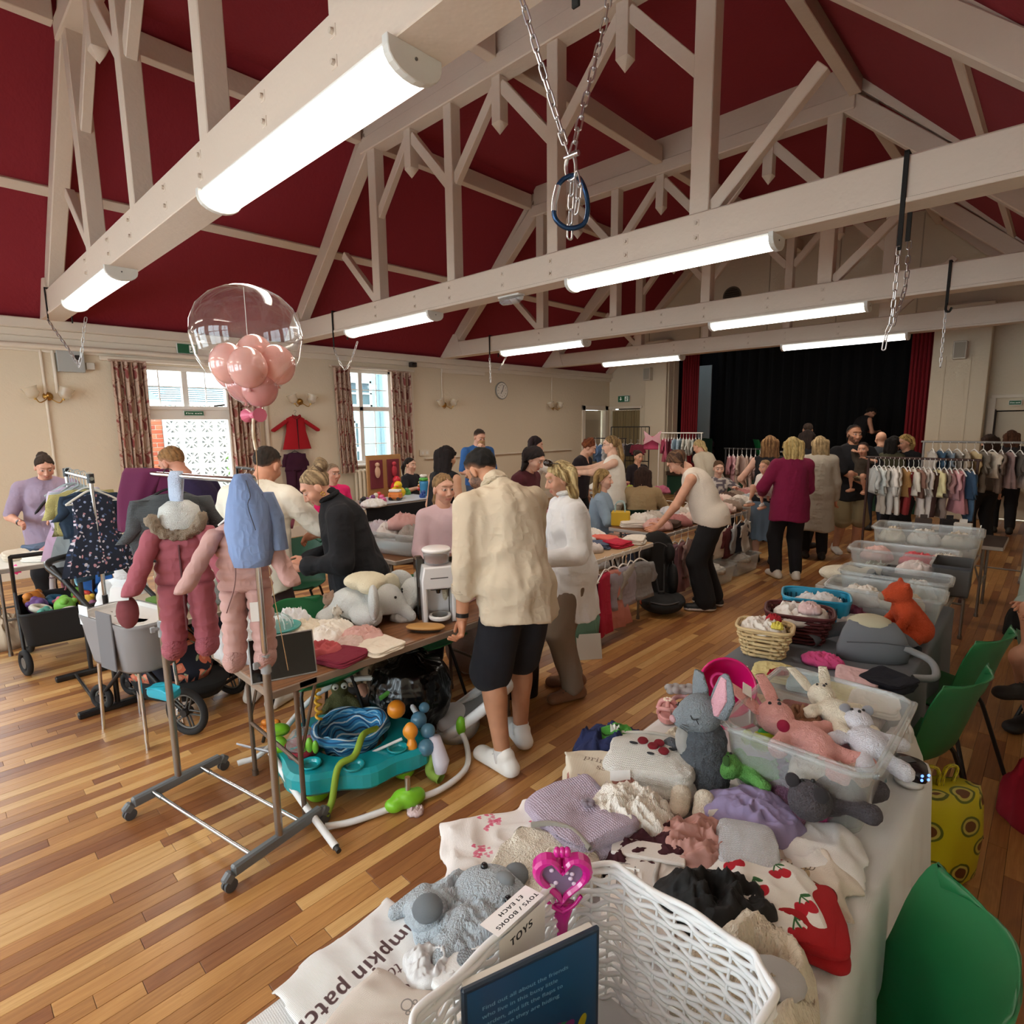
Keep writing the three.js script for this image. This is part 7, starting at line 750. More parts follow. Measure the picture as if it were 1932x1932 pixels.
{
const bu=thing('bucket','bright pink plastic bucket lying open behind the plush mouse','bucket',[-.86,FY+.075,-2.06],.7),pk=M('#d4126a',.3,{clearcoat:.4});part(bu,'bucket_shell',lathe([[0,0],[.075,0],[.1,.13],[.108,.13],[.108,.14],[.098,.14],[.07,.01],[0,.01]],30).rotateX(1.15).translate(0,0,-.06),pk);part(bu,'handle',tube([[-.1,.03,.06],[-.12,-.03,.12],[0,-.06,.16],[.12,-.03,.12],[.1,.03,.06]],.006,24,6),pk);part(bu,'swirl',new THREE.TorusGeometry(.03,.006,7,20).rotateX(-.4).translate(-.02,.06,.03),M('#e23a88',.3));
for(const[i,x,z,a,l]of[[0,-1.0,-1.9,.5,'pink rubber sandal with a flower button, nearer of the pair'],[1,-.93,-1.95,.4,'pink rubber sandal with a flower button, nearer the bucket']]){const s=thing('sandal',l,'shoe',[x,FY,z],a),m=M('#c98d8a',.5);part(s,'sole',extr(Array.from({length:26},(q,k)=>{const t=k/26*2*PI;return[cos(t)*.036*(1-.18*sin(t)),sin(t)*.075];}),.016,.004).rotateX(-PI/2),m);part(s,'strap',merge([tube([[-.036,.012,-.02],[-.02,.045,-.02],[.02,.045,-.015],[.036,.012,-.02]],.01,16,6),tube([[-.034,.012,.02],[-.03,.04,.04],[0,.05,.06],[.03,.04,.04],[.034,.012,.02]],.008,18,6),tube([[0,.045,-.02],[0,.05,.02],[0,.05,.055]],.009,10,6)]),m);part(s,'flower_button',merge(Array.from({length:7},(q,k)=>ball(cos(k*.9)*.012,.056,sin(k*.9)*.012-.012,.006,.004,.006))),M('#e6d6c4',.5));}
const gt=thing('toy_car','lime green and red plastic toy beside the pink sandals','toy',[-.885,FY,-1.82],.8);part(gt,'toy_body',merge([ball(0,.02,0,.03,.02,.022),cbox(.08,.02,.025,.008).translate(.04,.02,0)]),M('#9bd42a',.3));part(gt,'toy_cap',merge([ball(.06,.035,0,.016,.012,.016)]),M('#c8232c',.3));part(gt,'toy_top',rod([.02,.03,0],[.02,.055,0],.016),M('#2b6fae',.3));
lay('hair_band','white fluffy flower hair bands at the far left corner of the nearest table','hair band',merge([0,1,2].flatMap((i)=>Array.from({length:6},(q,k)=>ball(i*.05+cos(k)*.02,.025+.006*(k%2),sin(k)*.02-i*.02,.018,.014,.018)))),fab('#e9e4e2','fleece'),[-1.06,FY,-2.06],.3);lay('hair_band','pale pink hair band curled beside the white flower bands','hair band',new THREE.TorusGeometry(.045,.009,8,24).rotateX(PI/2),fab('#dcb4b6'),[-.99,FY+.01,-2.02],0);
const cr=thing('card_reader','black card reader with four blue lights at the right table edge','card reader',[-.245,FY+.03,-2.02],.9);part(cr,'reader_body',loft([[0,0,0,.045,.055],[0,.02,0,.047,.058],[0,.036,0,.043,.053]],26,(a)=>1-.1*pow(sin(2*a),2)),M('#17191c',.25));part(cr,'reader_screen',bx(-.022,.022,.0365,.038,-.03,.0,.001),M('#5a5f63',.2));part(cr,'status_light',merge([-1,1].flatMap((i)=>[0,1].map((j)=>ball(i*.011,.014+j*.014,.056,.0045,.0045,.003)))),M('#7fa4ff',.3,{emissive:'#5f8cff',emissiveIntensity:1.2}));part(cr,'stand',merge([lathe([[0,-.03],[.04,-.03],[.036,-.022],[.03,-.005],[0,-.002]],24)]),M('#e4e4e4',.3));
}
{
const x0=-.6,x1=-.225,z0=-.845,z1=-.36,h=.265,t=thing('wicker_basket','white wicker basket of toys and books at the bottom of the picture','basket',[0,FY,0]),wm=M('#e4e6e8',.55),c=.05;
const peri=(y,ins)=>{const k=mix(.92,1,y/h),cx=(x0+x1)/2,cz=(z0+z1)/2,a=(x1-x0)/2*k-ins,b=(z1-z0)/2*k-ins,q=[];const pts=[[a-c,-b],[a,-b+c],[a,b-c],[a-c,b],[-a+c,b],[-a,b-c],[-a,-b+c],[-a+c,-b]];for(let i=0;i<8;i++){const p=pts[i],n=pts[(i+1)%8],L=hypot(n[0]-p[0],n[1]-p[1]);q.push({p,n,L});}return{cx,cz,q,total:q.reduce((s,e)=>s+e.L,0)};};
const at=(u,y,ins)=>{const P=peri(y,ins);let d=u*P.total;for(const e of P.q){if(d<=e.L){const f=d/e.L;return[P.cx+mix(e.p[0],e.n[0],f),y,P.cz+mix(e.p[1],e.n[1],f)];}d-=e.L;}const e=P.q[0];return[P.cx+e.p[0],y,P.cz+e.p[1]];};
const N=46;for(let i=0;i<N;i++)part(t,'stake',rod(at(i/N,0,.004),at(i/N,h,.004),.0028,.0028,5),wm);
const rows=20;for(let j=0;j<rows;j++){const pts=[],n=N*2;for(let i=0;i<n;i++){const a=((i/2+j)%2<1?1:-1)*(i%2?.3:1);pts.push(V(...at((i+.5*(j%2))/n,.012+j*(h-.03)/(rows-1)+.004*sin(i*1.57+j),(.004+.0034*a))));}const cv=new THREE.CatmullRomCurve3(pts,true),g=new THREE.TubeGeometry(cv,n*2,.0046,6,true);part(t,'strand',g,wm);}
for(const[y,a,k]of[[h,.003,0],[h+.008,.002,2],[h-.006,-.001,4]]){const pts=[];for(let i=0;i<72;i++)pts.push(V(...at(i/72,y,.004+a*sin(i*.9+k))).add(V(0,.0035*cos(i*.9+k),0)));part(t,'rim_strand',new THREE.TubeGeometry(new THREE.CatmullRomCurve3(pts,true),220,.0058,6,true),wm);}
part(t,'basket_floor',bx(x0+.02,x1-.02,.002,.008,z0+.025,z1-.025,.001),M('#cfd1d2',.7));
const sg=paint(256,256,(x)=>{x.fillStyle='#e4e1da';x.fillRect(0,0,256,256);x.fillStyle='#17171a';x.font='bold 52px sans-serif';x.save();x.translate(60,80);x.rotate(-.06);x.fillText('TOYS',0,0);x.restore();}),sg2=paint(256,128,(x)=>{x.fillStyle='#eeecec';x.fillRect(0,0,256,128);x.fillStyle='#1b1b20';x.font='bold 34px sans-serif';x.fillText('TOYS / BOOKS',8,50);x.fillText('£1 EACH',50,100);});
const card=thing('price_sign','folded card sign lettered TOYS hung over the left rim of the basket','sign',[-.598,FY+h+.012,-.63],PI/2);part(card,'sign_front',new THREE.PlaneGeometry(.115,.1).translate(0,-.05,.012),M('#ffffff',.7,{map:sg,side:THREE.DoubleSide}));part(card,'sign_top',new THREE.PlaneGeometry(.115,.045).rotateX(-PI/2+.15).rotateY(PI).translate(0,.004,-.012),M('#ffffff',.7,{map:sg2,side:THREE.DoubleSide}));
const wd=thing('toy_wand','magenta heart shaped toy wand standing up in the basket','toy',[-.585,FY+.17,-.735],.75),mg=M('#c81a8a',.22,{clearcoat:.6});const heart=(s)=>{const q=[];for(let i=0;i<40;i++){const a=i/40*2*PI;q.push([s*16*pow(sin(a),3),s*(13*cos(a)-5*cos(2*a)-2*cos(3*a)-cos(4*a))]);}return q;};
part(wd,'heart_frame',extr(heart(.0034),.018,.005,[heart(.0023).reverse()]).translate(0,.125,-.009),mg);part(wd,'heart_window',extr(heart(.0025),.006,.001).translate(0,.125,-.003),M('#9a7fa4',.15,{transmission:.4,thickness:0}));part(wd,'wand_handle',loft([[0,-.12,0,.008,.007],[0,-.02,0,.008,.007],[0,.03,0,.012,.009],[0,.07,0,.024,.01]],14),mg);part(wd,'frill',merge([-1,0,1].map((k)=>ball(k*.009,.172,0,.007,.01,.008)).concat([-1,1].map((k)=>tube([[0,.056,.008],[k*.02,.072,.01],[k*.034,.09,.008]],.004,10,5)))),mg);part(wd,'glitter',merge(Array.from({length:9},(q,i)=>ball(sin(i*2.4)*.022,.125+cos(i*1.7)*.018,.005,.0045,.004,.002))),M('#d9c9df',.2));
const bt=paint(256,320,(x)=>{const gr=['#17466b','#1d5a80'];x.fillStyle=gr[0];x.fillRect(0,0,256,320);x.fillStyle='#8fb7cc';x.font='13px sans-serif';for(let i=0;i<4;i++)x.fillText(['Find out all about the friends','who live in this busy little','garden, and lift the flaps to','see where they are hiding'][i],26,60+i*22);const r=rng(4);for(let i=0;i<26;i++){x.fillStyle=['#b7a91f','#7a2d6c','#2f7f46','#8a3a2c'][r()*4|0];x.beginPath();x.ellipse(110+r()*120,210+r()*90,10+r()*18,8+r()*12,r()*3,0,7);x.fill();}});
const bk=thing('book','dark blue picture book standing in the basket','book',[-.535,FY+.012,-.60],1.22);part(bk,'cover',bx(-.125,.125,.02,.255,-.005,.005,.003),M('#1c2f42',.4));part(bk,'back_print',new THREE.PlaneGeometry(.235,.222).translate(0,.137,.0056),M('#ffffff',.35,{map:bt}));part(bk,'pages',bx(-.118,.118,.024,.25,-.018,-.005,.001),M('#e6e2d8',.8));
const b2=thing('book','thick board book with a rainbow cover in the right corner of the basket','book',[-.29,FY+.02,-.5],-.35);part(b2,'cover',bx(-.09,.09,.02,.23,-.02,-.017,.001),M('#ffffff',.4,{map:paint(128,128,(x)=>{x.fillStyle='#bfe0d8';x.fillRect(0,0,128,128);['#c8414a','#3f9ac4','#e8c24a','#e6e6e6'].forEach((c,i)=>{x.strokeStyle=c;x.lineWidth=13;x.beginPath();x.arc(70,120,96-i*16,3.2,6.2);x.stroke();});})}));part(b2,'pages',bx(-.088,.088,.022,.228,-.017,.017,.001),M('#b79c74',.8));
const dk=(l,p,c1,c2)=>{const t2=thing('bath_toy',l,'toy',p,.6);part(t2,'toy_body',merge([ball(0,.03,0,.04,.034,.036),ball(0,.08,.015,.028)]),M(c1,.3));part(t2,'toy_trim',merge([ball(.03,.04,-.02,.022,.018,.016),ball(-.025,.05,-.02,.016)]),M(c2,.3));};
dk('pink and teal rubber toy at the bottom of the basket',[-.44,FY+.07,-.56],'#d78a98','#3a9a90');dk('yellow rubber toy with orange trim at the bottom of the basket',[-.36,FY+.05,-.56],'#e2cf3a','#d86a2a');
[['cream soft toy low in the basket','#d8cfc0',[-.5,FY+.01,-.48]],['rose cloth toy low in the basket','#a8606c',[-.48,FY+.02,-.66]],['green cloth at the bottom of the basket','#5e8a4a',[-.34,FY+.01,-.68]],['grey cloth at the bottom right of the basket','#8b8f98',[-.3,FY+.01,-.58]]].forEach((a,i)=>cloth(a[0],a[1],'crumple',a[2],i,[.42,.7,.42],i,{fab:'fleece'}));
}
{
chair('big green plastic chair at the bottom right corner',[-.245,0,-1.3],-1.2);
const bagM=M('#d9dbdc',.4,{transmission:.35,thickness:0,side:THREE.DoubleSide});const cb=(label,p,w,d,h,m,s,name='carrier_bag')=>{const t=thing(name,label,'bag',p,s);part(t,'bag_body',loft([[0,0,0,w*.4,d*.4],[0,.02,0,w*.5,d*.5],[0,h*.5,.01,w*.53,d*.5],[0,h*.85,.02,w*.48,d*.42],[0,h,.02,w*.42,d*.3]],36,(a,t2)=>1+.1*ridg(cos(a)*2+s,t2*3,sin(a)*2)+.05*sin(a*9+s)*t2),m);for(const k of[-1,1])part(t,'bag_handle',tube([[k*w*.2,h*.95,0],[k*w*.24,h*1.15,0],[k*w*.05,h*1.18,.02],[k*w*.02,h*.95,.02]],.008,16,5),m);return t;};
cb('white carrier bag on the floor under the right side of the nearest table',[-.34,0,-1.95],.3,.3,.42,bagM,1);cb('white carrier bag standing below the green chair at the bottom',[-.14,0,-1.75],.22,.24,.34,bagM,3);cb('crumpled white bag hanging off the grey table behind the card reader',[-.3,.42,-2.37],.17,.14,.3,M('#c9c7c2',.8),5,'cloth_bag');
for(const[l,z,hh]of[['clear water bottle with a white cap under the table, behind the green chair',-1.86,.26],['clear drinking bottle lying lower beside the capped bottle',-1.7,.2]]){const t=thing('bottle',l,'bottle',[-.2,.12,z]);part(t,'bottle_body',lathe([[0,0],[.034,0],[.036,.02],[.036,hh*.6],[.015,hh*.82],[.014,hh*.9],[0,hh*.9]],22),clearPlastic);part(t,'bottle_cap',rod([0,hh*.88,0],[0,hh,0],.017,.016,14),M('#d8d8d4',.4));part(t,'bottle_stand',bx(-.04,.04,-.12,0,-.04,.04),M('#8a8a88',.7));}
const ym=M('#ffffff',.45,{map:paint(256,256,(x)=>{x.fillStyle='#c9bd1c';x.fillRect(0,0,256,256);for(const[a,b]of[[60,50],[190,60],[120,130],[40,200],[210,190],[128,250]]){x.fillStyle='#5d6a1c';x.beginPath();x.ellipse(a,b,40,32,.4,0,7);x.fill();x.fillStyle='#c4ba58';x.beginPath();x.ellipse(a,b,32,25,.4,0,7);x.fill();x.fillStyle='#6b3f1c';x.beginPath();x.ellipse(a,b,22,17,.4,0,7);x.fill();}})});ym.map.repeat.set(3,3);cb('yellow shopping bag printed with avocados on the floor behind the nearest table',[-.24,0,-2.72],.34,.2,.4,ym,.8,'shopping_bag');
const bx2=solo('crate','dark box on the floor below the green chair','box',bx(-.14,.14,0,.2,-.18,.18,.01),M('#3a3638',.8),[.1,0,-1.0],.1);
}
// ---------- right side: two more tables, rails of baby clothes ----------
const ORD=['first','second','third','fourth','fifth','sixth','seventh','eighth','ninth','tenth','eleventh','twelfth','thirteenth','fourteenth','fifteenth','sixteenth','seventeenth','eighteenth','nineteenth','twentieth','twenty-first','twenty-second','twenty-third','twenty-fourth','twenty-fifth','twenty-sixth','twenty-seventh','twenty-eighth'];
function rail(label,x0,x1,z,y,m){const t=thing('clothes_rail',label,'clothes rail',[0,0,z]);for(const x of[x0,x1]){part(t,'pole',rod([x,.03,0],[x,y,0],.013),m);part(t,'base_foot',bx(x-.02,x+.02,0,.035,-.24,.24),m);}part(t,'hanging_bar',rod([x0-.03,y,0],[x1+.03,y,0],.0125),m);part(t,'cross_bar',rod([x0,.1,0],[x1,.1,0],.009),m);return t;}
function railClothes(where,x0,x1,z,y,list,o={}){list.forEach(([c,nm,k],i)=>hung('hung_garment',nm+' '+{top:'top',romper:'sleepsuit',dress:'dress',trousers:'trousers'}[k]+', '+ORD[i]+' from the left on '+where,'clothes',k,c,[mix(x0,x1,(i+.5)/list.length),y-.035,z],PI/2+.42+.3*noise(i*1.7,x0,3),i,where,{s:o.s??[1,1,1],fab:i%3?'crease':'knit',hm:o.hm}));}
{
const grey=fab('#6f747c'),gt=foldTable('folding table under the grey cloth, second in the right-hand row',-1.08,-.4,-4.2,-2.42,{top:M('#7d6a58',.5)});
solo('tablecloth','grey cloth over the second table on the right, hanging down beside the green chairs','tablecloth',shell(50,70,(u,v)=>{const z=mix(-4.22,-2.43,v),s=u*1.15;if(s<.7)return[-1.08+s,.734+.002*noise(s*8,z*8,2),z];const d=s-.7;return[-.375+.02*d+.012*sin(z*15)*d*3,.734-max(0,d-.006),z];},-.002),grey);
const Y=.737;foldTable('third folding table in the right-hand row, loaded with clear tubs',-1.15,-.42,-6.15,-4.26,{top:M('#8a7a68',.5)});
const woven=(label,p,turn,w,d,h,c,o={})=>{const t=thing('basket',label,'basket',p,turn),wm=M(c,.7),at=(u,y,ins)=>{const k=mix(.72,1,y/h),a=u*2*PI,e=.5;return[Math.sign(cos(a))*pow(abs(cos(a)),e)*(w/2*k-ins),y,Math.sign(sin(a))*pow(abs(sin(a)),e)*(d/2*k-ins)];};const N=22,R=o.rows??7;for(let i=0;i<N;i++)part(t,'stake',beam(at(i/N,0,.003),at(i/N,h,.003),.012,.003,.001,V(cos(i/N*6.28),0,sin(i/N*6.28))),wm);for(let j=0;j<R;j++){const pts=[];for(let i=0;i<N*2;i++)pts.push(V(...at((i+.5)/N/2,(j+.5)*h/R,.003+(((i>>1)+j)%2?.004:-.003))));const g=new THREE.TubeGeometry(new THREE.CatmullRomCurve3(pts,true),N*3,h/R*.46,4,true);part(t,'strand',g,wm);}part(t,'rim',new THREE.TubeGeometry(new THREE.CatmullRomCurve3(Array.from({length:32},(q,i)=>V(...at(i/32,h,0))),true),64,.008,6,true),M(o.rim??c,.6));part(t,'basket_floor',sc(new THREE.CylinderGeometry(.5,.5,.006,18),w*.68,1,d*.68).translate(0,.004,0),wm);return t;};
woven('natural woven basket of white baby clothes at the left edge of the grey table',[-.955,Y,-2.76],.25,.25,.2,.14,'#c9b184');woven('dark red wicker basket of baby clothes behind the natural basket',[-.9,Y,-3.08],.3,.32,.26,.15,'#4d1418',{rows:8});
const bb=thing('basket','bright blue plastic basket with slotted sides behind the red wicker basket','basket',[-.93,Y,-3.46],.3),bl=M('#2492b8',.35);part(bb,'basket_shell',tubGeo(.34,.26,.14,.04,.88),bl);part(bb,'slots',merge(Array.from({length:26},(q,i)=>{const a=i/26*6.28,c=cos(a),s=sin(a);return cbox(.008,.05,.01,.002).translate(Math.sign(c)*pow(abs(c),.5)*.166,.085,Math.sign(s)*pow(abs(s),.5)*.126);})),M('#10506a',.6));part(bb,'rim',tube(Array.from({length:24},(q,i)=>{const a=i/24*6.28,c=cos(a),s=sin(a);return[Math.sign(c)*pow(abs(c),.45)*.172,.14,Math.sign(s)*pow(abs(s),.45)*.132];}),.007,60,6,true),bl);
const C=(l,c,k,p,t,s,i,f)=>cloth(l,c,k==='f'?'fold':'crumple',p,t,s,i,{fab:f??'crease'});
C('white and red baby vests heaped in the natural basket','#ded8d0','c',[-.955,Y+.1,-2.76],.3,[.72,.75,.75],1);C('red bib on top of the natural basket','#a51f2c','c',[-.93,Y+.16,-2.8],.6,[.22,.35,.2],2);C('yellow bib on top of the natural basket','#d8c95a','c',[-.89,Y+.15,-2.73],.6,[.2,.35,.2],3);C('white baby clothes heaped in the dark red basket','#e2ddd8','c',[-.9,Y+.1,-3.08],.9,[.9,.9,.9],4);C('pale pink vest on top of the dark red basket','#d9bcbc','c',[-.84,Y+.16,-3.05],.2,[.4,.5,.4],5);C('white printed vests heaped in the bright blue basket','#dcdadb','c',[-.93,Y+.06,-3.46],.5,[.9,.95,.8],0);
C('bright pink folded leggings on the grey table','#cf4d86','c',[-.7,Y,-2.82],.3,[.62,.5,.5],1);C('pale yellow top with a red ribbon at the near edge of the grey table','#d9cf96','f',[-.83,Y,-2.53],.3,[.6,.6,.7],2);C('crimson ribbon lying over the pale yellow top','#a0182f','c',[-.79,Y+.04,-2.47],.9,[.35,.3,.14],3);C('pale pink frilled top on the grey table','#d9b8bd','f',[-.545,Y,-2.72],.2,[.6,.55,.75],3);C('navy folded jumper at the right edge of the grey table','#171c2e','f',[-.44,Y,-2.76],-.2,[.62,.7,.9],4,'knit');C('light blue folded top just beyond the clear toy tub','#9fbfc9','f',[-.68,Y,-2.52],.25,[.6,.6,.75],0);C('pale yellow folded bodysuit just beyond the clear toy tub','#d3c78e','f',[-.555,Y,-2.51],.1,[.5,.5,.75],1);C('cream folded sleepsuit hanging over the near right corner of the grey table','#dcd2c4','f',[-.44,Y,-2.5],.2,[.6,.6,.8],2);
solo('price_card','white printed price card lying at the left edge of the grey table','card',bx(-.05,.05,0,.002,-.045,.045,0),M('#ffffff',.6,{map:paint(64,64,(x)=>{x.fillStyle='#efefec';x.fillRect(0,0,64,64);x.fillStyle='#333';x.font='bold 13px sans-serif';x.fillText('BABY',14,24);x.fillText('CLOTHES',3,44);})}),[-.985,Y,-2.5],.3);
const ca=thing('baby_carrier','grey padded baby carrier with a cream lining on the grey table','baby carrier',[-.585,Y,-3.08],.5);part(ca,'panel',loft([[0,0,.06,.15,.06],[0,.06,.07,.155,.06],[0,.13,.05,.13,.05],[0,.17,.02,.1,.03]],26),fab('#70757c'));part(ca,'waist_belt',tube([[-.25,.03,-.03],[-.15,.06,-.12],[.02,.08,-.15],[.16,.06,-.1],[.2,.03,0]],.035,30,8),fab('#666b71'));part(ca,'lining',ball(0,.15,0,.1,.05,.07),fab('#cfc8ac'));part(ca,'strap',tube([[.12,.08,.1],[.2,.05,.16],[.19,.01,.24],[.1,.005,.26]],.016,24,6),fab('#9b9d9f'));part(ca,'seam',tube([[-.13,.1,.13],[0,.11,.14],[.13,.1,.13]],.003,12,4),M('#4c5157',.8));
solo('small_box','small white printed box of muslins behind the baby carrier','box',tubGeo(.16,.13,.07,.015,.95),M('#cfd0d3',.6),[-.72,Y,-3.4],.2);C('white muslin square folded in the small printed box','#dcd8d4','f',[-.72,Y+.02,-3.4],.2,[.42,.9,.42],2);
const og=thing('soft_toy','plain orange plush animal sitting in front of the clear tubs on the grey table','soft toy',[-.47,Y,-3.4],-1.1);plush(og,'plush_body',[cap([0,.07,-.03],[0,.17,.03],.075,.06),ell([0,.255,.06],[.058,.055,.055]),ell([0,.235,.11],[.036,.032,.034]),cap([.06,.15,.04],[.085,.06,.09],.025,.022),cap([-.06,.15,.04],[-.085,.06,.09],.025,.022),cap([.06,.04,.0],[.09,.035,.13],.04,.036),cap([-.06,.04,0],[-.09,.035,.13],.04,.036),ell([.045,.3,.045],[.018,.02,.012]),ell([-.045,.3,.045],[.018,.02,.012])],'#b8431c',.02,.008);part(og,'paw_pad',merge([ball(.095,.036,.162,.024,.024,.012),ball(-.095,.036,.162,.024,.024,.012)]),fab('#8f3518','fleece'));part(og,'muzzle',ball(0,.228,.138,.026,.02,.016),fab('#d9c6ae','fleece'));
[['clear tub of white baby clothes behind the blue basket on the grey table',-.66,-3.78,.56,.3,.17],['clear tub with grey and pink clothes, farthest on the grey table',-.67,-4.1,.56,.28,.19],['clear tub with a coral top on the third table',-.78,-5.02,.66,.34,.17],['largest clear tub of white clothes at the far end of the third table',-.74,-5.72,.72,.42,.24]].forEach(([l,x,z,w,d,h])=>tub(l,[x,Y,z],.06,w,d,h));
const hp=[['white vests in the clear tub behind the blue basket','#e0dcd4',-.78,-3.78],['cream sleepsuits in the clear tub behind the orange plush toy','#d8ccb8',-.58,-3.8],['dark grey leggings in the farthest tub on the grey table','#4c5358',-.75,-4.1],['white tops in the farthest tub on the grey table','#dedad4',-.55,-4.1],['coral crumpled top in the tub on the third table','#e0606a',-.68,-5.0],['pale pink vests in the tub with the coral top','#d9b5ae',-.95,-5.03],['white muslins at the right of the tub with the coral top','#d2ccc2',-.53,-5.05],['cream vests at the left of the largest clear tub','#d4c9b4',-.98,-5.72],['white babygrows in the middle of the largest clear tub','#e0dbd2',-.74,-5.7],['ivory cloth at the right of the largest clear tub','#cfc6b6',-.53,-5.74]];hp.forEach((a,i)=>C(a[0],a[1],'c',[a[2],Y+(i>6?.1:.06),a[3]],i*.8,[.8,i>6?1.2:1,.85],i));
for(const[l,x,z,w,d,h]of[['grey fabric drawer of clothes on the third table',-.62,-4.52,.36,.26,.12],['small grey fabric tray beside the grey drawer on the third table',-.9,-4.5,.18,.2,.08],['tall charcoal fabric box at the right edge of the third table',-.44,-4.62,.2,.34,.2]]){const t=thing('fabric_box',l,'box',[x,Y,z],.05);part(t,'box_shell',tubGeo(w,d,h,.015,.97,.006),fab('#5a5856'));part(t,'box_edge',bx(-w/2,w/2,h-.02,h,d/2-.006,d/2+.002,.001),fab('#47464a'));}
C('white lace cloth draped out of the grey fabric drawer','#dcd0cc','c',[-.62,Y+.1,-4.5],.4,[.8,.9,.6],5);C('grey floral cloth piled behind the small grey tray','#a7ada6','c',[-.88,Y,-4.72],.9,[.9,1.1,.7],6);C('pink and plum cloth in the clear tub gap on the grey table','#8a4a62','c',[-.78,Y,-3.6],.2,[.6,.8,.4],3);
const wp=thing('soft_toy','cream and grey plush dog lying at the left end of the third table','soft toy',[-1.02,Y,-4.4],1.9);plush(wp,'plush_body',[ell([0,.06,0],[.1,.06,.15]),ell([0,.08,.17],[.06,.055,.06]),ell([0,.07,.23],[.035,.03,.035])],'#d5cdb8',.03,.01);part(wp,'ear',merge([ball(.055,.08,.16,.02,.045,.03),ball(-.055,.08,.16,.02,.045,.03)]),fab('#9b9a98','fleece'));
const dr=thing('drink','plastic cup of orange drink with a straw on the far right of the third table','cup',[-.44,Y,-6.02]);part(dr,'cup_shell',lathe([[0,0],[.035,0],[.048,.16],[.046,.16],[.033,.004]],22),clearPlastic);part(dr,'drink_fill',lathe([[0,.005],[.033,.005],[.043,.125],[0,.125]],22),M('#c98a1c',.2));part(dr,'lid',lathe([[.05,.158],[.04,.19],[.015,.2],[0,.2]],20),clearPlastic);part(dr,'straw',rod([0,.1,0],[.02,.25,0],.004),M('#e6e6e0',.4));
chair('green chair beside the grey table, nearer of two in the right-hand row',[-.4,0,-2.95],-PI/2-.25);chair('green chair beside the grey table, farther of two in the right-hand row',[-.36,0,-3.62],-PI/2-.25);chair('dark green chair under the seated woman in denim shorts',[.14,0,-4.72],-PI/2+.1);
cloth('red and yellow patterned bag at the right edge of the picture','#a3142c','crumple',[.12,0,-3.4],0,[1.1,3.4,1.2],2,{name:'bag',cat:'bag'});cloth('grey green coat heaped on the seat at the right edge behind the crossed legs','#6d7a70','crumple',[.12,.45,-5.7],0,[1.0,1.6,1.2],4,{name:'coat',cat:'coat'});cloth('black bag on the floor beyond the third table at the right','#1a1a1c','crumple',[-.05,0,-6.5],0,[1.2,3,1.4],5,{name:'bag',cat:'bag'});
const wood=M('#3d2018',.5);rail('brown clothes rail of pale baby clothes behind the clear tubs on the right',-1.56,-.6,-7.45,1.44,wood);
const A=['#d2d6d4','pale grey','#c9cfcc','mint grey','#b6b0a6','stone','#e6e2dc','white','#ebe7e0','ivory','#e4dfd6','off white','#b98a52','mustard','#8e2a2c','brick red','#ddd6c8','cream','#a67c6c','clay pink','#d9cfc6','oatmeal','#cfc4bc','beige','#5a3a34','brown','#ddd3a2','pale yellow','#8d7a70','taupe','#c99a9a','dusky pink','#d3a0a4','rose','#c98c92','pink','#3a5878','denim blue','#4c6884','mid blue'],K=['top','top','romper','romper','top','romper','top','trousers','top','top','romper','romper','trousers','top','romper','top','top','dress','top','romper'];const mk=(a,k)=>k.map((q,i)=>[a[2*i],a[2*i+1],q]);
railClothes('the brown rail behind the clear tubs',-1.52,-.62,-7.45,1.44,mk(A,K),{s:[1.15,1.05,1.1]});
rail('thin grey clothes rail at the far right, higher and behind the brown rail',-1.25,-.2,-8.75,1.58,M('#8a8886',.4));railClothes('the high grey rail at the far right',-1.2,-.22,-8.75,1.58,mk(['#d8d2ca','white','#33506a','dark blue','#6d7c8a','slate','#b9b2a8','grey','#a09484','sand','#c7b48c','straw','#8d8478','khaki grey','#cbbfae','biscuit','#7a6a60','mocha','#b79a96','dusty pink','#5c5650','charcoal','#d5cdc6','chalk'],['top','top','romper','dress','top','romper','romper','top','romper','dress','top','dress']),{s:[1.1,1,1.1]});
const sh=foldTable('dark table of boxed goods under the high rail at the far right',-1.3,-.3,-7.4,-6.75,{y:.7,top:M('#3a2c24',.6)});[['#d9d6d0','white cardboard hanger pack',-.62],['#4a3c36','brown patterned shoe box',-.95],['#1d1b1e','black boxed set',-.75]].forEach(([c,n,x],i)=>solo('carton',n+' standing on the dark table below the brown rail','box',merge([bx(-.07,.07,0,.16,-.04,.04,.003),bx(-.03,.03,.16,.2,-.003,.003,0)]),M(c,.6),[x,.7,-6.95-.1*i],.2*i));
}
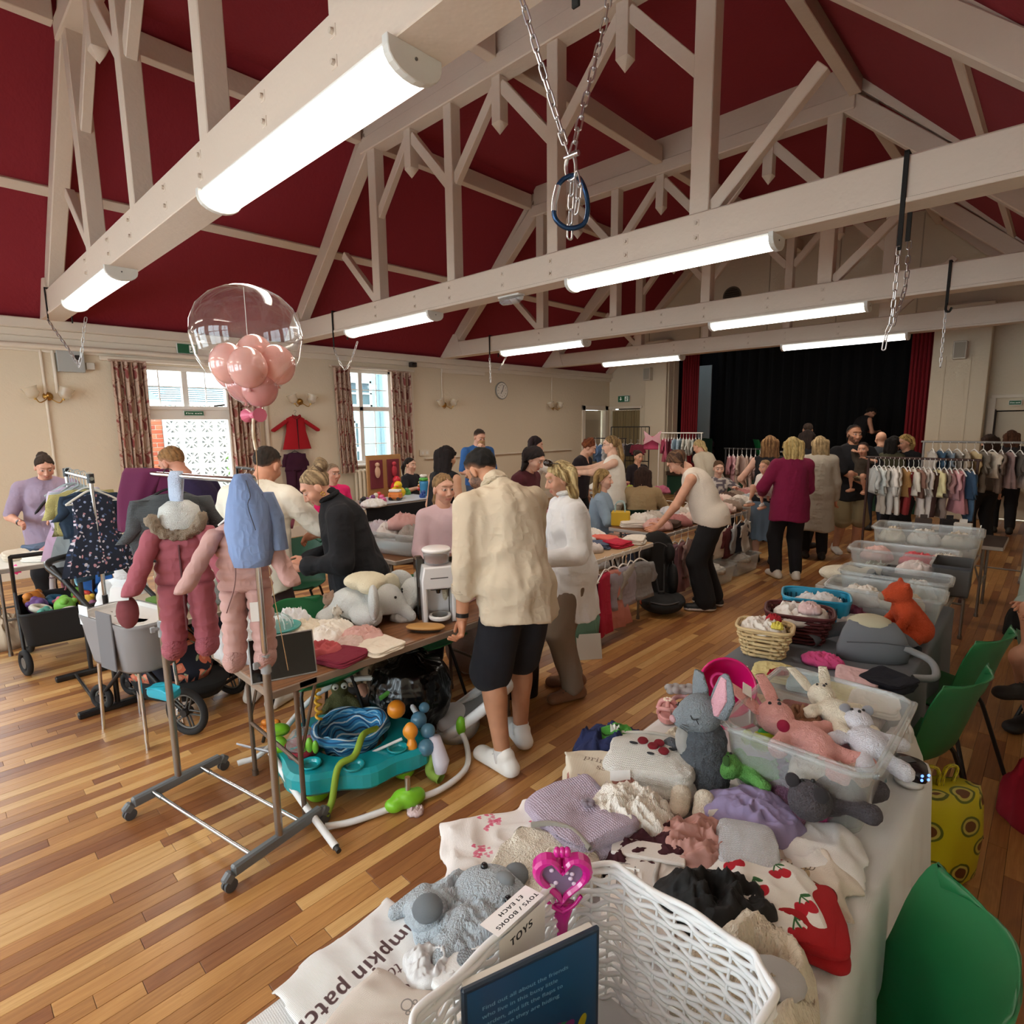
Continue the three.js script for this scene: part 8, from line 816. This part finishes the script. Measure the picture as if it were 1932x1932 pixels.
// ---------- the hall beyond: tables, rails, toys, balloon ----------
{
const C=(l,c,k,p,t,s,i,f)=>cloth(l,c,k==='f'?'fold':'crumple',p,t,s,i,{fab:f??'crease'}),r=rng(50);
foldTable('folding table with the clear tub of clothes between the woman in black and the girl',-4.95,-3.95,-3.3,-2.72,{});tub('wide clear tub heaped with pale baby clothes beside the girl',[-4.35,.732,-3.0],.25,.85,.5,.2);
[['pale lilac clothes in the wide tub, left side','#c3b8c2',-4.58,-2.98],['white vests heaped in the middle of the wide tub','#ddd5d0',-4.36,-3.0],['pink baby clothes on top of the wide tub','#d3a6a2',-4.3,-3.06],['grey printed clothes at the right of the wide tub','#a39a94',-4.12,-3.02]].forEach((a,i)=>C(a[0],a[1],'c',[a[2],.85+(i===2?.08:0),a[3]],i,[1,1.3,1.1],i));
C('white T-shirts spilling over the left end of the table, beside the black jacket','#dddbd8','c',[-4.85,.732,-2.95],.4,[.9,1.2,1.2],3);
const lb=tub('clear tub of shoes on the floor under the wide tub of clothes',[-4.4,0,-3.2],.2,.6,.36,.22);C('mixed small shoes and toys in the floor tub','#b3906a','c',[-4.4,.14,-3.2],.3,[1.4,1,1],2);chair('dark green chair by the girl, behind the white machine',[-3.75,0,-3.25],-2.2,M('#0e3f2a',.5));chair('dark green chair behind the woman in black',[-4.9,0,-2.3],.8,M('#0e4a2e',.5));
// toy table
foldTable('toy table with black cloth below the radiator window',-7.5,-6.75,-5.5,-4.2,{y:.76});solo('tablecloth','black cloth hanging down the front of the toy table','tablecloth',shell(40,6,(u,v)=>[-6.72+.015*sin(u*40)*v,.745-.6*v,mix(-5.5,-4.2,u)],.004),fab('#15151a'));solo('tray','white plastic tray under the bright toys on the toy table','tray',bx(-.3,.3,0,.02,-.45,.45,.006),M('#c9d4e2',.4),[-7.05,.762,-5.0],0);
C('white baby clothes hanging off the left end of the toy table','#dad8d6','c',[-6.75,.762,-4.35],.4,[1.2,1,1.5],1);
const toy=(l,p,parts,s=1)=>{const t=thing('toy',l,'toy',p,.6);parts.forEach(([n,g,c])=>part(t,n,g,M(c,.35)));t.scale.setScalar(s);};const b=ball;
toy('large yellow toy duck on the toy table',[-7.05,.785,-4.95],[['toy_body',merge([b(0,.09,0,.12,.09,.1),b(.02,.2,.03,.06)]),'#e3c41c'],['beak',b(.03,.19,.1,.03,.014,.03),'#e07a1c']]);toy('crimson plastic toy bird behind the yellow duck',[-7.3,.765,-5.1],[['toy_body',merge([b(0,.13,0,.09,.12,.08),b(.02,.27,.02,.06)]),'#c8283c'],['stand',b(0,.03,0,.09,.03,.07),'#8d2c50']]);toy('rainbow stacking ring toy on the toy table',[-7.2,.765,-5.55],[0,1,2,3,4].map((i)=>['ring',mv(new THREE.TorusGeometry(.085-i*.013,.026,8,20),0,.1+i*.05,0,PI/2),['#c8352c','#e08a2c','#d8d43a','#58b04a','#e6e2da'][i]]));toy('blue plastic toy jug on the toy table',[-7.0,.765,-5.4],[['toy_body',lathe([[0,0],[.06,0],[.07,.2],[.075,.24],[.06,.24]],18),'#3f8fc4'],['handle',new THREE.TorusGeometry(.05,.012,6,14).translate(.09,.13,0),'#2f7ab0']]);toy('wooden activity cube with bead loops on the toy table',[-6.95,.765,-5.75],[['cube',cbox(.2,.2,.2,.01).translate(0,.1,0),'#b98a58'],['bead_loop',tube([[-.08,.2,0],[-.06,.33,0],[.05,.33,.02],[.08,.2,0]],.008,20,6),'#c8303c'],['bead_loop',tube([[-.05,.2,.05],[0,.3,.06],[.06,.28,.05],[.07,.2,.06]],.008,20,6),'#3f8a4a']]);toy('orange and white toy bus on the toy table',[-6.9,.785,-4.8],[['toy_body',cbox(.2,.11,.11,.03).translate(0,.07,0),'#e0843c'],['toy_roof',cbox(.17,.04,.1,.015).translate(0,.14,0),'#e8e4dc'],['wheel',merge([-1,1].map((k)=>rod([k*.06,.025,-.06],[k*.06,.025,.06],.026))),'#2a2a2c']]);
[['#d86a9c','pink rattle',-6.85,-4.55],['#7a3f7c','purple doll shoe',-7.0,-4.45],['#24242a','black toy car',-6.95,-4.3],['#e5dfd2','cream toy lamb',-7.15,-4.6],['#c83a3c','red toy phone',-7.2,-4.75],['#2c4f9a','blue toy boat',-6.85,-5.25],['#5fae5a','green toy frog',-7.35,-5.35],['#d8c83a','yellow toy cup',-6.85,-5.5]].forEach(([c,n,x,z])=>solo('toy',n+' among the toys on the toy table','toy',merge([b(0,.04,0,.06,.045,.05),b(.03,.09,.02,.035),b(-.04,.07,-.02,.025)]),M(c,.4),[x,.765,z],r()*6));
const cbx=thing('cardboard_box','open cardboard display box with dolls standing on the toy table','box',[-7.44,.562,-5.0],PI/2);part(cbx,'box_back',bx(-.3,.3,.2,.85,-.04,0,.004),M('#a87c4c',.8));for(const k of[-1,1]){part(cbx,'doll_panel',bx(k*.15-.11,k*.15+.11,.35,.78,0,.02,.004),M('#6d2430',.6));part(cbx,'doll',merge([b(k*.15,.6,.04,.045,.09,.03),b(k*.15,.71,.04,.035)]),M(k>0?'#b03040':'#caa58c',.7));}
C('orange cloth at the right end of the toy table','#d8922c','c',[-6.72,.5,-5.55],.2,[.5,2.4,.6],4);C('dark leather bags piled below the toy table','#3a2420','c',[-6.4,0,-4.7],.3,[2,3,2.4],5);
// table B with hanging clothes
foldTable('folding table of folded baby clothes right of the blonde woman in white',-3.5,-2.72,-4.78,-3.3,{top:M('#b79a78',.5),edge:M('#d8d4cc',.5)});
[['coral folded top on the table beside the blonde woman','#d86a5c','f',-3.1,-4.5],['slate blue rolled trousers on the table beside the blonde woman','#4a5670','f',-3.0,-4.25],['white printed top with navy spots on the table by the blonde woman','#cfc8c6','c',-2.95,-4.05],['crimson folded cardigan on the table, nearest the car seat','#b8203c','f',-2.88,-4.42],['cream folded vest at the right corner of that table','#ddd6cb','f',-2.85,-4.66],['grey marl top at the near edge of that table','#b6b2ae','c',-2.9,-3.82],['navy spotted leggings on the table by the blonde woman','#23263c','f',-2.98,-3.9],['white frilled bodysuit at the back of that table','#e2ddd6','c',-3.25,-4.6],['pale grey folded jumper at the back of that table','#c3c3c4','f',-3.2,-4.3]].forEach((a,i)=>C(a[0],a[1],a[2],[a[3],.732,a[4]],i*.5,[.9,.9,.9],i));
[['sea green tulle dress','#6f9c8c','dress',-3.62],['plum print dress','#4c2c3c','dress',-3.78],['bright crimson frilled dress','#b82444','dress',-3.93],['coral floral dress','#c9857a','dress',-4.06],['lilac grey jacket','#a39fae','top',-4.2],['grey fur coat','#a8a29a','top',-4.34],['silver puffer coat','#8d8f92','top',-4.47]].forEach(([n,c,k,z],i)=>hung('hung_garment',n+' hanging from the table edge beside the car seat','clothes',k,c,[-2.68-.01*(i%2),.70,z],PI/2+.2*(i%3-1),i,'dresses hanging from the table edge',{s:[1.25,1.25,1.1],fab:i===5?'fleece':'crease'}));
const card=solo('price_card','white card propped on the floor under the hanging dresses','card',bx(-.1,.1,0,.2,-.002,.002,0).rotateX(-.3),M('#dcdcd8',.6),[-2.55,0,-3.55],.9);
const cs=thing('car_seat','black child car seat standing in the aisle beside the hanging dresses','car seat',[-2.74,0,-4.98],.75),bk=M('#141416',.75),gp=M('#4c4c4e',.5);cs.scale.setScalar(.84);part(cs,'backrest',blob([flat([0,.2,-.14],[0,.72,-.24],.23,.2,.3),ell([.17,.35,-.1],[.06,.2,.1]),ell([-.17,.35,-.1],[.06,.2,.1]),ell([.14,.66,-.16],[.06,.12,.08]),ell([-.14,.66,-.16],[.06,.12,.08])],.016,.03),bk);part(cs,'seat_base',blob([ell([0,.12,.06],[.25,.11,.24]),ell([.2,.17,.08],[.06,.06,.18]),ell([-.2,.17,.08],[.06,.06,.18])],.016,.03),bk);part(cs,'piping',tube([[-.15,.3,-.05],[-.17,.5,-.1],[-.12,.72,-.14],[0,.79,-.17],[.12,.72,-.14],[.17,.5,-.1],[.15,.3,-.05]],.007,40,6),gp);part(cs,'piping',tube([[-.2,.18,.2],[0,.17,.29],[.2,.18,.2]],.008,20,6),gp);part(cs,'red_tab',cbox(.02,.05,.08,.005).translate(-.25,.16,.12),M('#b83a22',.4));part(cs,'harness',merge([rod([.06,.55,-.09],[.03,.24,.05],.012),rod([-.06,.55,-.09],[-.03,.24,.05],.012),cbox(.07,.05,.03,.008).translate(0,.24,.06)]),M('#2a2a2c',.8));
// tables C and D, heaped
foldTable('long folding table heaped with baby clothes where the woman in the cream vest leans',-3.5,-2.84,-7.35,-5.2,{edge:M('#b9b8b6',.4,{metalness:.4})});const D=foldTable('far table under a white cloth heaped with small clothes',-3.62,-3.0,-9.5,-7.5,{});solo('tablecloth','white cloth on the far heaped table, corner hanging toward the aisle','tablecloth',shell(30,40,(u,v)=>{const s=u*.95,z=mix(-9.55,-7.42,v);return s<.66?[-3.64+s,.736,z]:[-2.975+.03*(s-.66),.736-(s-.66)*(.7+.5*sin(z*7)),z];},-.003),fab('#d8d3c8'));
const pal=[['#dcd4ca','cream vest'],['#cfa39c','pale pink top'],['#e2ded8','white sleepsuit'],['#5c463c','brown bear top'],['#c9bfb4','oatmeal cardigan'],['#b87a78','dusky rose leggings'],['#a6abb0','grey top'],['#e0c9c0','blush babygrow'],['#d8d6da','pale lilac vest'],['#8d7a6c','taupe trousers']];
for(let i=0;i<20;i++){const[c,n]=pal[i%10],z=-5.4-(i>>1)*.2,x=i%2?-3.0:-3.32;C(n+(i%2?' at the aisle side':' at the far side')+' of the long heaped table, '+ORD[i>>1]+' row',c,i%3?'c':'f',[x,.732+.02*r(),z],r()*3,[1.05,1.1,1],i);}
for(let i=0;i<14;i++){const[c,n]=pal[(i*3+1)%10],z=-7.65-(i>>1)*.26,x=i%2?-3.15:-3.45;C(n+(i%2?' at the aisle side':' at the far side')+' of the white clothed table, '+ORD[i>>1]+' row',c,'c',[x,.74,z],r()*3,[1.1,1,1.1],i+2);}
[['mauve dress','#9a7280',-5.35],['rose knitted dress','#a5787c',-5.5],['dusky pink coat','#a88a84',-5.65],['cream jacket','#cfc2b4',-6.5],['maroon coat','#5a2024',-6.7],['grey jacket','#9a9da0',-6.85],['navy jacket','#1c2232',-7.05],['white cardigan','#d8d4cc',-7.2]].forEach(([n,c,z],i)=>hung('hung_garment',n+' hanging from the edge of the long heaped table','clothes',i<2?'dress':'top',c,[-2.8,.7,z],PI/2+.15*(i%3),i,'clothes hanging from the long heaped table',{s:[1.3,1.25,1.1]}));
for(const[l,z]of[['clear floor tub of clothes under the long heaped table, nearer',-6.25],['clear floor tub of clothes under the long heaped table, farther',-7.0]]){tub(l,[-2.85,0,z],PI/2-.05,.66,.4,.22);C('white and black clothes inside the '+l.replace('clear floor tub of clothes','floor tub'),'#c9c4bc','c',[-2.85,.14,z],.4,[1.5,1.1,1.2],3);}
const wbk=thing('bucket','white lidded plastic bucket under the corner of the white tablecloth','bucket',[-2.98,0,-7.75]);part(wbk,'bucket_body',lathe([[0,0],[.12,0],[.15,.32],[0,.32]],24),M('#c9c9c4',.4));part(wbk,'lid',lathe([[.165,.4],[.16,.43],[.1,.45],[0,.45]],24),M('#b9bdb9',.35));part(wbk,'band',lathe([[.15,.32],[.165,.34],[.165,.4]],24),M('#d4d4cf',.4));
const gb=thing('gift_bag','yellow gift bag with pale blue rope handles beside the tan jacket','bag',[-3.45,.732,-5.35],.5);part(gb,'bag_body',bx(-.1,.1,0,.16,-.06,.06,.01),M('#c9a524',.6));for(const z of[-.05,.05])part(gb,'handle',tube([[-.06,.15,z],[-.05,.25,z],[.03,.26,z],[.05,.15,z]],.005,16,5),M('#9fc0c4',.6));
chair('dark green chair under the woman in the tan jacket',[-3.72,0,-6.23],(43.65+168)*PI/180,M('#0c2f20',.5));chair('dark chair under the seated woman in denim',[-3.86,0,-5.55],(43.65+75)*PI/180,M('#101a16',.5));C('yellow knitted blanket on the table behind the cream linen shirt','#c9a83a','c',[-3.42,.732,-3.55],.2,[.9,1.6,.8],2,'knit');C('beige fur coat over a chair behind the blonde woman','#b9a992','c',[-3.55,.732,-4.0],.7,[.8,1.8,1],4,'fleece');
foldTable('far table of clothes between the reaching women and the stage',-5.9,-4.6,-8.6,-7.8,{});foldTable('table of clothes under the outstretched arms',-4.8,-4.36,-6.15,-5.1,{});const p2=[['#ddd8d0','white vests'],['#8fa2ac','blue grey tops'],['#c98a94','pink tops'],['#7c2c3c','maroon jumper'],['#a8b84a','lime green top'],['#d5cdbf','cream cardigans'],['#3c4450','navy jeans'],['#c06a86','rose leggings']];
p2.forEach(([c,n],i)=>{C(n+' heaped on the far table near the stage',c,'c',[-5.75+i*.16,.732,-8.1-.2*(i%2)],i,[1,1.2,1.1],i);C(n+' on the table under the outstretched arms',c,'c',[-4.5-.16*(i%2),.732,-5.2-i*.125],i,[.8,.9,.8],i+1);});
rail('white clothes rail of baby clothes in front of the stage pillar',-6.6,-5.6,-11.75,1.62,white);railClothes('the white rail before the stage',-6.55,-5.62,-11.75,1.62,mkL(['#b84a6a','deep pink','#c96a84','rose','#5a1c2c','maroon','#6d2434','wine red','#9db4c4','light blue','#a9bccb','sky blue','#8fa6b6','dusty blue','#d8d8d2','white','#cfd3cf','pale grey','#dcdcd4','ivory','#c9cfcb','mint white','#27242c','black','#1f1f26','navy'],'top,dress,dress,top,top,top,romper,top,romper,top,top,dress,top'.split(',')),{s:1.25});
rail('black clothes rail with pink baby clothes left of the women at the stage',-4.0,-3.25,-9.3,1.42,M('#1a1a1c',.4));railClothes('the black rail near the stage',-3.98,-3.27,-9.3,1.42,mkL(['#d39aa4','pink','#d8a8ae','pale pink','#cbb6a8','blush','#c9a89a','peach','#b59a8c','fawn','#c2a79c','nude','#b89a92','dusty rose','#a88c84','clay','#9a8a84','taupe','#c8bab0','cream'],'top,romper,romper,top,romper,romper,top,romper,dress,top'.split(',')),{s:1.15});
rail('low clothes rail against the far wall with blue shirts',-8.2,-7.2,-11.3,1.5,M('#2a2422',.5));railClothes('the low rail by the far wall',-8.1,-7.3,-11.3,1.5,mkL(['#6a86ac','blue','#5f7da6','mid blue','#c9cfd6','white','#a08c6c','tan','#8d7a5c','khaki'],'top,top,top,top,top'.split(',')),{s:1.5});
const gr=thing('display_grid','black wire display stand with small clothes by the olive doorway curtain','stand',[-7.9,0,-12.6],.2),gm=M('#17171a',.4);part(gr,'stand_frame',merge([-.5,.5].map((x)=>rod([x,0,0],[x,1.75,0],.015)).concat([.9,1.3,1.75].map((y)=>rod([-.5,y,0],[.5,y,0],.012)))),gm);for(let i=0;i<9;i++)part(gr,'wire',rod([-.4+i*.1,.9,0],[-.4+i*.1,1.75,0],.005),gm);[['#c9c4c0','white'],['#8d8a90','grey'],['#2c2a30','black'],['#7a2c40','plum']].forEach(([c,n],i)=>hung('hung_garment',n+' small top clipped on the black wire display stand','clothes','top',c,[-8.2+i*.2,1.4,-12.5],.2,i,null,{}));
const st=thing('fairy_costume','pink and white star costume hanging at the left end of the white rail','costume',[-6.75,1.62,-11.7],.6);part(st,'garment',hangTop(.3,.3,.05,.1,3,16),fab('#b8486c'));part(st,'wing',merge([-1,1].map((k)=>extr([[0,0],[k*.2,.16],[k*.16,0],[k*.2,-.16],[0,-.06]],.02,.004).translate(0,-.1,.06))),fab('#d8a8b4'));
// stage dressing
chair('green chair standing on the stage before the black curtain, right of the grey flat',[-5.3,.6,-14.6],2.2);chair('dark green chair on the stage beside the grey flat',[-6.9,.6,-14.6],.4,M('#0d3a26',.5));foldTable('low dark table on the stage behind the crowd',-4.9,-4.0,-15.0,-14.5,{y:1.15,top:M('#141416',.5),leg:M('#161618',.5)});hung('hung_garment','dark plum jacket hanging from the grey stage flat','jacket','top','#3a2430',[-7.3,1.5,-15.5],0,2,null,{s:1.6});
// coat and trousers hung on the window wall
const rc=thing('coat','bright red child coat with open sleeves hanging on the wall under the brass lamp','coat',[-9.2,2.08,-4.5],PI/2);part(rc,'hanger',hangerG,M('#1a1a1a',.4));part(rc,'garment',merge([loft([[0,-.06,0,.08,.03],[0,-.1,0,.16,.035],[0,-.3,0,.17,.05],[0,-.6,0,.25,.06]],20),...[-1,1].map((k)=>beam([k*.14,-.13,0],[k*.4,-.3,0],.1,.05,.02))]),fab('#a8101e'));part(rc,'collar',tube([[-.07,-.05,.03],[0,-.09,.05],[.07,-.05,.03]],.022,14,7),fab('#8d0d1a'));part(rc,'coat_front',bx(-.006,.006,-.6,-.1,.045,.06,0),M('#3a0a10',.8));
const pt=thing('trousers','dark plum all-in-one hanging on the wall below the red coat','trousers',[-9.2,1.5,-4.45],PI/2);part(pt,'garment',merge([hangTop(.34,.3,.05,.22,5,18),hangLegs(.36,.6,.05,-.34,3,16)]),fab('#3c0f2c'));part(pt,'hanger',hangerG,M('#1a1a1a',.4));
const pr=thing('clothes_rail','thin dark rail of pink clothes just behind the man in the cream T-shirt','clothes rail',[-4.9,0,-2.0]);part(pr,'rail_frame',merge([rod([-.35,0,0],[-.35,1.5,0],.012),rod([.35,0,0],[.35,1.5,0],.012),rod([-.35,1.5,0],[.35,1.5,0],.012)]),M('#191619',.4));[['#c98aa0','pink',-5.1],['#d2a0b0','pale pink',-4.9],['#8d4a5c','raspberry',-4.72]].forEach(([c,n,x],i)=>hung('hung_garment',n+' top on the thin dark rail behind the cream T-shirt','clothes','top',c,[x,1.46,-2.0],.9,i,null,{s:1.2}));
}
function mkL(a,k){return k.map((q,i)=>[a[2*i],a[2*i+1],q]);}
{
const t=thing('balloon','large clear balloon holding small pink balloons, tied with a pink ribbon','balloon',[-2.3,2.17,-.955]);t.scale.setScalar(.93);const R=.215,film=new THREE.MeshPhysicalMaterial({color:'#ffffff',roughness:.03,transmission:.97,thickness:0,ior:1.5,specularIntensity:1});
part(t,'clear_skin',lathe([[.012,-.29],[.02,-.27],[.05,-.235],[.1,-.19],[.16,-.13],[.2,-.06],[R,.02],[.21,.08],[.185,.14],[.14,.185],[.08,.215],[.03,.226],[.001,.228]],48),film);
const pk=new THREE.MeshPhysicalMaterial({color:'#f0bdb6',roughness:.12,transmission:.35,thickness:0,clearcoat:1}),dk=new THREE.MeshPhysicalMaterial({color:'#e5a3a2',roughness:.15,transmission:.35,thickness:0,clearcoat:1});[[0,-.07,.09],[-.1,-.085,.04],[.1,-.09,.05],[.02,-.03,-.02],[-.08,-.06,-.08],[.08,-.07,-.09],[-.02,-.14,.02],[.04,-.16,-.02]].forEach(([x,y,z],i)=>{const q=solo('balloon',['front middle','left','right','top','back left','back right','lowest front','lowest back'][i]+' small pink balloon inside the clear balloon','balloon',merge([ball(0,0,0,.07,.077,.07,22),mv(new THREE.ConeGeometry(.01,.018,10),0,-.08,0)]),i>5?dk:pk,[-2.3+x*.84,2.165+y*.94-.012,-.955+z*.84],i);});
part(t,'knot',merge([ball(0,-.295,0,.016),...[-1,1].map((k)=>mv(new THREE.ConeGeometry(.03,.06,10),k*.035,-.295,0,0,0,k*PI/2))]),M('#d06a86',.3));part(t,'ribbon',tube([[0,-.3,0],[.01,-.36,.01],[-.012,-.4,0],[0,-.44,0]],.007,20,5),M('#d9c9b0',.4));part(t,'string',tube([[0,-.3,0],[.01,-.8,.0],[.04,-1.43,-.05]],.0018,20,4),M('#b08a5c',.5));part(t,'inner_string',rod([0,.22,0],[0,-.06,0],.0012),M('#e6e2dc',.4));part(t,'confetti',merge(Array.from({length:26},(q,i)=>ball(.17*cos(i*2.4)*sqrt(i/26),-.19+.05*(i/26),.17*sin(i*2.4)*sqrt(i/26)*.8,.004,.002,.004,6))),M('#a8605c',.5));
}
renderer.render(scene,camera);
